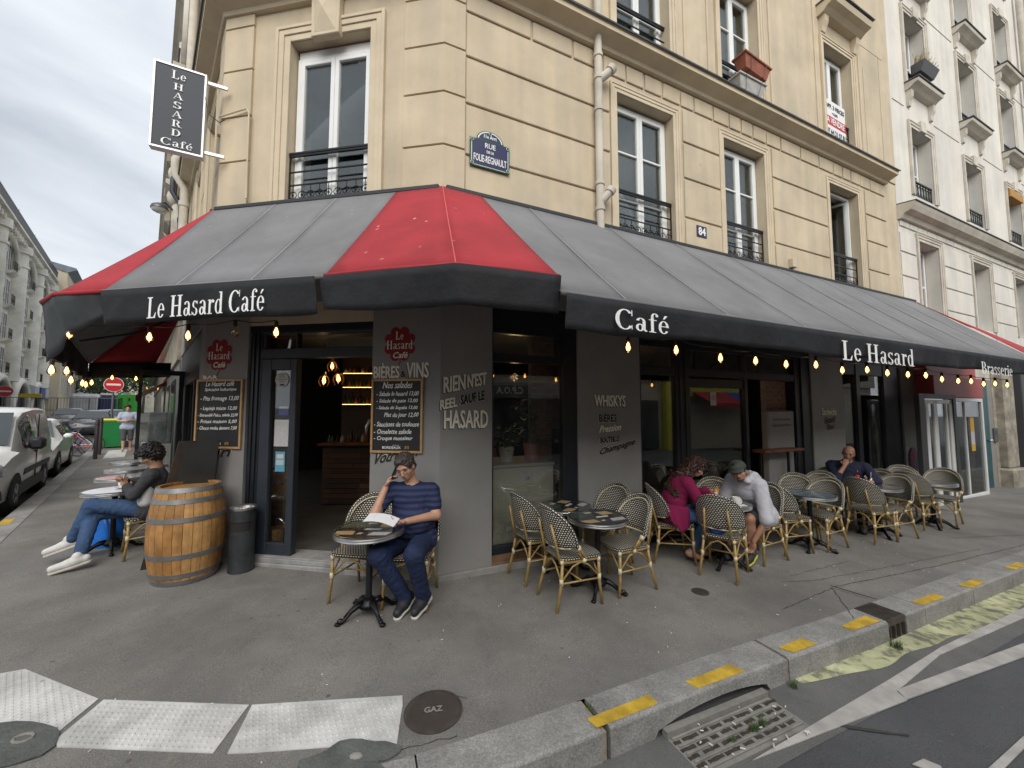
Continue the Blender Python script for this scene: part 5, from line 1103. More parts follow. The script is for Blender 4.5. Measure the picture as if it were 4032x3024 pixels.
# planters on the upper guard
for i, (z, du, m_) in enumerate(((7.56, .18, mat('terracotta', (.30, .10, .06), .8, var=.25, vs=6)), (7.14, .02, mat('weathered_white', (.42, .41, .38), .7, var=.2, vs=9)))):
    t = thing('window_planter', ('terracotta trough tilted on the upper window guard', 'weathered white trough hanging below the terracotta one')[i], 'planter', P('R', 5.2, .05, z)); tl = .12 if i == 0 else 0
    T = lambda u, n, zz: P('R', u, n, zz - (u - 5.2) * tl); b = MB(); V = [T(5.2 + du + sx * (.33 if k else .27), .08 + sy * (.11 if k else .07), z + k * .2) for k in (0, 1) for sy in (-1, 1) for sx in (-1, 1)]; b.add(V, [(0, 1, 3, 2), (4, 5, 7, 6), (0, 1, 5, 4), (2, 3, 7, 6), (0, 2, 6, 4), (1, 3, 7, 5)]); part('trough', b, m_, t)
    b = MB(); b.box(5.2 + du - .35, 5.2 + du + .35, -.05, .21, z + .19, z + .225, T, .006); part('rim', b, m_, t)
    b = MB(); [b.tube([T(5.2 + du + x, -.05, z + .24), T(5.2 + du + x, .215, z + .2), T(5.2 + du + x * .8, .17, z - .01), T(5.2 + du + x * .8, -.02, z - .01)], .006, 4) for x in (-.2, .2)]; part('wire_holder', b, iron, t, kind='stuff')
# projecting blade sign
A_ = M0 + Vector((.18 * dC.x, .18 * dC.y, 0)) * -1; sTR = A_ + nL * .30; sTL = A_ + nL * .775 + dL * .13
bs = thing('projecting_sign', 'dark vertical cafe sign with white frame projecting from the corner', 'sign', sTR + UP * 4.8); dx = (sTR - sTL).normalized(); nn_ = dx.cross(UP); wS = (sTR - sTL).length
def ST(x, y, z): return sTL + dx * x + nn_ * y + UP * z
b = MB(); b.box(.02, wS - .02, -.08, -.005, 4.82, 5.80, ST); part('panel', b, mat('sign_slate', (.022, .028, .042), .55), bs)
for q in ((0, .022, 4.79, 5.83), (wS - .022, wS, 4.79, 5.83), (.022, wS - .022, 4.79, 4.815), (.022, wS - .022, 5.805, 5.83)): b = MB(); b.box(q[0], q[1], -.09, .004, q[2], q[3], ST, .003); part('frame', b, mat('sign_frame', (.66, .68, .66), .35, .3), bs)
for z in (5.74, 4.86): b = MB(); b.box(wS, wS + .20, -.06, -.03, z, z + .04, ST, .003); part('bracket', b, mat('sign_frame', (.66, .68, .66)), bs)
text('Le', ST(.165, 0, 5.66), dx, UP, .14, .10, wlet, bs, serif=True)
for i, ch in enumerate('HASARD'): text(ch, ST(.19, 0, 5.53 - i * .112), dx, UP, .095, .080, wlet, bs, serif=True)
text('Café', ST(.10, 0, 4.84), dx, UP, .30, .085, wlet, bs, serif=True)
b = MB(); b.tube([ST(wS - .01, 0, 5.55), ST(wS + .03, 0, 5.35), ST(wS + .14, 0, 5.28), ST(wS + .19, 0, 5.33)], .006, 5); part('cable', b, iron, bs)
# wall camera, junction box
b = MB(); fbox(b, 'L', .02, .10, .0, .05, 5.25, 5.38, .005); part('junction_box', b, cream2, B1)
b = MB(); fbox(b, 'R', 6.3, 6.42, .0, .08, 4.33, 4.50, .01); solo('wall_junction_box', b, cream2, 'small cream box on the wall just above the grey awning', 'utility box')
# ---------------------------------------------------------------- rattan bistro chair
def make_chair():
    t = thing('bistro_chair', '', 'chair'); W_ = dict(world=False)
    out = [(-.205, .17), (-.19, .205), (-.12, .222), (.12, .222), (.19, .205), (.205, .17), (.185, -.15), (.14, -.20), (-.14, -.20), (-.185, -.15)]
    b = MB(); n = len(out); z0, z1 = .435, .462
    V = [Vector((x, y, z0)) for x, y in out] + [Vector((x, y, z1)) for x, y in out]; per = [0]
    for i in range(n): a, c = out[i], out[(i + 1) % n]; per.append(per[-1] + math.hypot(a[0] - c[0], a[1] - c[1]))
    b.add(V, [tuple(range(n, 2 * n))] + [(i, (i + 1) % n, n + (i + 1) % n, n + i) for i in range(n)] + [tuple(range(n))[::-1]],
          [[(x, y) for x, y in out]] + [[(per[i], 0), (per[i + 1], 0), (per[i + 1], .03), (per[i], .03)] for i in range(n)] + [[(x, y) for x, y in out[::-1]]])
    part('seat', b, weave, t, **W_)
    b = MB(); r_ = [(-.19, .19), (.19, .19), (.17, -.18), (-.17, -.18)]; b.tube([(x, y, .418) for x, y in r_], .013, 7, closed=True); part('seat_frame', b, bamboo, t, smooth=True, **W_)
    for sx in (-1, 1):
        b = MB(); b.tube([(sx * .188, .185, .42), (sx * .192, .19, .2), (sx * .203, .212, 0)], .0145, 8); part('leg', b, bamboo, t, smooth=True, **W_)
        b = MB(); b.tube([(sx * .150, -.185, .44), (sx * .168, -.21, .24), (sx * .188, -.27, 0)], .0145, 8); part('leg', b, bamboo, t, smooth=True, **W_)
        b = MB(); b.tube([(sx * .135, -.20, .40), (sx * .13, -.235, .55), (sx * .115, -.285, .76)], .012, 7); part('upright', b, bamboo, t, smooth=True, **W_)
        b = MB(); b.tube([(sx * .222, -.045, .545), (sx * .20, .04, .425)], .0115, 6); b.tube([(sx * .216, -.07, .535), (sx * .192, .012, .425)], .0115, 6); part('arm_strut', b, bamboo, t, smooth=True, **W_)
    b = MB()
    def arch(p, q, z, zm): p, q = Vector(p), Vector(q); m = p.lerp(q, .5); return [p + UP * z, p.lerp(q, .3) + UP * (zm - .03), m + UP * zm, p.lerp(q, .7) + UP * (zm - .03), q + UP * z]
    FL_, FR_, RL_, RR_ = (-.192, .19, 0), (.192, .19, 0), (-.168, -.21, 0), (.168, -.21, 0)
    for p, q in ((FL_, FR_), (FL_, RL_), (FR_, RR_), (RL_, RR_)): b.tube(arch(p, q, .25, .405), .0085, 6)
    for p, q in ((FL_, RL_), (FR_, RR_)): b.tube([Vector(p) + UP * .235, Vector(q) + UP * .235], .0085, 6)
    b.tube([(-.18, .0, .235), (.18, .0, .235)], .0085, 6); part('stretcher', b, bamboo, t, smooth=True, **W_)
    b = MB()
    for x, y in ((-.190, .19), (.190, .19), (-.165, -.208), (.165, -.208)): b.tube([(x, y, .215), (x, y, .275)], .0185, 7)
    for x, y in ((-.188, .187), (.188, .187)): b.tube([(x, y, .390), (x, y, .43)], .018, 7)
    for sx in (-1, 1): b.tube([(sx * .228, -.068, .565), (sx * .221, -.050, .53)], .025, 7); b.tube([(sx * .205, .028, .44), (sx * .195, .01, .405)], .021, 7); b.tube([(sx * .15, -.19, .43), (sx * .152, -.193, .40)], .020, 7)
    part('binding', b, plas, t, smooth=True, kind='stuff', **W_)
    # back shell
    A = math.radians(74); sA = math.sin(A)
    def shell(a, z): th = a * A; return Vector((.24 * math.sin(th) / sA, -.205 + .20 * (1 - math.cos(th)) - (z - .46) * .20, z))
    def ztop(a): return .590 + .315 * max(0, 1 - abs(a) ** 1.95) ** .5
    b = MB(); b.sheet(lambda s, v: shell(2 * s - 1, .535 + .03 * (2 * s - 1) ** 2 + (ztop(2 * s - 1) - .535 - .03 * (2 * s - 1) ** 2) * v), 20, 6, .012, lambda s, v: ((2 * s - 1) * .31, .53 + (ztop(2 * s - 1) - .53) * v)); bk = part('backrest', b, weave, t, smooth=True, **W_)
    rimp = [shell(a, ztop(a)) for a in [math.sin(math.pi * (k / 24 - .5)) for k in range(25)]]
    rimp = [Vector((-.222, -.055, .54)), Vector((-.236, -.085, .568))] + rimp[1:-1] + [Vector((.236, -.085, .568)), Vector((.222, -.055, .54))]
    b = MB(); seg = 8; nn = len(rimp); b.tube(rimp, .0185, seg); d = along(rimp)
    for i in range(nn - 1):
        for k in range(seg): f = i * seg + k; b.uv[f] = [(d[i] * .9, k * .0145), (d[i] * .9, (k + 1) * .0145), (d[i + 1] * .9, (k + 1) * .0145), (d[i + 1] * .9, k * .0145)]
    part('rim', b, weave, bk, smooth=True, **W_)
    b = MB(); b.tube([shell(a * .90, .60 + (ztop(a) - .60) * .90 - .0) + Vector((0, .020, 0)) for a in [math.sin(math.pi * (k / 20 - .5)) for k in range(21)]], .0072, 6); part('piping', b, plas, bk, smooth=True, **W_)
    b = MB(); b.tube([shell(a, .535 + .03 * a * a) + Vector((0, -.006, 0)) for a in (-.8, -.5, -.2, .2, .5, .8)], .0125, 6); part('back_rail', b, plas, t, smooth=True, **W_)
    return t
CH0 = make_chair(); used_ch = False
GC = 'black and cream rattan bistro chairs of the terrace'
def chair(x, y, deg, lab):
    global used_ch
    rz = math.radians(deg - 90); loc = (x, y, g(x))
    if not used_ch: used_ch = True; c = CH0; c.location = loc; c.rotation_euler = (0, 0, rz); c['label'] = lab; c['group'] = GC; return c
    return dup(CH0, loc, rz, lab, GC)
for a in ((.28, 4.409, 29, 'bistro chair nearest the grey corner pillar, back to the glass'), (.571, 3.893, 24, 'frontmost bistro chair on the left of the two small round tables'), (1.155, 4.18, 203, 'empty bistro chair facing left beside the front round table'),
          (1.12, 4.78, 218, 'bistro chair in front of the pillar lettered WHISKYS'), (1.99, 4.977, -6, 'bistro chair under the woman in the magenta coat'), (2.407, 4.568, 49, 'bistro chair seen from behind with a blue and white bag'),
          (2.70, 5.30, 245, 'bistro chair against the glass between the couple'), (3.099, 5.038, 204, 'bistro chair under the man in the grey hoodie'), (3.671, 5.363, 18, 'bistro chair back to back with the chair of the man in grey'),
          (4.209, 5.833, 245, 'bistro chair facing the street behind the blue topped table'), (4.278, 5.55, 203, 'bistro chair on the right of the blue topped table'), (4.72, 6.16, 215, 'bistro chair in shade left of the seated far man'),
          (5.277, 5.879, 19, 'bistro chair seen from behind in front of the far seated man'), (5.722, 6.044, 197, 'bistro chair facing left in front of the far man table'), (5.95, 6.55, 200, 'bistro chair just right of the far seated man'),
          (6.721, 6.613, 21, 'bistro chair on the left of the last round table'), (7.0, 7.05, 240, 'bistro chair behind the last round table'), (7.339, 6.807, 212, 'last bistro chair on the far right of the terrace'),
          (-1.445, 3.877, 260, 'empty bistro chair by the door left of the man on the phone'), (-.952, 3.805, 268, 'bistro chair under the man on the phone'), (-4.421, 4.861, 227, 'bistro chair under the person with crossed legs by the barrel'),
          (5.35, 6.62, 235, 'bistro chair under the far seated man')): chair(*a)
# ---------------------------------------------------------------- round tables
top_gloss = mat('table_dark_print', (.020, .026, .028), .12, var=.5, vs=6, coat=.6)
def make_table(topm, prints=True):
    t = thing('bistro_table', '', 'table'); W_ = dict(world=False)
    b = MB(); b.lathe([(.285, .692), (.299, .694), (.303, .700), (.298, .705), (.303, .709), (.303, .718), (.298, .722), (.303, .726), (.303, .735), (.297, .739), (.284, .7395)], 48); part('metal_rim', b, alu, t, auto=True, **W_)
    b = MB(); b.lathe([(.286, .70), (.2865, .7365), (.001, .7368)], 48); tp = part('tabletop', b, topm, t, **W_)
    b = MB(); b.lathe([(.028, .12), (.028, .66), (.06, .67), (.16, .695), (.20, .70)], 16); part('column', b, iron, t, auto=True, **W_)
    b = MB(); b.lathe([(.035, .05), (.075, .07), (.080, .10), (.055, .125), (.050, .145), (.030, .155)], 16); part('hub', b, cast, t, auto=True, **W_)
    for k in range(4):
        a = math.pi / 4 + k * math.pi / 2; c, s = math.cos(a), math.sin(a); b = MB()
        b.tube([(r_ * c, r_ * s, z) for r_, z in ((.04, .10), (.10, .105), (.15, .080), (.19, .045), (.225, .022), (.255, .018))], [.028, .026, .020, .016, .018, .014], 8)
        b.tube([(r_ * c, r_ * s, z) for r_, z in ((.05, .135), (.11, .13), (.17, .09), (.21, .05))], .008, 6); b.ell((.262 * c, .262 * s, .016), (.026, .026, .016), 10, 6); b.tube([((.245 + .02 * math.cos(q)) * c, (.245 + .02 * math.cos(q)) * s, .038 + .014 * math.sin(q)) for q in [k_ * .8 for k_ in range(6)]], .006, 5)
        part('leg', b, cast, t, smooth=True, **W_)
    if prints:
        pr_ = [((-.27, .02, -.03, .20), (.05, .075, .06)), ((-.05, -.10, .15, .22), (.012, .016, .030)), ((-.24, -.18, -.08, -.08), (.42, .28, .14)), ((-.04, -.05, .10, -.005), (.62, .60, .56)), ((.08, .02, .22, .14), (.45, .32, .15)), ((.04, -.2, .2, -.11), (.45, .43, .40)), ((-.06, .12, .02, .17), (.50, .42, .36)), ((-.06, -.17, -.02, -.13), (.5, .42, .38))]
        for i, ((x0, y0, x1, y1), c) in enumerate(pr_): b = MB(); sk = .3; b.add([Vector((x + (y - y0) * sk * (1 if i % 2 else -.6), y, .7372 + i * .0002)) for x, y in ((x0, y0), (x1, y0), (x1, y1), (x0, y1))], [(0, 1, 2, 3)]); part('printed_sheet', b, mat('print_%d' % i, c, .15, var=.15, vs=20), tp, **W_)
    return t
GT_ = 'round metal rimmed bistro tables of the terrace'
T0 = make_table(top_gloss); T0.location = (-1.25, 3.525, g(-1.245)); T0['label'] = 'round table with a collage top in front of the man on the phone'; T0['group'] = GT_; T0.rotation_euler = (0, 0, .0)
for x, y, lab, rz in ((.868, 4.055, 'front collage topped round table between the empty chairs', .4), (.60, 4.50, 'round table next to the glass behind the front empty table', 1.0)): dup(T0, (x, y, g(x)), rz, lab, GT_)
tb2 = make_table(mat('mottled_blue_top', (.10, .17, .22), .15, var=.5, vs=14, coat=.5), False); tb2['group'] = GT_; tb2['label'] = 'blue mottled round table in the middle of the row'; tb2.location = (4.05, 5.42, g(4.05))
tb3 = make_table(mat('plain_grey_top', (.17, .165, .16), .12, var=.15, vs=6, coat=.5), False); tb3['group'] = GT_; tb3['label'] = 'round table with cups between the couple'; tb3.location = (2.55, 4.80, g(2.55))
dup(tb3, (5.60, 6.10, g(5.6)), .5, 'round table in front of the far seated man', GT_); dup(tb3, (6.98, 6.60, g(6.98)), .2, 'last round table at the far right end', GT_)
tb4 = make_table(mat('mirror_white_top', (.80, .81, .82), .08, .15, coat=.3), False); tb4['group'] = GT_
for i, (u, n) in enumerate(((1.0, .78), (2.13, .74), (3.04, .70), (4.13, .68))):
    p = P('L', u, n, 0); lab = ('silvery round table with a coffee cup by the cross-legged person', 'second silvery table from the cross-legged person along the side street', 'third silvery table from the cross-legged person along the side street', 'farthest silvery table of the side street terrace')[i]
    z = g(p.x) + (0, .0, .0, 0)[i]
    if i == 0: tb4.location = (p.x, p.y, z); tb4['label'] = lab
    else: dup(tb4, (p.x, p.y, z), .3 * i, lab, GT_)
# ---------------------------------------------------------------- barrel
BR = thing('wine_barrel', 'oak wine barrel with grey metal hoops standing by the left pillar', 'barrel', (-3.43, 4.23, g(-3.44)), .2)
def br(z): return .268 + .064 * (1 - ((z - .475) / .475) ** 2)
ns = 26; zs = [.0, .04, .12, .25, .40, .55, .70, .83, .91, .95]
for k in range(ns):
    a0 = 2 * math.pi * k / ns + .006; a1 = 2 * math.pi * (k + 1) / ns - .006; b = MB(); V = []
    for z in zs:
        for rr_, a in ((br(z), a0), (br(z) + .002, (a0 + a1) / 2), (br(z), a1), (br(z) - .025, a1), (br(z) - .025, a0)): V.append(Vector((rr_ * math.cos(a), rr_ * math.sin(a), z)))
    F = [(i * 5 + j, i * 5 + (j + 1) % 5, (i + 1) * 5 + (j + 1) % 5, (i + 1) * 5 + j) for i in range(len(zs) - 1) for j in range(5)] + [(4, 3, 2, 1, 0), tuple(range((len(zs) - 1) * 5, len(zs) * 5))]
    b.add(V, F); part('stave', b, (oak, oak2, oak, mat('oak_dark', (.34, .165, .05), .55, var=.3, vs=8))[random.Random(k * 7).randrange(4)], BR, world=False)
for z0, z1 in ((.002, .048), (.075, .118), (.265, .31), (.62, .665), (.80, .845), (.905, .952)):
    b = MB(); b.lathe([(br(z0) - .002, z0), (br(z0) + .006, z0), (br(z1) + .006, z1), (br(z1) - .002, z1)], 48); part('hoop', b, hoop, BR, world=False, auto=True)
for i in range(6):
    x0 = -.249 + i * .083; x1 = x0 + .081; b = MB(); w0 = math.sqrt(max(.0005, .246 ** 2 - max(abs(x0), abs(x1)) ** 2)); wm = math.sqrt(max(.001, .246 ** 2 - min(abs(x0), abs(x1)) ** 2))
    b.prism([(x0, -w0 if abs(x0) > abs(x1) else -wm), (x1, -wm if abs(x0) > abs(x1) else -w0), (x1, wm if abs(x0) > abs(x1) else w0), (x0, w0 if abs(x0) > abs(x1) else wm)], .895, .92); part('head_board', b, oak, BR, world=False)
# ---------------------------------------------------------------- ashtray bin
bn = thing('ashtray_bin', 'cylindrical dark metal litter bin with ashtray top beside the door', 'litter bin', (-2.965, 4.40, g(-2.9))); bm_ = mat('bin_metal', (.055, .060, .066), .5, .4, var=.35, vs=7, bump=.001, bs=40)
b = MB(); b.lathe([(.124, .0), (.124, .03), (.121, .032), (.121, .44)], 32); part('body', b, bm_, bn, world=False, auto=True); b = MB(); b.lathe([(.121, .54), (.121, .655), (.118, .655)], 32); b.lathe([(.121, .44), (.121, .54)], 32, a0=math.radians(-20), a1=math.radians(190)); part('upper_body', b, bm_, bn, world=False, auto=True)
b = MB(); b.lathe([(.115, .42), (.113, .56)], 24); part('opening', b, dark, bn, world=False); b = MB(); b.lathe([(.118, .655), (.128, .66), (.128, .685), (.105, .672), (.10, .64), (.001, .64)], 32); tr = part('ashtray', b, alu, bn, world=False, auto=True)
R_ = random.Random(2); b = MB()
for k in range(16): a = R_.uniform(0, 6.3); d = R_.uniform(0, .08); q = R_.uniform(0, 6.3); b.tube([(d * math.cos(a), d * math.sin(a), .648), (d * math.cos(a) + .02 * math.cos(q), d * math.sin(a) + .02 * math.sin(q), .652)], .004, 5)
part('cigarette_end', b, butt, tr, world=False, kind='stuff')
# ---------------------------------------------------------------- A-frame boards by the barrel
ab = thing('a_frame_board', 'dark folding pavement board leaning behind the barrel', 'board', (-3.95, 4.42, g(-3.95)))
dk_wood = mat('dark_wood', (.050, .034, .024), .6, var=.2, vs=9)
def lean(p0, p1, t0, t1, th, m, nm, par):
    p0, p1, t0, t1 = map(Vector, (p0, p1, t0, t1)); n = (p1 - p0).cross(t0 - p0).normalized() * th; b = MB(); b.add([p0, p1, t1, t0, p0 + n, p1 + n, t1 + n, t0 + n], [(0, 1, 2, 3), (7, 6, 5, 4), (0, 4, 5, 1), (1, 5, 6, 2), (2, 6, 7, 3), (3, 7, 4, 0)]); return part(nm, b, m, par)
lean((-4.03, 4.36, .07), (-3.72, 4.66, .07), (-3.72, 4.40, 1.45), (-3.45, 4.66, 1.45), .03, dk_wood, 'frame', ab); lean((-3.97, 4.44, .20), (-3.75, 4.64, .20), (-3.70, 4.44, 1.40), (-3.49, 4.64, 1.40), -.006, slate, 'slate', ab)
lean((-3.70, 4.37, .9), (-3.40, 4.52, .9), (-3.62, 4.36, 1.42), (-3.34, 4.50, 1.47), .02, slate, 'second_panel', ab)
# ---------------------------------------------------------------- things on tables
cup_m = mat('white_cup', (.78, .77, .74), .2)
def cup(x, y, z, lab, h=.09, r_=.040, handle=True, cat='cup', grp=None):
    t = thing('cup', lab, cat, (x, y, z), 0, grp); b = MB(); b.lathe([(r_ * .75, 0), (r_, h * .5), (r_, h), (r_ * .9, h), (r_ * .85, h * .15), (.001, h * .15)], 18); part('body', b, cup_m, t, world=False, auto=True)
    if handle: b = MB(); b.tube([(r_ + .022 * math.sin(a), 0, h * .5 - .028 * math.cos(a)) for a in [q * math.pi / 8 for q in range(9)]], .005, 6); part('handle', b, cup_m, t, world=False)
    return t
zt = g(2.55) + .7378; cup(2.60, 4.62, zt, 'white mug at the near edge of the couple table', .10, .045); cup(2.38, 4.70, zt, 'wide white cup left of the squeeze bottle', .06, .05); cup(2.70, 4.74, zt, 'small white cup behind the near white mug', .05, .03, False)
t = thing('squeeze_bottle', 'clear squeeze bottle with orange cap between the couple', 'bottle', (2.46, 4.80, zt)); b = MB(); b.lathe([(.028, 0), (.032, .04), (.026, .08), (.030, .11), (.016, .13)], 16); part('body', b, mat('honey_plastic', (.50, .42, .34), .2), t, world=False, smooth=True); b = MB(); b.lathe([(.021, .13), (.021, .158), (.001, .16)], 16); part('cap', b, mat('orange_cap', (.75, .32, .02), .4), t, world=False)
b = MB(); b.box(2.60, 2.72, 4.60, 4.67, zt, zt + .004); solo('paper_napkin', b, mat('napkin', (.75, .75, .75), .9), 'white paper on the couple table beside the mug', 'napkin')
zt = g(5.6) + .7378; t = thing('cola_bottle', 'glass cola bottle with red label on the far man table', 'bottle', (5.47, 6.28, zt)); b = MB(); b.lathe([(.028, 0), (.031, .03), (.026, .07), (.030, .11), (.014, .17), (.012, .215), (.001, .216)], 14); part('glass_body', b, mat('cola_glass', (.05, .02, .015), .08), t, world=False, smooth=True); b = MB(); b.lathe([(.0305, .085), (.0315, .115), (.027, .135)], 14); part('label', b, mat('label_red', (.6, .03, .03), .5), t, world=False)
t = thing('drinking_glass', 'clear glass with a straw beside the cola bottle', 'glass', (5.60, 6.20, zt)); b = MB(); b.lathe([(.03, 0), (.035, .11), (.033, .11), (.028, .006), (.001, .006)], 14); part('tumbler', b, glassmat('clear_glass', (.9, .92, .92), .15), t, world=False, smooth=True); b = MB(); b.tube([(0, 0, .01), (.02, 0, .19)], .0035, 6); part('straw', b, cup_m, t, world=False)
p = P('L', 1.05, .72, 0); zt = g(p.x) + .7378; t = thing('coffee_saucer', 'saucer under the coffee cup on the side street table', 'saucer', (p.x, p.y, zt)); b = MB(); b.lathe([(.03, 0), (.072, .012), (.070, .014), (.02, .005)], 20); part('plate', b, mat('grey_china', (.45, .45, .46), .2), t, world=False, auto=True); cup(p.x, p.y, zt + .008, 'coffee cup on its saucer near the cross-legged person', .075, .042)
b = MB(); b.tube([(p.x - .02, p.y - .07, zt + .014), (p.x + .12, p.y - .05, zt + .012)], .004, 5); solo('teaspoon', b, alu, 'steel teaspoon beside the coffee cup', 'spoon')
# bags
def bag(name, c, sx, sy, h, m, lab, seed, crush=.15):
    R = random.Random(seed); b = MB()
    def fn(s, v):
        a = 2 * math.pi * s; k = 1 + crush * math.sin(5 * a + 7 * v + seed) * v + crush * .4 * math.sin(11 * a + 3 * v); z = h * v
        r_ = (1 - .35 * v ** 3); return Vector((c[0] + sx * math.copysign(abs(math.cos(a)) ** .6, math.cos(a)) * r_ * k, c[1] + sy * math.copysign(abs(math.sin(a)) ** .6, math.sin(a)) * r_ * k, c[2] + z))
    b.grid(fn, 40, 12); return solo(name, b, m, lab, 'bag', smooth=True)
p = P('L', 1.30, .85, 0); bag('blue_bag', (p.x, p.y, g(p.x)), .20, .12, .40, mat('blue_bag_plastic', (.01, .14, .55), .35, var=.3, vs=9, bump=.01, bs=18), 'bright blue crinkled plastic bag under the silvery table', 3)
bag('cloth_bag', (2.40, 4.55, g(2.4) + .463), .15, .12, .15, mat('canvas_bag_cream', (.60, .55, .45), .9, var=.2, vs=9), 'cream and blue cloth bag lying on the chair seen from behind', 5, .25)
b = MB(); b.ell((2.31, 4.50, g(2.4) + .50), (.09, .10, .05), 14, 8); solo('blue_cloth', b, mat('cloth_blue', (.02, .06, .30), .8, var=.2, vs=9, bump=.01, bs=20), 'folded blue cloth beside the cream bag on the chair', 'cloth', smooth=True)
# ---------------------------------------------------------------- neighbouring buildings
FR['O'] = (P('R', -30, 12.6, 0), dR, -nR); FR['W'] = (P('L', 0, 10.0, 0), dL, -nL)
def win_simple(par, f, a, c, z0, z1, n, fm, pm, bars=1, balc=None, cur=False):
    b = MB(); t = .07
    for q in ((a, a + t, z0, z1), (c - t, c, z0, z1), (a + t, c - t, z0, z0 + t), (a + t, c - t, z1 - t, z1), ((a + c) / 2 - .05, (a + c) / 2 + .05, z0 + t, z1 - t)): fbox(b, f, q[0], q[1], n, n + .05, q[2], q[3])
    for k in range(bars): zz = z0 + (z1 - z0) * (k + 1) / (bars + 1); fbox(b, f, a + t, (a + c) / 2 - .05, n + .01, n + .04, zz - .02, zz + .02); fbox(b, f, (a + c) / 2 + .05, c - t, n + .01, n + .04, zz - .02, zz + .02)
    w = part('window', b, fm, par); b = MB(); fbox(b, f, a + t, c - t, n + .015, n + .02, z0 + t, z1 - t); part('pane', b, pm, w)
    if balc:
        b = MB(); zt = z0 + balc[0]; nn = balc[1]; fbox(b, f, a, c, nn - .02, nn + .02, zt - .03, zt); fbox(b, f, a, c, nn - .012, nn + .012, z0 + .04, z0 + .06)
        k = max(4, int((c - a) / .14))
        for i in range(k + 1): u = a + (c - a) * i / k; fbox(b, f, u - .008, u + .008, nn - .008, nn + .008, z0, zt)
        for i in range(k): u = a + (c - a) * (i + .5) / k; b.tube([P(f, u + .05 * math.cos(q), nn, z0 + balc[0] * .5 + .13 * math.sin(q)) for q in [j * math.pi / 4 for j in range(8)]], .009, 3, closed=True)
        part('balcony_rail', b, iron, w, kind='stuff')
    if cur: b = MB(); fbox(b, f, a + t, a + (c - a) * .45, n + .006, n + .010, z0 + t, z1 - t); part('curtain', b, mat('net_curtain', (.62, .62, .60)), w)
    return w
dpane = mat('dark_pane', (.045, .05, .055), .06, spec=.8, var=.4, vs=.7)
NB = thing('white_building', 'pale white stone apartment building to the right of the cream one', 'building', P('R', 11, 0, 0))
cols = [(11.44, 12.48), (14.52, 15.60), (17.55, 18.65), (20.6, 21.7), (23.6, 24.7), (26.6, 27.7), (29.6, 30.7)]; rws = [(3.95, 5.78), (6.90, 8.60), (9.68, 11.6), (12.45, 14.4), (15.3, 17.2)]
ops = [(a, c, z0, z1) for a, c in cols for z0, z1 in rws]
b = MB(); wall_open(b, 'R', 10.50, 34, 3.0, 19, -.45, -.02, ops); part('wall', b, whst, NB)
b = MB(); b.prism([(p.x, p.y) for p in (P('R', 10.50, -.46, 0), P('R', 34, -.46, 0), P('R', 34, -8, 0), P('R', 10.5, -8, 0))], 3.0, 19); part('building_core', b, room, NB)
for i, (a, c) in enumerate(cols):
    for j, (z0, z1) in enumerate(rws):
        win_simple(NB, 'R', a + .02, c - .02, z0, z1 - .02, -.32, wframe, dpane, 1, (.42, -.06) if j in (1, 2, 3) else None, cur=(i + j) % 3 == 0)
        if i < 5:
            b = MB(); surround(b, 'R', a, c, z0, z1, .16, .05, -.018); 
            part('window_surround', b, whst2, NB)
            if j in (2, 3):
                b = MB(); moulding(b, 'R', [(-.018, z0 - .20), (.08, z0 - .18), (.15, z0 - .12), (.22, z0 - .10), (.24, z0 - .04), (-.018, z0 - .01)], a - .15, c + .15); part('sill_ledge', b, whst2, NB)
                b = MB(); fbox(b, 'R', a - .17, c + .17, -.015, .26, z0 - .008, z0 + .012); part('lead_cover', b, lead, NB)
                for u in (a - .12, c): b = MB(); moulding(b, 'R', [(-.018, z0 - .60), (.03, z0 - .58), (.04, z0 - .45), (.08, z0 - .36), (.09, z0 - .21), (-.018, z0 - .202)], u, u + .12); part('console', b, whst2, NB)
            if j in (1, 2, 3): b = MB(); T = lambda u, n, z: P('R', u, n, z); m_ = (a + c) / 2; b.box(m_ - .13, m_ + .13, -.018, .06, z1 - .02, z1 + .26, T, .01); part('keystone', b, whst2, NB)
b = MB(); moulding(b, 'R', [(-.02, 6.12), (.06, 6.13), (.10, 6.22), (.22, 6.26), (.27, 6.36), (.29, 6.42), (-.02, 6.46)], 10.50, 34); part('cornice', b, whst2, NB); b = MB(); moulding(b, 'R', [(-.02, 6.465), (.31, 6.425), (.315, 6.44), (-.02, 6.485)], 10.50, 34); part('lead_flashing', b, lead, NB)
nbx = [10.52] + [x for a, c in cols for x in (a - .17, c + .17)] + [34]
for k in range(0, 10, 2):
    for z0, z1 in ((3.2, 4.25), (4.25, 4.82), (4.82, 5.38), (5.38, 5.86)):
        b = MB(); fbox(b, 'R', nbx[k] + .012, nbx[k + 1] - .012, -.018, .004, z0 + .014, z1 - .014, .01); part('stone_block', b, whst, NB)
x = 10.55
while x < 26: b = MB(); w_ = random.choice((.42, .5, .46)); fbox(b, 'R', x + .012, x + w_ - .012, -.018, .004, 5.97, 6.115, .008) if False else fbox(b, 'R', x + .012, x + w_ - .012, -.018, .004, 5.99, 6.12, .008); part('stone_block', b, whst, NB); x += w_
for zz in (9.05, 11.95): b = MB(); [fbox(b, 'R', nbx[k] + .1, nbx[k + 1] - .1, -.019, -.012, zz, zz + .02) for k in range(0, 10, 2)]; part('wall_groove', b, whstd, NB, kind='stuff')
b = MB(); b.tube([P('R', 19.6, .12, z) for z in (6.5, 12, 19)], .08, 10); part('rain_pipe', b, whst2, NB, auto=True)
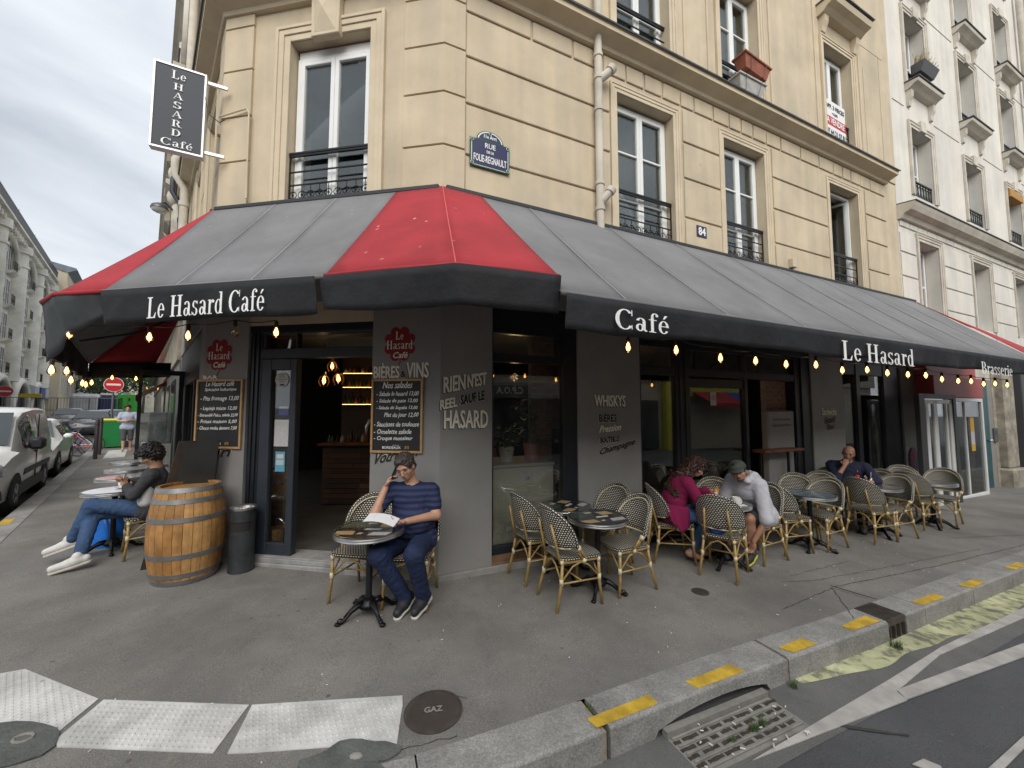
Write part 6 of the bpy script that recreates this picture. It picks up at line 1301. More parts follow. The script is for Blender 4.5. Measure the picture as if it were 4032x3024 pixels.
pl_ = thing('window_box', 'dark window box with dry grass on the white building', 'planter', P('R', 12, .1, 9.9)); b = MB(); b.add([P('R', 11.62 + sx * (.8 if k else .7), .0 + sy * (.26 if k else .18), 9.98 + k * .24) for k in (0, 1) for sy in (0, 1) for sx in (0, 1)], [(0, 1, 3, 2), (4, 5, 7, 6), (0, 1, 5, 4), (2, 3, 7, 6), (0, 2, 6, 4), (1, 3, 7, 5)]); part('trough', b, mat('planter_grey', (.08, .08, .085), .6), pl_)
R_ = random.Random(4); b = MB()
for k in range(90): u = 11.65 + R_.random() * .7; n_ = .05 + R_.random() * .15; b.tube([P('R', u, n_, 10.22), P('R', u + R_.uniform(-.12, .12), n_ + R_.uniform(-.05, .1), 10.22 + R_.uniform(.08, .28))], .006, 3)
part('dry_grass', b, mat('dry_straw', (.40, .30, .17), .9), pl_, kind='stuff')
b = MB(); fbox(b, 'R', 17.56, 18.6, -.2, .06, 8.30, 8.55, .01); part('roller_blind', b, mat('blind_ochre', (.42, .22, .05), .7), NB)
# shop next door
SH = thing('corner_shop', 'shop front with red fascia and white framed glass beside the terrace', 'shop', P('R', 12, .3, -.2)); redf = mat('red_fascia', (.40, .085, .075), .5, var=.06, vs=2)
b = MB(); fbox(b, 'R', 10.74, 13.35, -.3, .30, 2.08, 2.55, .01); part('fascia', b, redf, SH); b = MB(); fbox(b, 'R', 10.74, 13.35, -.3, .20, 2.56, 3.2, .01); part('upper_fascia', b, redf, SH)
text('BIJOUX', P('R', 11.2, .215, 2.72), dR, UP, 1.2, .2, wlet, SH) if False else None
b = MB(); fbox(b, 'R', 10.50, 34, -.4, -.03, 2.6, 3.2); part('lintel', b, whst2, NB)
for q in ((11.30, 13.28, .24, .30, -.26, -.14), (13.20, 13.28, .24, .30, -.14, 2.07), (11.30, 11.38, .24, .30, -.14, 2.07), (11.38, 13.20, .24, .30, 1.99, 2.07), (12.26, 12.30, .25, .29, -.14, 1.99)): b = MB(); fbox(b, 'R', *q, .006); part('white_frame', b, wframe, SH)
b = MB(); fbox(b, 'R', 11.38, 13.20, .262, .268, -.14, 1.99); part('pane', b, glassd, SH)
b = MB(); fbox(b, 'R', 12.3, 13.2, .20, .22, -.14, .35); fbox(b, 'R', 12.45, 13.2, .0, .02, -.1, 1.3); part('green_display', b, mat('green_display', (.07, .13, .035), .6), SH)
b = MB(); fbox(b, 'R', 12.3, 13.15, .18, .2, 1.55, 1.85); part('red_poster', b, mat('red_poster', (.45, .08, .04), .5), SH)
for z0, z1, m_ in ((.85, 1.0, mat('poster_yellow', (.72, .42, .02), .5)), (1.0, 1.3, mat('paper_white', (.58, .57, .56))), (1.3, 1.62, mat('poster_yellow', (.72, .42, .02)))): b = MB(); fbox(b, 'R', 12.42, 12.62, .31, .313, z0, z1); part('window_poster', b, m_, SH)
dr_ = MB(); 
for q in ((9.62, 9.86, .36, .44, -.2, 2.13), (11.18, 11.32, .36, .44, -.2, 2.13), (9.86, 11.18, .36, .44, 2.03, 2.13)): b = MB(); fbox(b, 'R', *q, .006); part('door_frame', b, mat('door_charcoal', (.05, .05, .052), .5), SH)
for q in ((9.95, 10.07), (10.30, 10.46), (10.86, 10.94), (11.04, 11.18)): b = MB(); fbox(b, 'R', q[0], q[1], .37, .42, -.18, 2.0, .006); part('white_stile', b, wframe, SH)
b = MB(); fbox(b, 'R', 9.87, 11.18, .37, .42, 1.93, 2.02, .005); part('white_rail', b, wframe, SH); b = MB(); fbox(b, 'R', 9.87, 11.18, .39, .396, -.18, 1.93); part('pane', b, glassd, SH)
b = MB(); fbox(b, 'R', 9.9, 13.2, -1.6, -1.55, -.2, 3); fbox(b, 'R', 10.74, 13.3, -1.5, .2, -.26, -.20); part('shop_interior', b, mat('shop_room', (.22, .21, .19), .8, var=.5, vs=3), SH)
for z in (.3, .75, 1.2, 1.6): b = MB(); fbox(b, 'R', 10.0, 12.1, -.5, -.2, z, z + .03); [fbox(b, 'R', 10.05 + k * .16, 10.05 + k * .16 + .1, -.45, -.3, z + .03, z + .03 + .1 + .1 * ((k * 7) % 3) / 3) for k in range(12)]; part('stocked_shelf', b, mat('stock_mix', (.45, .40, .36), .7, var=.6, vs=7), SH, kind='stuff')
b = MB(); b.ell((10.02, .15, .75), (.10, .08, .28), 10, 8, FT('R')); part('red_blue_item', b, mat('goods_mix', (.5, .08, .1), .6, var=.9, vs=12, c2=(.05, .25, .4)), SH)
b = MB(); fbox(b, 'R', 13.36, 15.1, -.4, -.02, -.4, 2.6); part('street_wall', b, mat('grey_render', (.27, .26, .235), .85, var=.1, vs=2), NB)
b = MB(); fbox(b, 'R', 13.75, 14.75, -.3, -.005, -.24, 2.6, .01); part('street_door', b, mat('teal_door', (.018, .085, .10), .4, var=.2, vs=3), NB)
b = MB(); b.ell((14.60, .04, 1.0), (.05, .05, .04), 8, 6, FT('R')); part('door_knob', b, alu, NB)
b = MB(); fbox(b, 'R', 14.95, 15.20, -.01, .02, .95, 1.32, .006); fbox(b, 'R', 15.0, 15.15, .021, .03, 1.15, 1.25); part('intercom', b, mat('intercom_grey', (.16, .17, .18), .4, .4), NB)
b = MB(); fbox(b, 'R', 15.1, 15.35, -.4, -.01, -.5, 3.1); fbox(b, 'R', 15.30, 16.0, -.4, .16, .25, 3.1, .03); fbox(b, 'R', 15.22, 16.1, -.4, .26, -.5, .25, .05); part('stone_pier', b, mat('worn_stone', (.42, .38, .31), .9, var=.2, vs=4, grime=.4, gs=3, bump=.01, bs=12), NB)
b = MB(); fbox(b, 'R', 16.0, 16.5, -.4, .30, -.5, 3.1, .02); fbox(b, 'R', 16.5, 18.5, -.4, .25, -.5, 3.1, .02); part('dark_shopfront', b, mat('anthracite', (.055, .055, .06), .5), NB); b = MB(); fbox(b, 'R', 18.5, 34, -.4, .2, -.6, 3.1); part('shopfront', b, room, NB)
# ---------------------------------------------------------------- building across the right street (seen mirrored in the glass)
OB = thing('facing_building', 'cream building across the street, mirrored in the cafe windows', 'building', P('O', 30, 0, 0))
b = MB(); fbox(b, 'O', 0, 70, -6, 0, 3.6, 8); fbox(b, 'O', 0, 70, -6, -.3, -1, 3.6); part('wall', b, mat('opposite_render', (.42, .38, .31), .9, var=.1, vs=1), OB)
for i in range(20):
    for j in range(1):
        b = MB(); u = 2 + i * 3.4; fbox(b, 'O', u, u + 1.1, 0.0, .02, 4.8 + j * 3.4, 6.9 + j * 3.4); part('window', b, dpane, OB)
b = MB(); fbox(b, 'O', 33.5, 40, -.3, .15, 2.35, 3.1, .02); part('grey_fascia', b, mat('opp_grey', (.22, .22, .22), .7), OB)
csg = thing('shop_sign_facing', 'grey C.P.O.A shop sign across the street, read mirrored in the glass', 'sign', P('O', 36.5, .2, 2.6)); b = MB(); fbox(b, 'O', 35.5, 37.6, .155, .20, 2.38, 2.94); part('board', b, mat('opp_sign', (.07, .075, .075), .6), csg)
text('C.P.O.A', P('O', 37.2, .205, 2.56), -dR, UP, 1.35, .32, mat('sign_pale', (.55, .55, .52), .6), csg, bold=.01)
b = MB(); fbox(b, 'O', 33.5, 46, -.29, -.05, -.4, 2.35); part('shop_glass', b, dpane, OB)
ys = thing('yellow_shop', 'yellow shop front with red and blue awning across the street', 'shop', P('O', 50, 0, 0)); b = MB(); fbox(b, 'O', 46.5, 54, -.28, .10, 2.6, 3.7); fbox(b, 'O', 46.5, 47.4, -.28, .10, -1, 2.6); part('front', b, mat('yellow_paint_shop', (.42, .40, .05), .6), ys)
for a, c, m_ in ((48.6, 51.4, red_cv), (51.4, 54, mat('blue_awning', (.02, .06, .30), .8))): b = MB(); b.add([P('O', a, .1, 2.9), P('O', c, .1, 2.9), P('O', c, 1.4, 2.2), P('O', a, 1.4, 2.2), P('O', a, 1.4, 1.95), P('O', c, 1.4, 1.95)], [(0, 1, 2, 3), (3, 2, 5, 4)]); part('awning', b, m_, ys)
# ---------------------------------------------------------------- left street: next building on our side
N2 = thing('tall_side_building', 'darker stone building with ledges further along the side street', 'building', P('L', 8, 0, 0))
dstone = mat('sooty_stone', (.30, .265, .21), .9, var=.18, vs=1.2, grime=.3, gs=1.2)
b = MB(); fbox(b, 'L', 6.35, 45, -8, .06, 3.0, 15.5); part('wall', b, dstone, N2)
for u in (6.9, 9.6, 12.4, 16, 20, 24, 28):
    for z0 in (4.6, 7.6, 10.6): win_simple(N2, 'L', u + .5, u + 1.6, z0, z0 + 2.1, .07, wframe, dpane, 1, (.9, .32))
for z in (4.35, 7.35, 10.35, 13.4): b = MB(); moulding(b, 'L', [(.06, z - .3), (.2, z - .28), (.35, z - .15), (.45, z - .1), (.45, z), (.06, z + .02)], 6.36, 45); part('ledge', b, whst2, N2)
for u in (6.55, 9.1, 11.9, 15.2): b = MB(); [b.tube([(u, .2, z), (u, .2, z + 2.4)], .11, 8, T=FT('L')) for z in (4.5, 7.5, 10.5)]; [b.ell((u, .26, z), (.16, .16, .22), 8, 6, FT('L')) for z in (4.6, 7.0, 7.6, 10.1)]; part('half_column', b, whst2, N2, smooth=True)
for u in (7.6, 10.4, 13.2): b = MB(); [fbox(b, 'L', u, u + 1.1, .07, .42, z, z + .5, .1) for z in (9.7, 6.7)]; part('corbel', b, dstone, N2)
b = MB(); fbox(b, 'L', 6.35, 45, -8, .0, -.5, 3.0); part('street_front', b, mat('side_shop_grey', (.16, .155, .15), .7, var=.4, vs=1.2), N2)
for a, c in ((7.5, 9.6), (11, 13.5), (16, 19)): b = MB(); fbox(b, 'L', a, c, .005, .03, .4, 2.6); part('shop_window', b, dpane, N2)
b = MB(); b.add([P('L', 14, .0, 2.9), P('L', 20, .0, 2.9), P('L', 20, .85, 2.35), P('L', 14, .85, 2.35), P('L', 14, .85, 2.15), P('L', 20, .85, 2.15)], [(0, 1, 2, 3), (3, 2, 5, 4)]); solo('red_shop_awning', b, red_cv, 'small red shop awning further along the side street', 'awning')
lp_ = P('L', 7.2, 0, 6.9); st = thing('street_lamp', 'wall mounted street lamp with grey dome on the side street', 'street lamp', P('L', 6.2, .53, 6.6)); b = MB(); b.tube([P('L', 6.9, .06, 6.35), P('L', 6.6, .25, 6.68), P('L', 6.3, .45, 6.72), P('L', 6.2, .53, 6.62)], .025, 6); part('arm', b, mat('lamp_grey', (.12, .125, .13), .4, .5), st, smooth=True)
LQ = P('L', 6.2, .53, 6.50); b = MB(); b.lathe([(.02, .13), (.07, .12), (.145, .07), (.165, .01), (.165, -.01)], 20, lambda x, y, z: LQ + Vector((x, y, z))); part('dome', b, mat('lamp_grey', (.12, .125, .13)), st, smooth=True); b = MB(); b.lathe([(.155, -.01), (.13, -.06), (.07, -.095), (.001, -.11)], 20, lambda x, y, z: LQ + Vector((x, y, z))); part('lens', b, mat('lamp_lens', (.55, .56, .56), .2), st, smooth=True)
sc2 = thing('terrace_screen', 'black framed glass wind screen at the end of the side terrace', 'screen', P('L', 4.95, .4, g(-7)))
for q in ((.62, .68, .1, 2.62), (-.02, .06, .1, 2.62), (.06, .62, 2.52, 2.62), (.06, .62, .14, .22)): b = MB(); b.box(4.93, 4.99, q[0], q[1], q[2], q[3], FT('L')); part('frame', b, blackp, sc2)
b = MB(); b.box(4.955, 4.962, .06, .62, .22, 2.52, FT('L')); part('pane', b, glassd, sc2)
fz = thing('ice_cream_freezer', 'grey glass fronted cooler behind the wind screen', 'cooler', P('L', 6.2, .35, .12)); b = MB(); b.box(5.8, 6.7, .08, .60, .15, 1.05, FT('L'), .02); part('body', b, mat('freezer_white', (.50, .50, .49), .4), fz); b = MB(); b.box(5.8, 6.7, .10, .50, 1.05, 1.75, FT('L'), .02); part('glass_case', b, mat('case_grey', (.20, .22, .23), .15, var=.4, vs=4), fz)
for z in (.35, .55): b = MB(); b.box(5.78, 5.8, .14, .54, z, z + .04, FT('L')); part('vent', b, mat('cabinet_dark', (.12, .12, .12)), fz)
# ---------------------------------------------------------------- across the side street
HA = thing('haussmann_building', 'tall pale building with arches, balconies and slate mansard on the left', 'building', P('W', 50, 0, 0)); hst = mat('pale_limestone', (.80, .77, .68), .9, var=.12, vs=.5, grime=.2, gs=.5); slt = mat('slate_roof', (.20, .225, .26), .6, var=.2, vs=2)
b = MB(); fbox(b, 'W', 20, 66, -8, 0, 4.2, 17.3); fbox(b, 'W', 20, 66, -8, -.4, -1, 4.2); part('wall', b, hst, HA)
for c0 in range(6):
    uc_ = 24.5 + c0 * 7.6
    for du in (-1.9, 1.9):
        for j, z0 in enumerate((5.0, 8.0, 11.0, 14.0)):
            win_simple(HA, 'W', uc_ + du - .65, uc_ + du + .65, z0, z0 + 2.3, .02, wframe, dpane, 1, (.95, .42)); b = MB(); moulding(b, 'W', [(0.0, z0 - .35), (.3, z0 - .25), (.5, z0 - .05), (.5, z0), (0.0, z0)], uc_ + du - .85, uc_ + du + .85); part('balcony_slab', b, hst, HA)
    b = MB(); b.tube([P('W', uc_ + 3.8, .10, z) for z in (4.4, 16.2)], .75, 14); b.tube([P('W', uc_ + 3.8, .10, z) for z in (14.9, 15.1)], .85, 14); b.tube([P('W', uc_ + 3.8, .10, z) for z in (16.2, 16.9)], .95, 14); part('round_pilaster', b, hst, HA, auto=True)
    b = MB(); b.tube([P('W', uc_ + 3.3 * math.cos(a), .35, 4.6 + .0 - 3.2 * (1 - math.sin(a))) for a in [k * math.pi / 12 for k in range(13)]], .35, 8); part('ground_arch', b, hst, HA, smooth=True)
    b = MB(); b.tube([P('W', uc_ + 3.0 * math.cos(a), .3, 14.6 + 2.2 * math.sin(a)) for a in [k * math.pi / 12 for k in range(13)]], .22, 6); part('top_arch', b, hst, HA, smooth=True)
    for k in range(8): b = MB(); fbox(b, 'W', uc_ - 3 + k * .85, uc_ - 2.7 + k * .85, .0, .8, 16.7, 17.25, .08); part('corbel', b, hst, HA)
    b = MB(); fbox(b, 'W', uc_ - 1.6, uc_ + .1, -1.4, -.55, 18.0, 20.6); b.add([P('W', uc_ - 1.8, -.5, 20.6), P('W', uc_ + .3, -.5, 20.6), P('W', uc_ - .75, -.5, 21.5), P('W', uc_ - 1.8, -1.8, 20.6), P('W', uc_ + .3, -1.8, 20.6), P('W', uc_ - .75, -1.8, 21.5)], [(0, 1, 2), (3, 5, 4), (0, 2, 5, 3), (1, 4, 5, 2)]); part('dormer', b, hst, HA); b = MB(); fbox(b, 'W', uc_ - 1.3, uc_ - .2, -.56, -.54, 18.3, 20.3); part('dormer_window', b, dpane, HA)
b = MB(); moulding(b, 'W', [(0, 17.1), (.6, 17.2), (1.0, 17.3), (1.0, 17.5), (0, 17.5)], 20, 66.3); part('cornice', b, hst, HA)
b = MB(); moulding(b, 'W', [(-.6, 17.5), (-2.3, 22.5), (-8, 23), (-8, 17.5)], 20, 66); part('mansard', b, slt, HA)
b = MB(); fbox(b, 'W', 20, 66, .88, .92, 18.4, 18.5); fbox(b, 'W', 20, 66, .88, .92, 17.55, 17.62); [fbox(b, 'W', 20 + k * .22, 20.1 + k * .22, .88, .91, 17.5, 18.45) for k in range(208)]; part('top_balcony', b, iron, HA, kind='stuff')
b = MB(); b.box(30, 66, -.35, .05, .0, 3.6, FT('W')); part('shop_row', b, mat('shop_row_dark', (.09, .085, .08), .6, var=.6, vs=.8), HA)
for i, (u, c) in enumerate(((58, (.45, .45, .45)), (61.5, (.05, .08, .3)), (64.2, (.5, .5, .5)))): b = MB(); b.box(u, u + 2.2, .1, .9, 3.1, 4.3, FT('W'), .03); part('shop_box_sign', b, mat('box_sign_%d' % i, c, .5), HA)
HB = thing('beige_building', 'plain beige building with blank gable beyond the arcaded one', 'building', P('W', 72, 0, 0)); b = MB(); fbox(b, 'W', 66.5, 84, -8, 1.6, -1, 19.2); part('wall', b, mat('beige_render', (.66, .57, .42), .9, var=.08, vs=.4), HB); b = MB(); moulding(b, 'W', [(1.6, 18.8), (2.4, 19.3), (2.3, 19.5), (-6, 21)], 66.4, 84); part('roof', b, slt, HB)
for u in (68, 71, 74, 77, 80):
    for z0 in (4, 7, 10, 13, 16): win_simple(HB, 'W', u, u + 1.1, z0, z0 + 1.9, 1.62, wframe, dpane, 1)
HC = thing('low_far_building', 'lower grey building closing the far left of the street', 'building', P('W', 100, 0, 0)); b = MB(); fbox(b, 'W', 86, 150, -8, .6, -1, 9.5); part('wall', b, mat('far_render', (.60, .56, .48), .9, var=.3, vs=.3), HC)
for u in range(88, 148, 4): win_simple(HC, 'W', u, u + 1.8, 4.5, 7.5, .62, wframe, dpane, 1)
hedge = MB(); 
def tree(x, y, h, cr, seed, lab, z0=0, n=1500, m=leaf):
    R = random.Random(seed); t = thing('street_tree', lab, 'tree', (x, y, z0)); b = MB(); b.tube([(0, 0, 0), (.1, .05, h * .3), (0, .1, h * .6)], [.22, .17, .08], 8)
    for k in range(6): a = k * 1.05; b.tube([(0, 0, h * (.3 + .04 * k)), (cr * .5 * math.cos(a), cr * .5 * math.sin(a), h * .62), (cr * .8 * math.cos(a), cr * .8 * math.sin(a), h * .8)], [.08, .05, .02], 5)
    part('trunk', b, bark, t, world=False, smooth=True); b = MB(); cl = [(R.uniform(-1, 1) * cr * .7, R.uniform(-1, 1) * cr * .7, h * R.uniform(.45, .92), cr * R.uniform(.28, .5)) for _ in range(22)]
    for _ in range(n):
        c = R.choice(cl); d = Vector((R.gauss(0, 1), R.gauss(0, 1), R.gauss(0, .8))).normalized() * c[3] * R.uniform(.55, 1.05); p = Vector(c[:3]) + d; s_ = R.uniform(.12, .24); a = Vector((R.uniform(-1, 1), R.uniform(-1, 1), R.uniform(-1, 1))).normalized() * s_; e = a.cross(Vector((R.uniform(-1, 1), R.uniform(-1, 1), R.uniform(-1, 1)))).normalized() * s_ * .6
        b.add([p - a, p + e, p + a, p - e], [(0, 1, 2, 3)])
    part('crown', b, m, t, world=False, kind='stuff'); return t
for i, (u, n_, h, cr, lab) in enumerate(((74, 3.0, 9, 4.2, 'full green tree straight behind the no-entry sign'), (70, -2, 9.5, 4.2, 'green tree right of the no-entry sign behind the green cabin'), (82, 6.5, 8, 4.0, 'tree to the left of the no-entry sign down the street'), (92, 1, 12, 5.5, 'tallest tree closing the side street'), (88, -6, 12, 5, 'tree at the right end of the group closing the street'))):
    p = P('L', u, n_, 0); tree(p.x, p.y, h, cr, 30 + i, lab, g(p.x) - .2, 2400, leaf2 if i % 2 else leaf)
tr_ = MB(); p = P('L', 110, 0, 0); tr_.box(-45, 30, 0, 3, 0, 9, ROT((p.x, p.y, 0), math.radians(43))); solo('far_terrace_wall', tr_, mat('far_render', (.60, .56, .48)), 'long pale wall behind the trees at the street end', 'wall')
# ---------------------------------------------------------------- people: one continuous skin per body, clothes over it
def surf_nets(F, org, h):
    Sg = F < 0; nx, ny, nz = F.shape
    off = [(0, 0, 0), (1, 0, 0), (0, 1, 0), (1, 1, 0), (0, 0, 1), (1, 0, 1), (0, 1, 1), (1, 1, 1)]
    sl = [Sg[a:nx - 1 + a, b:ny - 1 + b, c:nz - 1 + c] for a, b, c in off]; cnt = sum(s.astype(np.int8) for s in sl); mask = (cnt > 0) & (cnt < 8)
    ii = np.argwhere(mask)
    if len(ii) == 0: return np.zeros((0, 3)), []
    idx = -np.ones(mask.shape, int); idx[mask] = np.arange(len(ii))
    cv = np.stack([F[ii[:, 0] + a, ii[:, 1] + b, ii[:, 2] + c] for a, b, c in off], 1); acc = np.zeros((len(ii), 3)); n = np.zeros(len(ii)); O = np.array(off, float)
    for a, b in ((0, 1), (2, 3), (4, 5), (6, 7), (0, 2), (1, 3), (4, 6), (5, 7), (0, 4), (1, 5), (2, 6), (3, 7)):
        va, vb = cv[:, a], cv[:, b]; m = (va < 0) != (vb < 0); t = np.where(m, va / np.where(m, va - vb, 1), 0); acc += m[:, None] * (O[a] + t[:, None] * (O[b] - O[a])); n += m
    V = (ii + acc / n[:, None]) * h + org; Fc = []
    for ax in range(3):
        A = [slice(1, -1)] * 3; A[ax] = slice(0, -1); B = list(A); B[ax] = slice(1, None)
        s0, s1 = Sg[tuple(A)], Sg[tuple(B)]; e = np.argwhere(s0 != s1); st = s0[tuple(e.T)]; e = e.copy()
        for k in range(3):
            if k != ax: e[:, k] += 1
        u, v = [(1, 2), (2, 0), (0, 1)][ax]; q = []
        for du, dv_ in ((-1, -1), (0, -1), (0, 0), (-1, 0)):
            c = e.copy(); c[:, u] += du; c[:, v] += dv_; q.append(idx[c[:, 0], c[:, 1], c[:, 2]])
        q = np.stack(q, 1); q = np.where(st[:, None], q, q[:, ::-1]); Fc.append(q)
    Fc = np.concatenate(Fc); Fc = Fc[(Fc >= 0).all(1)]; return V, Fc
def cap(a, b, ra, rb=None, k=None): return ('c', np.array(a, float), np.array(b, float), ra, ra if rb is None else rb, k)
def elp(c, r, ax=None, k=None): return ('e', np.array(c, float), np.array(r, float), np.eye(3) if ax is None else np.array(ax, float), 0, k)
def sdf_mesh(name, prims, h, m, parent, inf=0.0, cuts=(), k=.03, carve=(), label=None, nz=0, nzs=20):
    lo = np.min([np.minimum(p[1], p[2]) - max(p[3], p[4]) if p[0] == 'c' else p[1] - p[2].max() for p in prims], 0) - inf - 3 * h; hi = np.max([np.maximum(p[1], p[2]) + max(p[3], p[4]) if p[0] == 'c' else p[1] + p[2].max() for p in prims], 0) + inf + 3 * h
    sh = np.ceil((hi - lo) / h).astype(int) + 1; F = np.full(tuple(sh), 1.0, np.float32)
    def ev(p, pad):
        l, u = (np.minimum(p[1], p[2]) - max(p[3], p[4]), np.maximum(p[1], p[2]) + max(p[3], p[4])) if p[0] == 'c' else (p[1] - p[2].max(), p[1] + p[2].max())
        i0 = np.maximum(0, np.floor((l - pad - lo) / h).astype(int)); i1 = np.minimum(sh, np.ceil((u + pad - lo) / h).astype(int) + 1)
        if (i1 <= i0).any(): return None, None
        g_ = np.stack(np.meshgrid(*[lo[a] + h * np.arange(i0[a], i1[a]) for a in range(3)], indexing='ij'), -1).astype(np.float32); s = tuple(slice(i0[a], i1[a]) for a in range(3))
        if p[0] == 'c':
            ab = p[2] - p[1]; L = max(1e-9, ab @ ab); t = np.clip(((g_ - p[1]) @ ab) / L, 0, 1); return s, np.linalg.norm(g_ - p[1] - t[..., None] * ab, axis=-1) - (p[3] + (p[4] - p[3]) * t)
        q = (g_ - p[1]) @ p[3].T / p[2]; k0 = np.linalg.norm(q, axis=-1) + 1e-6; k1 = np.linalg.norm(q / p[2], axis=-1) + 1e-6; return s, k0 * (k0 - 1) / k1
    for p in prims:
        kk = p[5] if p[5] is not None else k; s, d = ev(p, inf + kk + 2 * h)
        if s is None: continue
        a = F[s]; d = d - inf; hh = np.clip(.5 + .5 * (a - d) / kk, 0, 1); F[s] = a + (d - a) * hh - kk * hh * (1 - hh)
    if nz:
        g_ = np.stack(np.meshgrid(*[lo[a] + h * np.arange(sh[a]) for a in range(3)], indexing='ij'), -1); x, y, z = [g_[..., i] * nzs for i in range(3)]
        F += (nz * (np.sin(x * 1.7 + 2 * np.sin(y)) * np.sin(y * 1.3 + 1.5 * np.sin(z)) * np.sin(z * 1.5 + 2 * np.sin(x * .8)))).astype(np.float32)
    if cuts:
        g_ = np.stack(np.meshgrid(*[lo[a] + h * np.arange(sh[a]) for a in range(3)], indexing='ij'), -1)
        for c, n_ in cuts: n_ = np.array(n_, float); n_ /= np.linalg.norm(n_); F = np.maximum(F, (g_ - np.array(c)) @ n_)
    for p in carve:
        s, d = ev(p, 2 * h)
        if s is not None: F[s] = np.maximum(F[s], -d)
    F[0] = F[-1] = 1; F[:, 0] = F[:, -1] = 1; F[:, :, 0] = F[:, :, -1] = 1
    V, Q = surf_nets(F, lo, h); me = bpy.data.meshes.new(name); me.from_pydata(V.tolist(), [], [list(map(int, q)) for q in Q]); me.materials.append(m); me.update()
    for p in me.polygons: p.use_smooth = True
    o = bpy.data.objects.new(name, me); link(o, parent, True)
    if label: o['label'] = label
    return o
def nrmz(v): v = np.array(v, float); return v / np.linalg.norm(v)
def hand(w, d, pn, curl=.5, s=1.0, thumb=1, spread=1.0):
    """palm from the wrist w along d; pn is the side the fingers curl to; thumb on the side thumb*(d x pn)"""
    w = np.array(w, float); d = nrmz(d); pn = nrmz(np.array(pn) - d * np.dot(pn, d)); sd = np.cross(d, pn) * thumb; P_ = [elp(w + d * .045 * s, (.044 * s, .040 * s, .017 * s), [d, sd, pn], .012)]
    for i, (o, L) in enumerate(((.028, .070), (.010, .078), (-.008, .073), (-.026, .058))):
        b = w + d * .078 * s + sd * o * s; c1 = curl * 1.1; q = b + (d * math.cos(c1 * .8) + pn * math.sin(c1 * .8)) * L * .5 * s; e = q + (d * math.cos(c1 * 2) + pn * math.sin(c1 * 2)) * L * .55 * s
        P_ += [cap(b - d * .015 * s, b, .0095 * s, None, .006), cap(b, q, .0092 * s, .0085 * s, .005), cap(q, e, .0085 * s, .0072 * s, .005)]
    b = w + d * .022 * s + sd * .028 * s; q = b + (d * .55 + sd * .7 + pn * .3) * .035 * s; e = q + (d * .85 + sd * .1 + pn * .4) * .033 * s; P_ += [cap(b, q, .013 * s, .011 * s, .008), cap(q, e, .0105 * s, .009 * s, .005)]; return P_
def shoe(an, toe, gz_, s=1.0, h=.0):
    an = np.array(an, float); toe = np.array(toe, float); d = toe - an; L = np.linalg.norm(d); d = d / L; heel = an - d * .055
    up = np.array((0, 0, 1.)); up = up - d * (up @ d); up /= np.linalg.norm(up)
    return [cap(heel + up * .0, an + d * .06, .042 * s, .045 * s, .03), cap(an + d * .04, toe, .046 * s, .036 * s, .03), cap(an + up * .02, an + up * .05, .045 * s, .043 * s, .02)], (an, up, d)
SKINS = {}
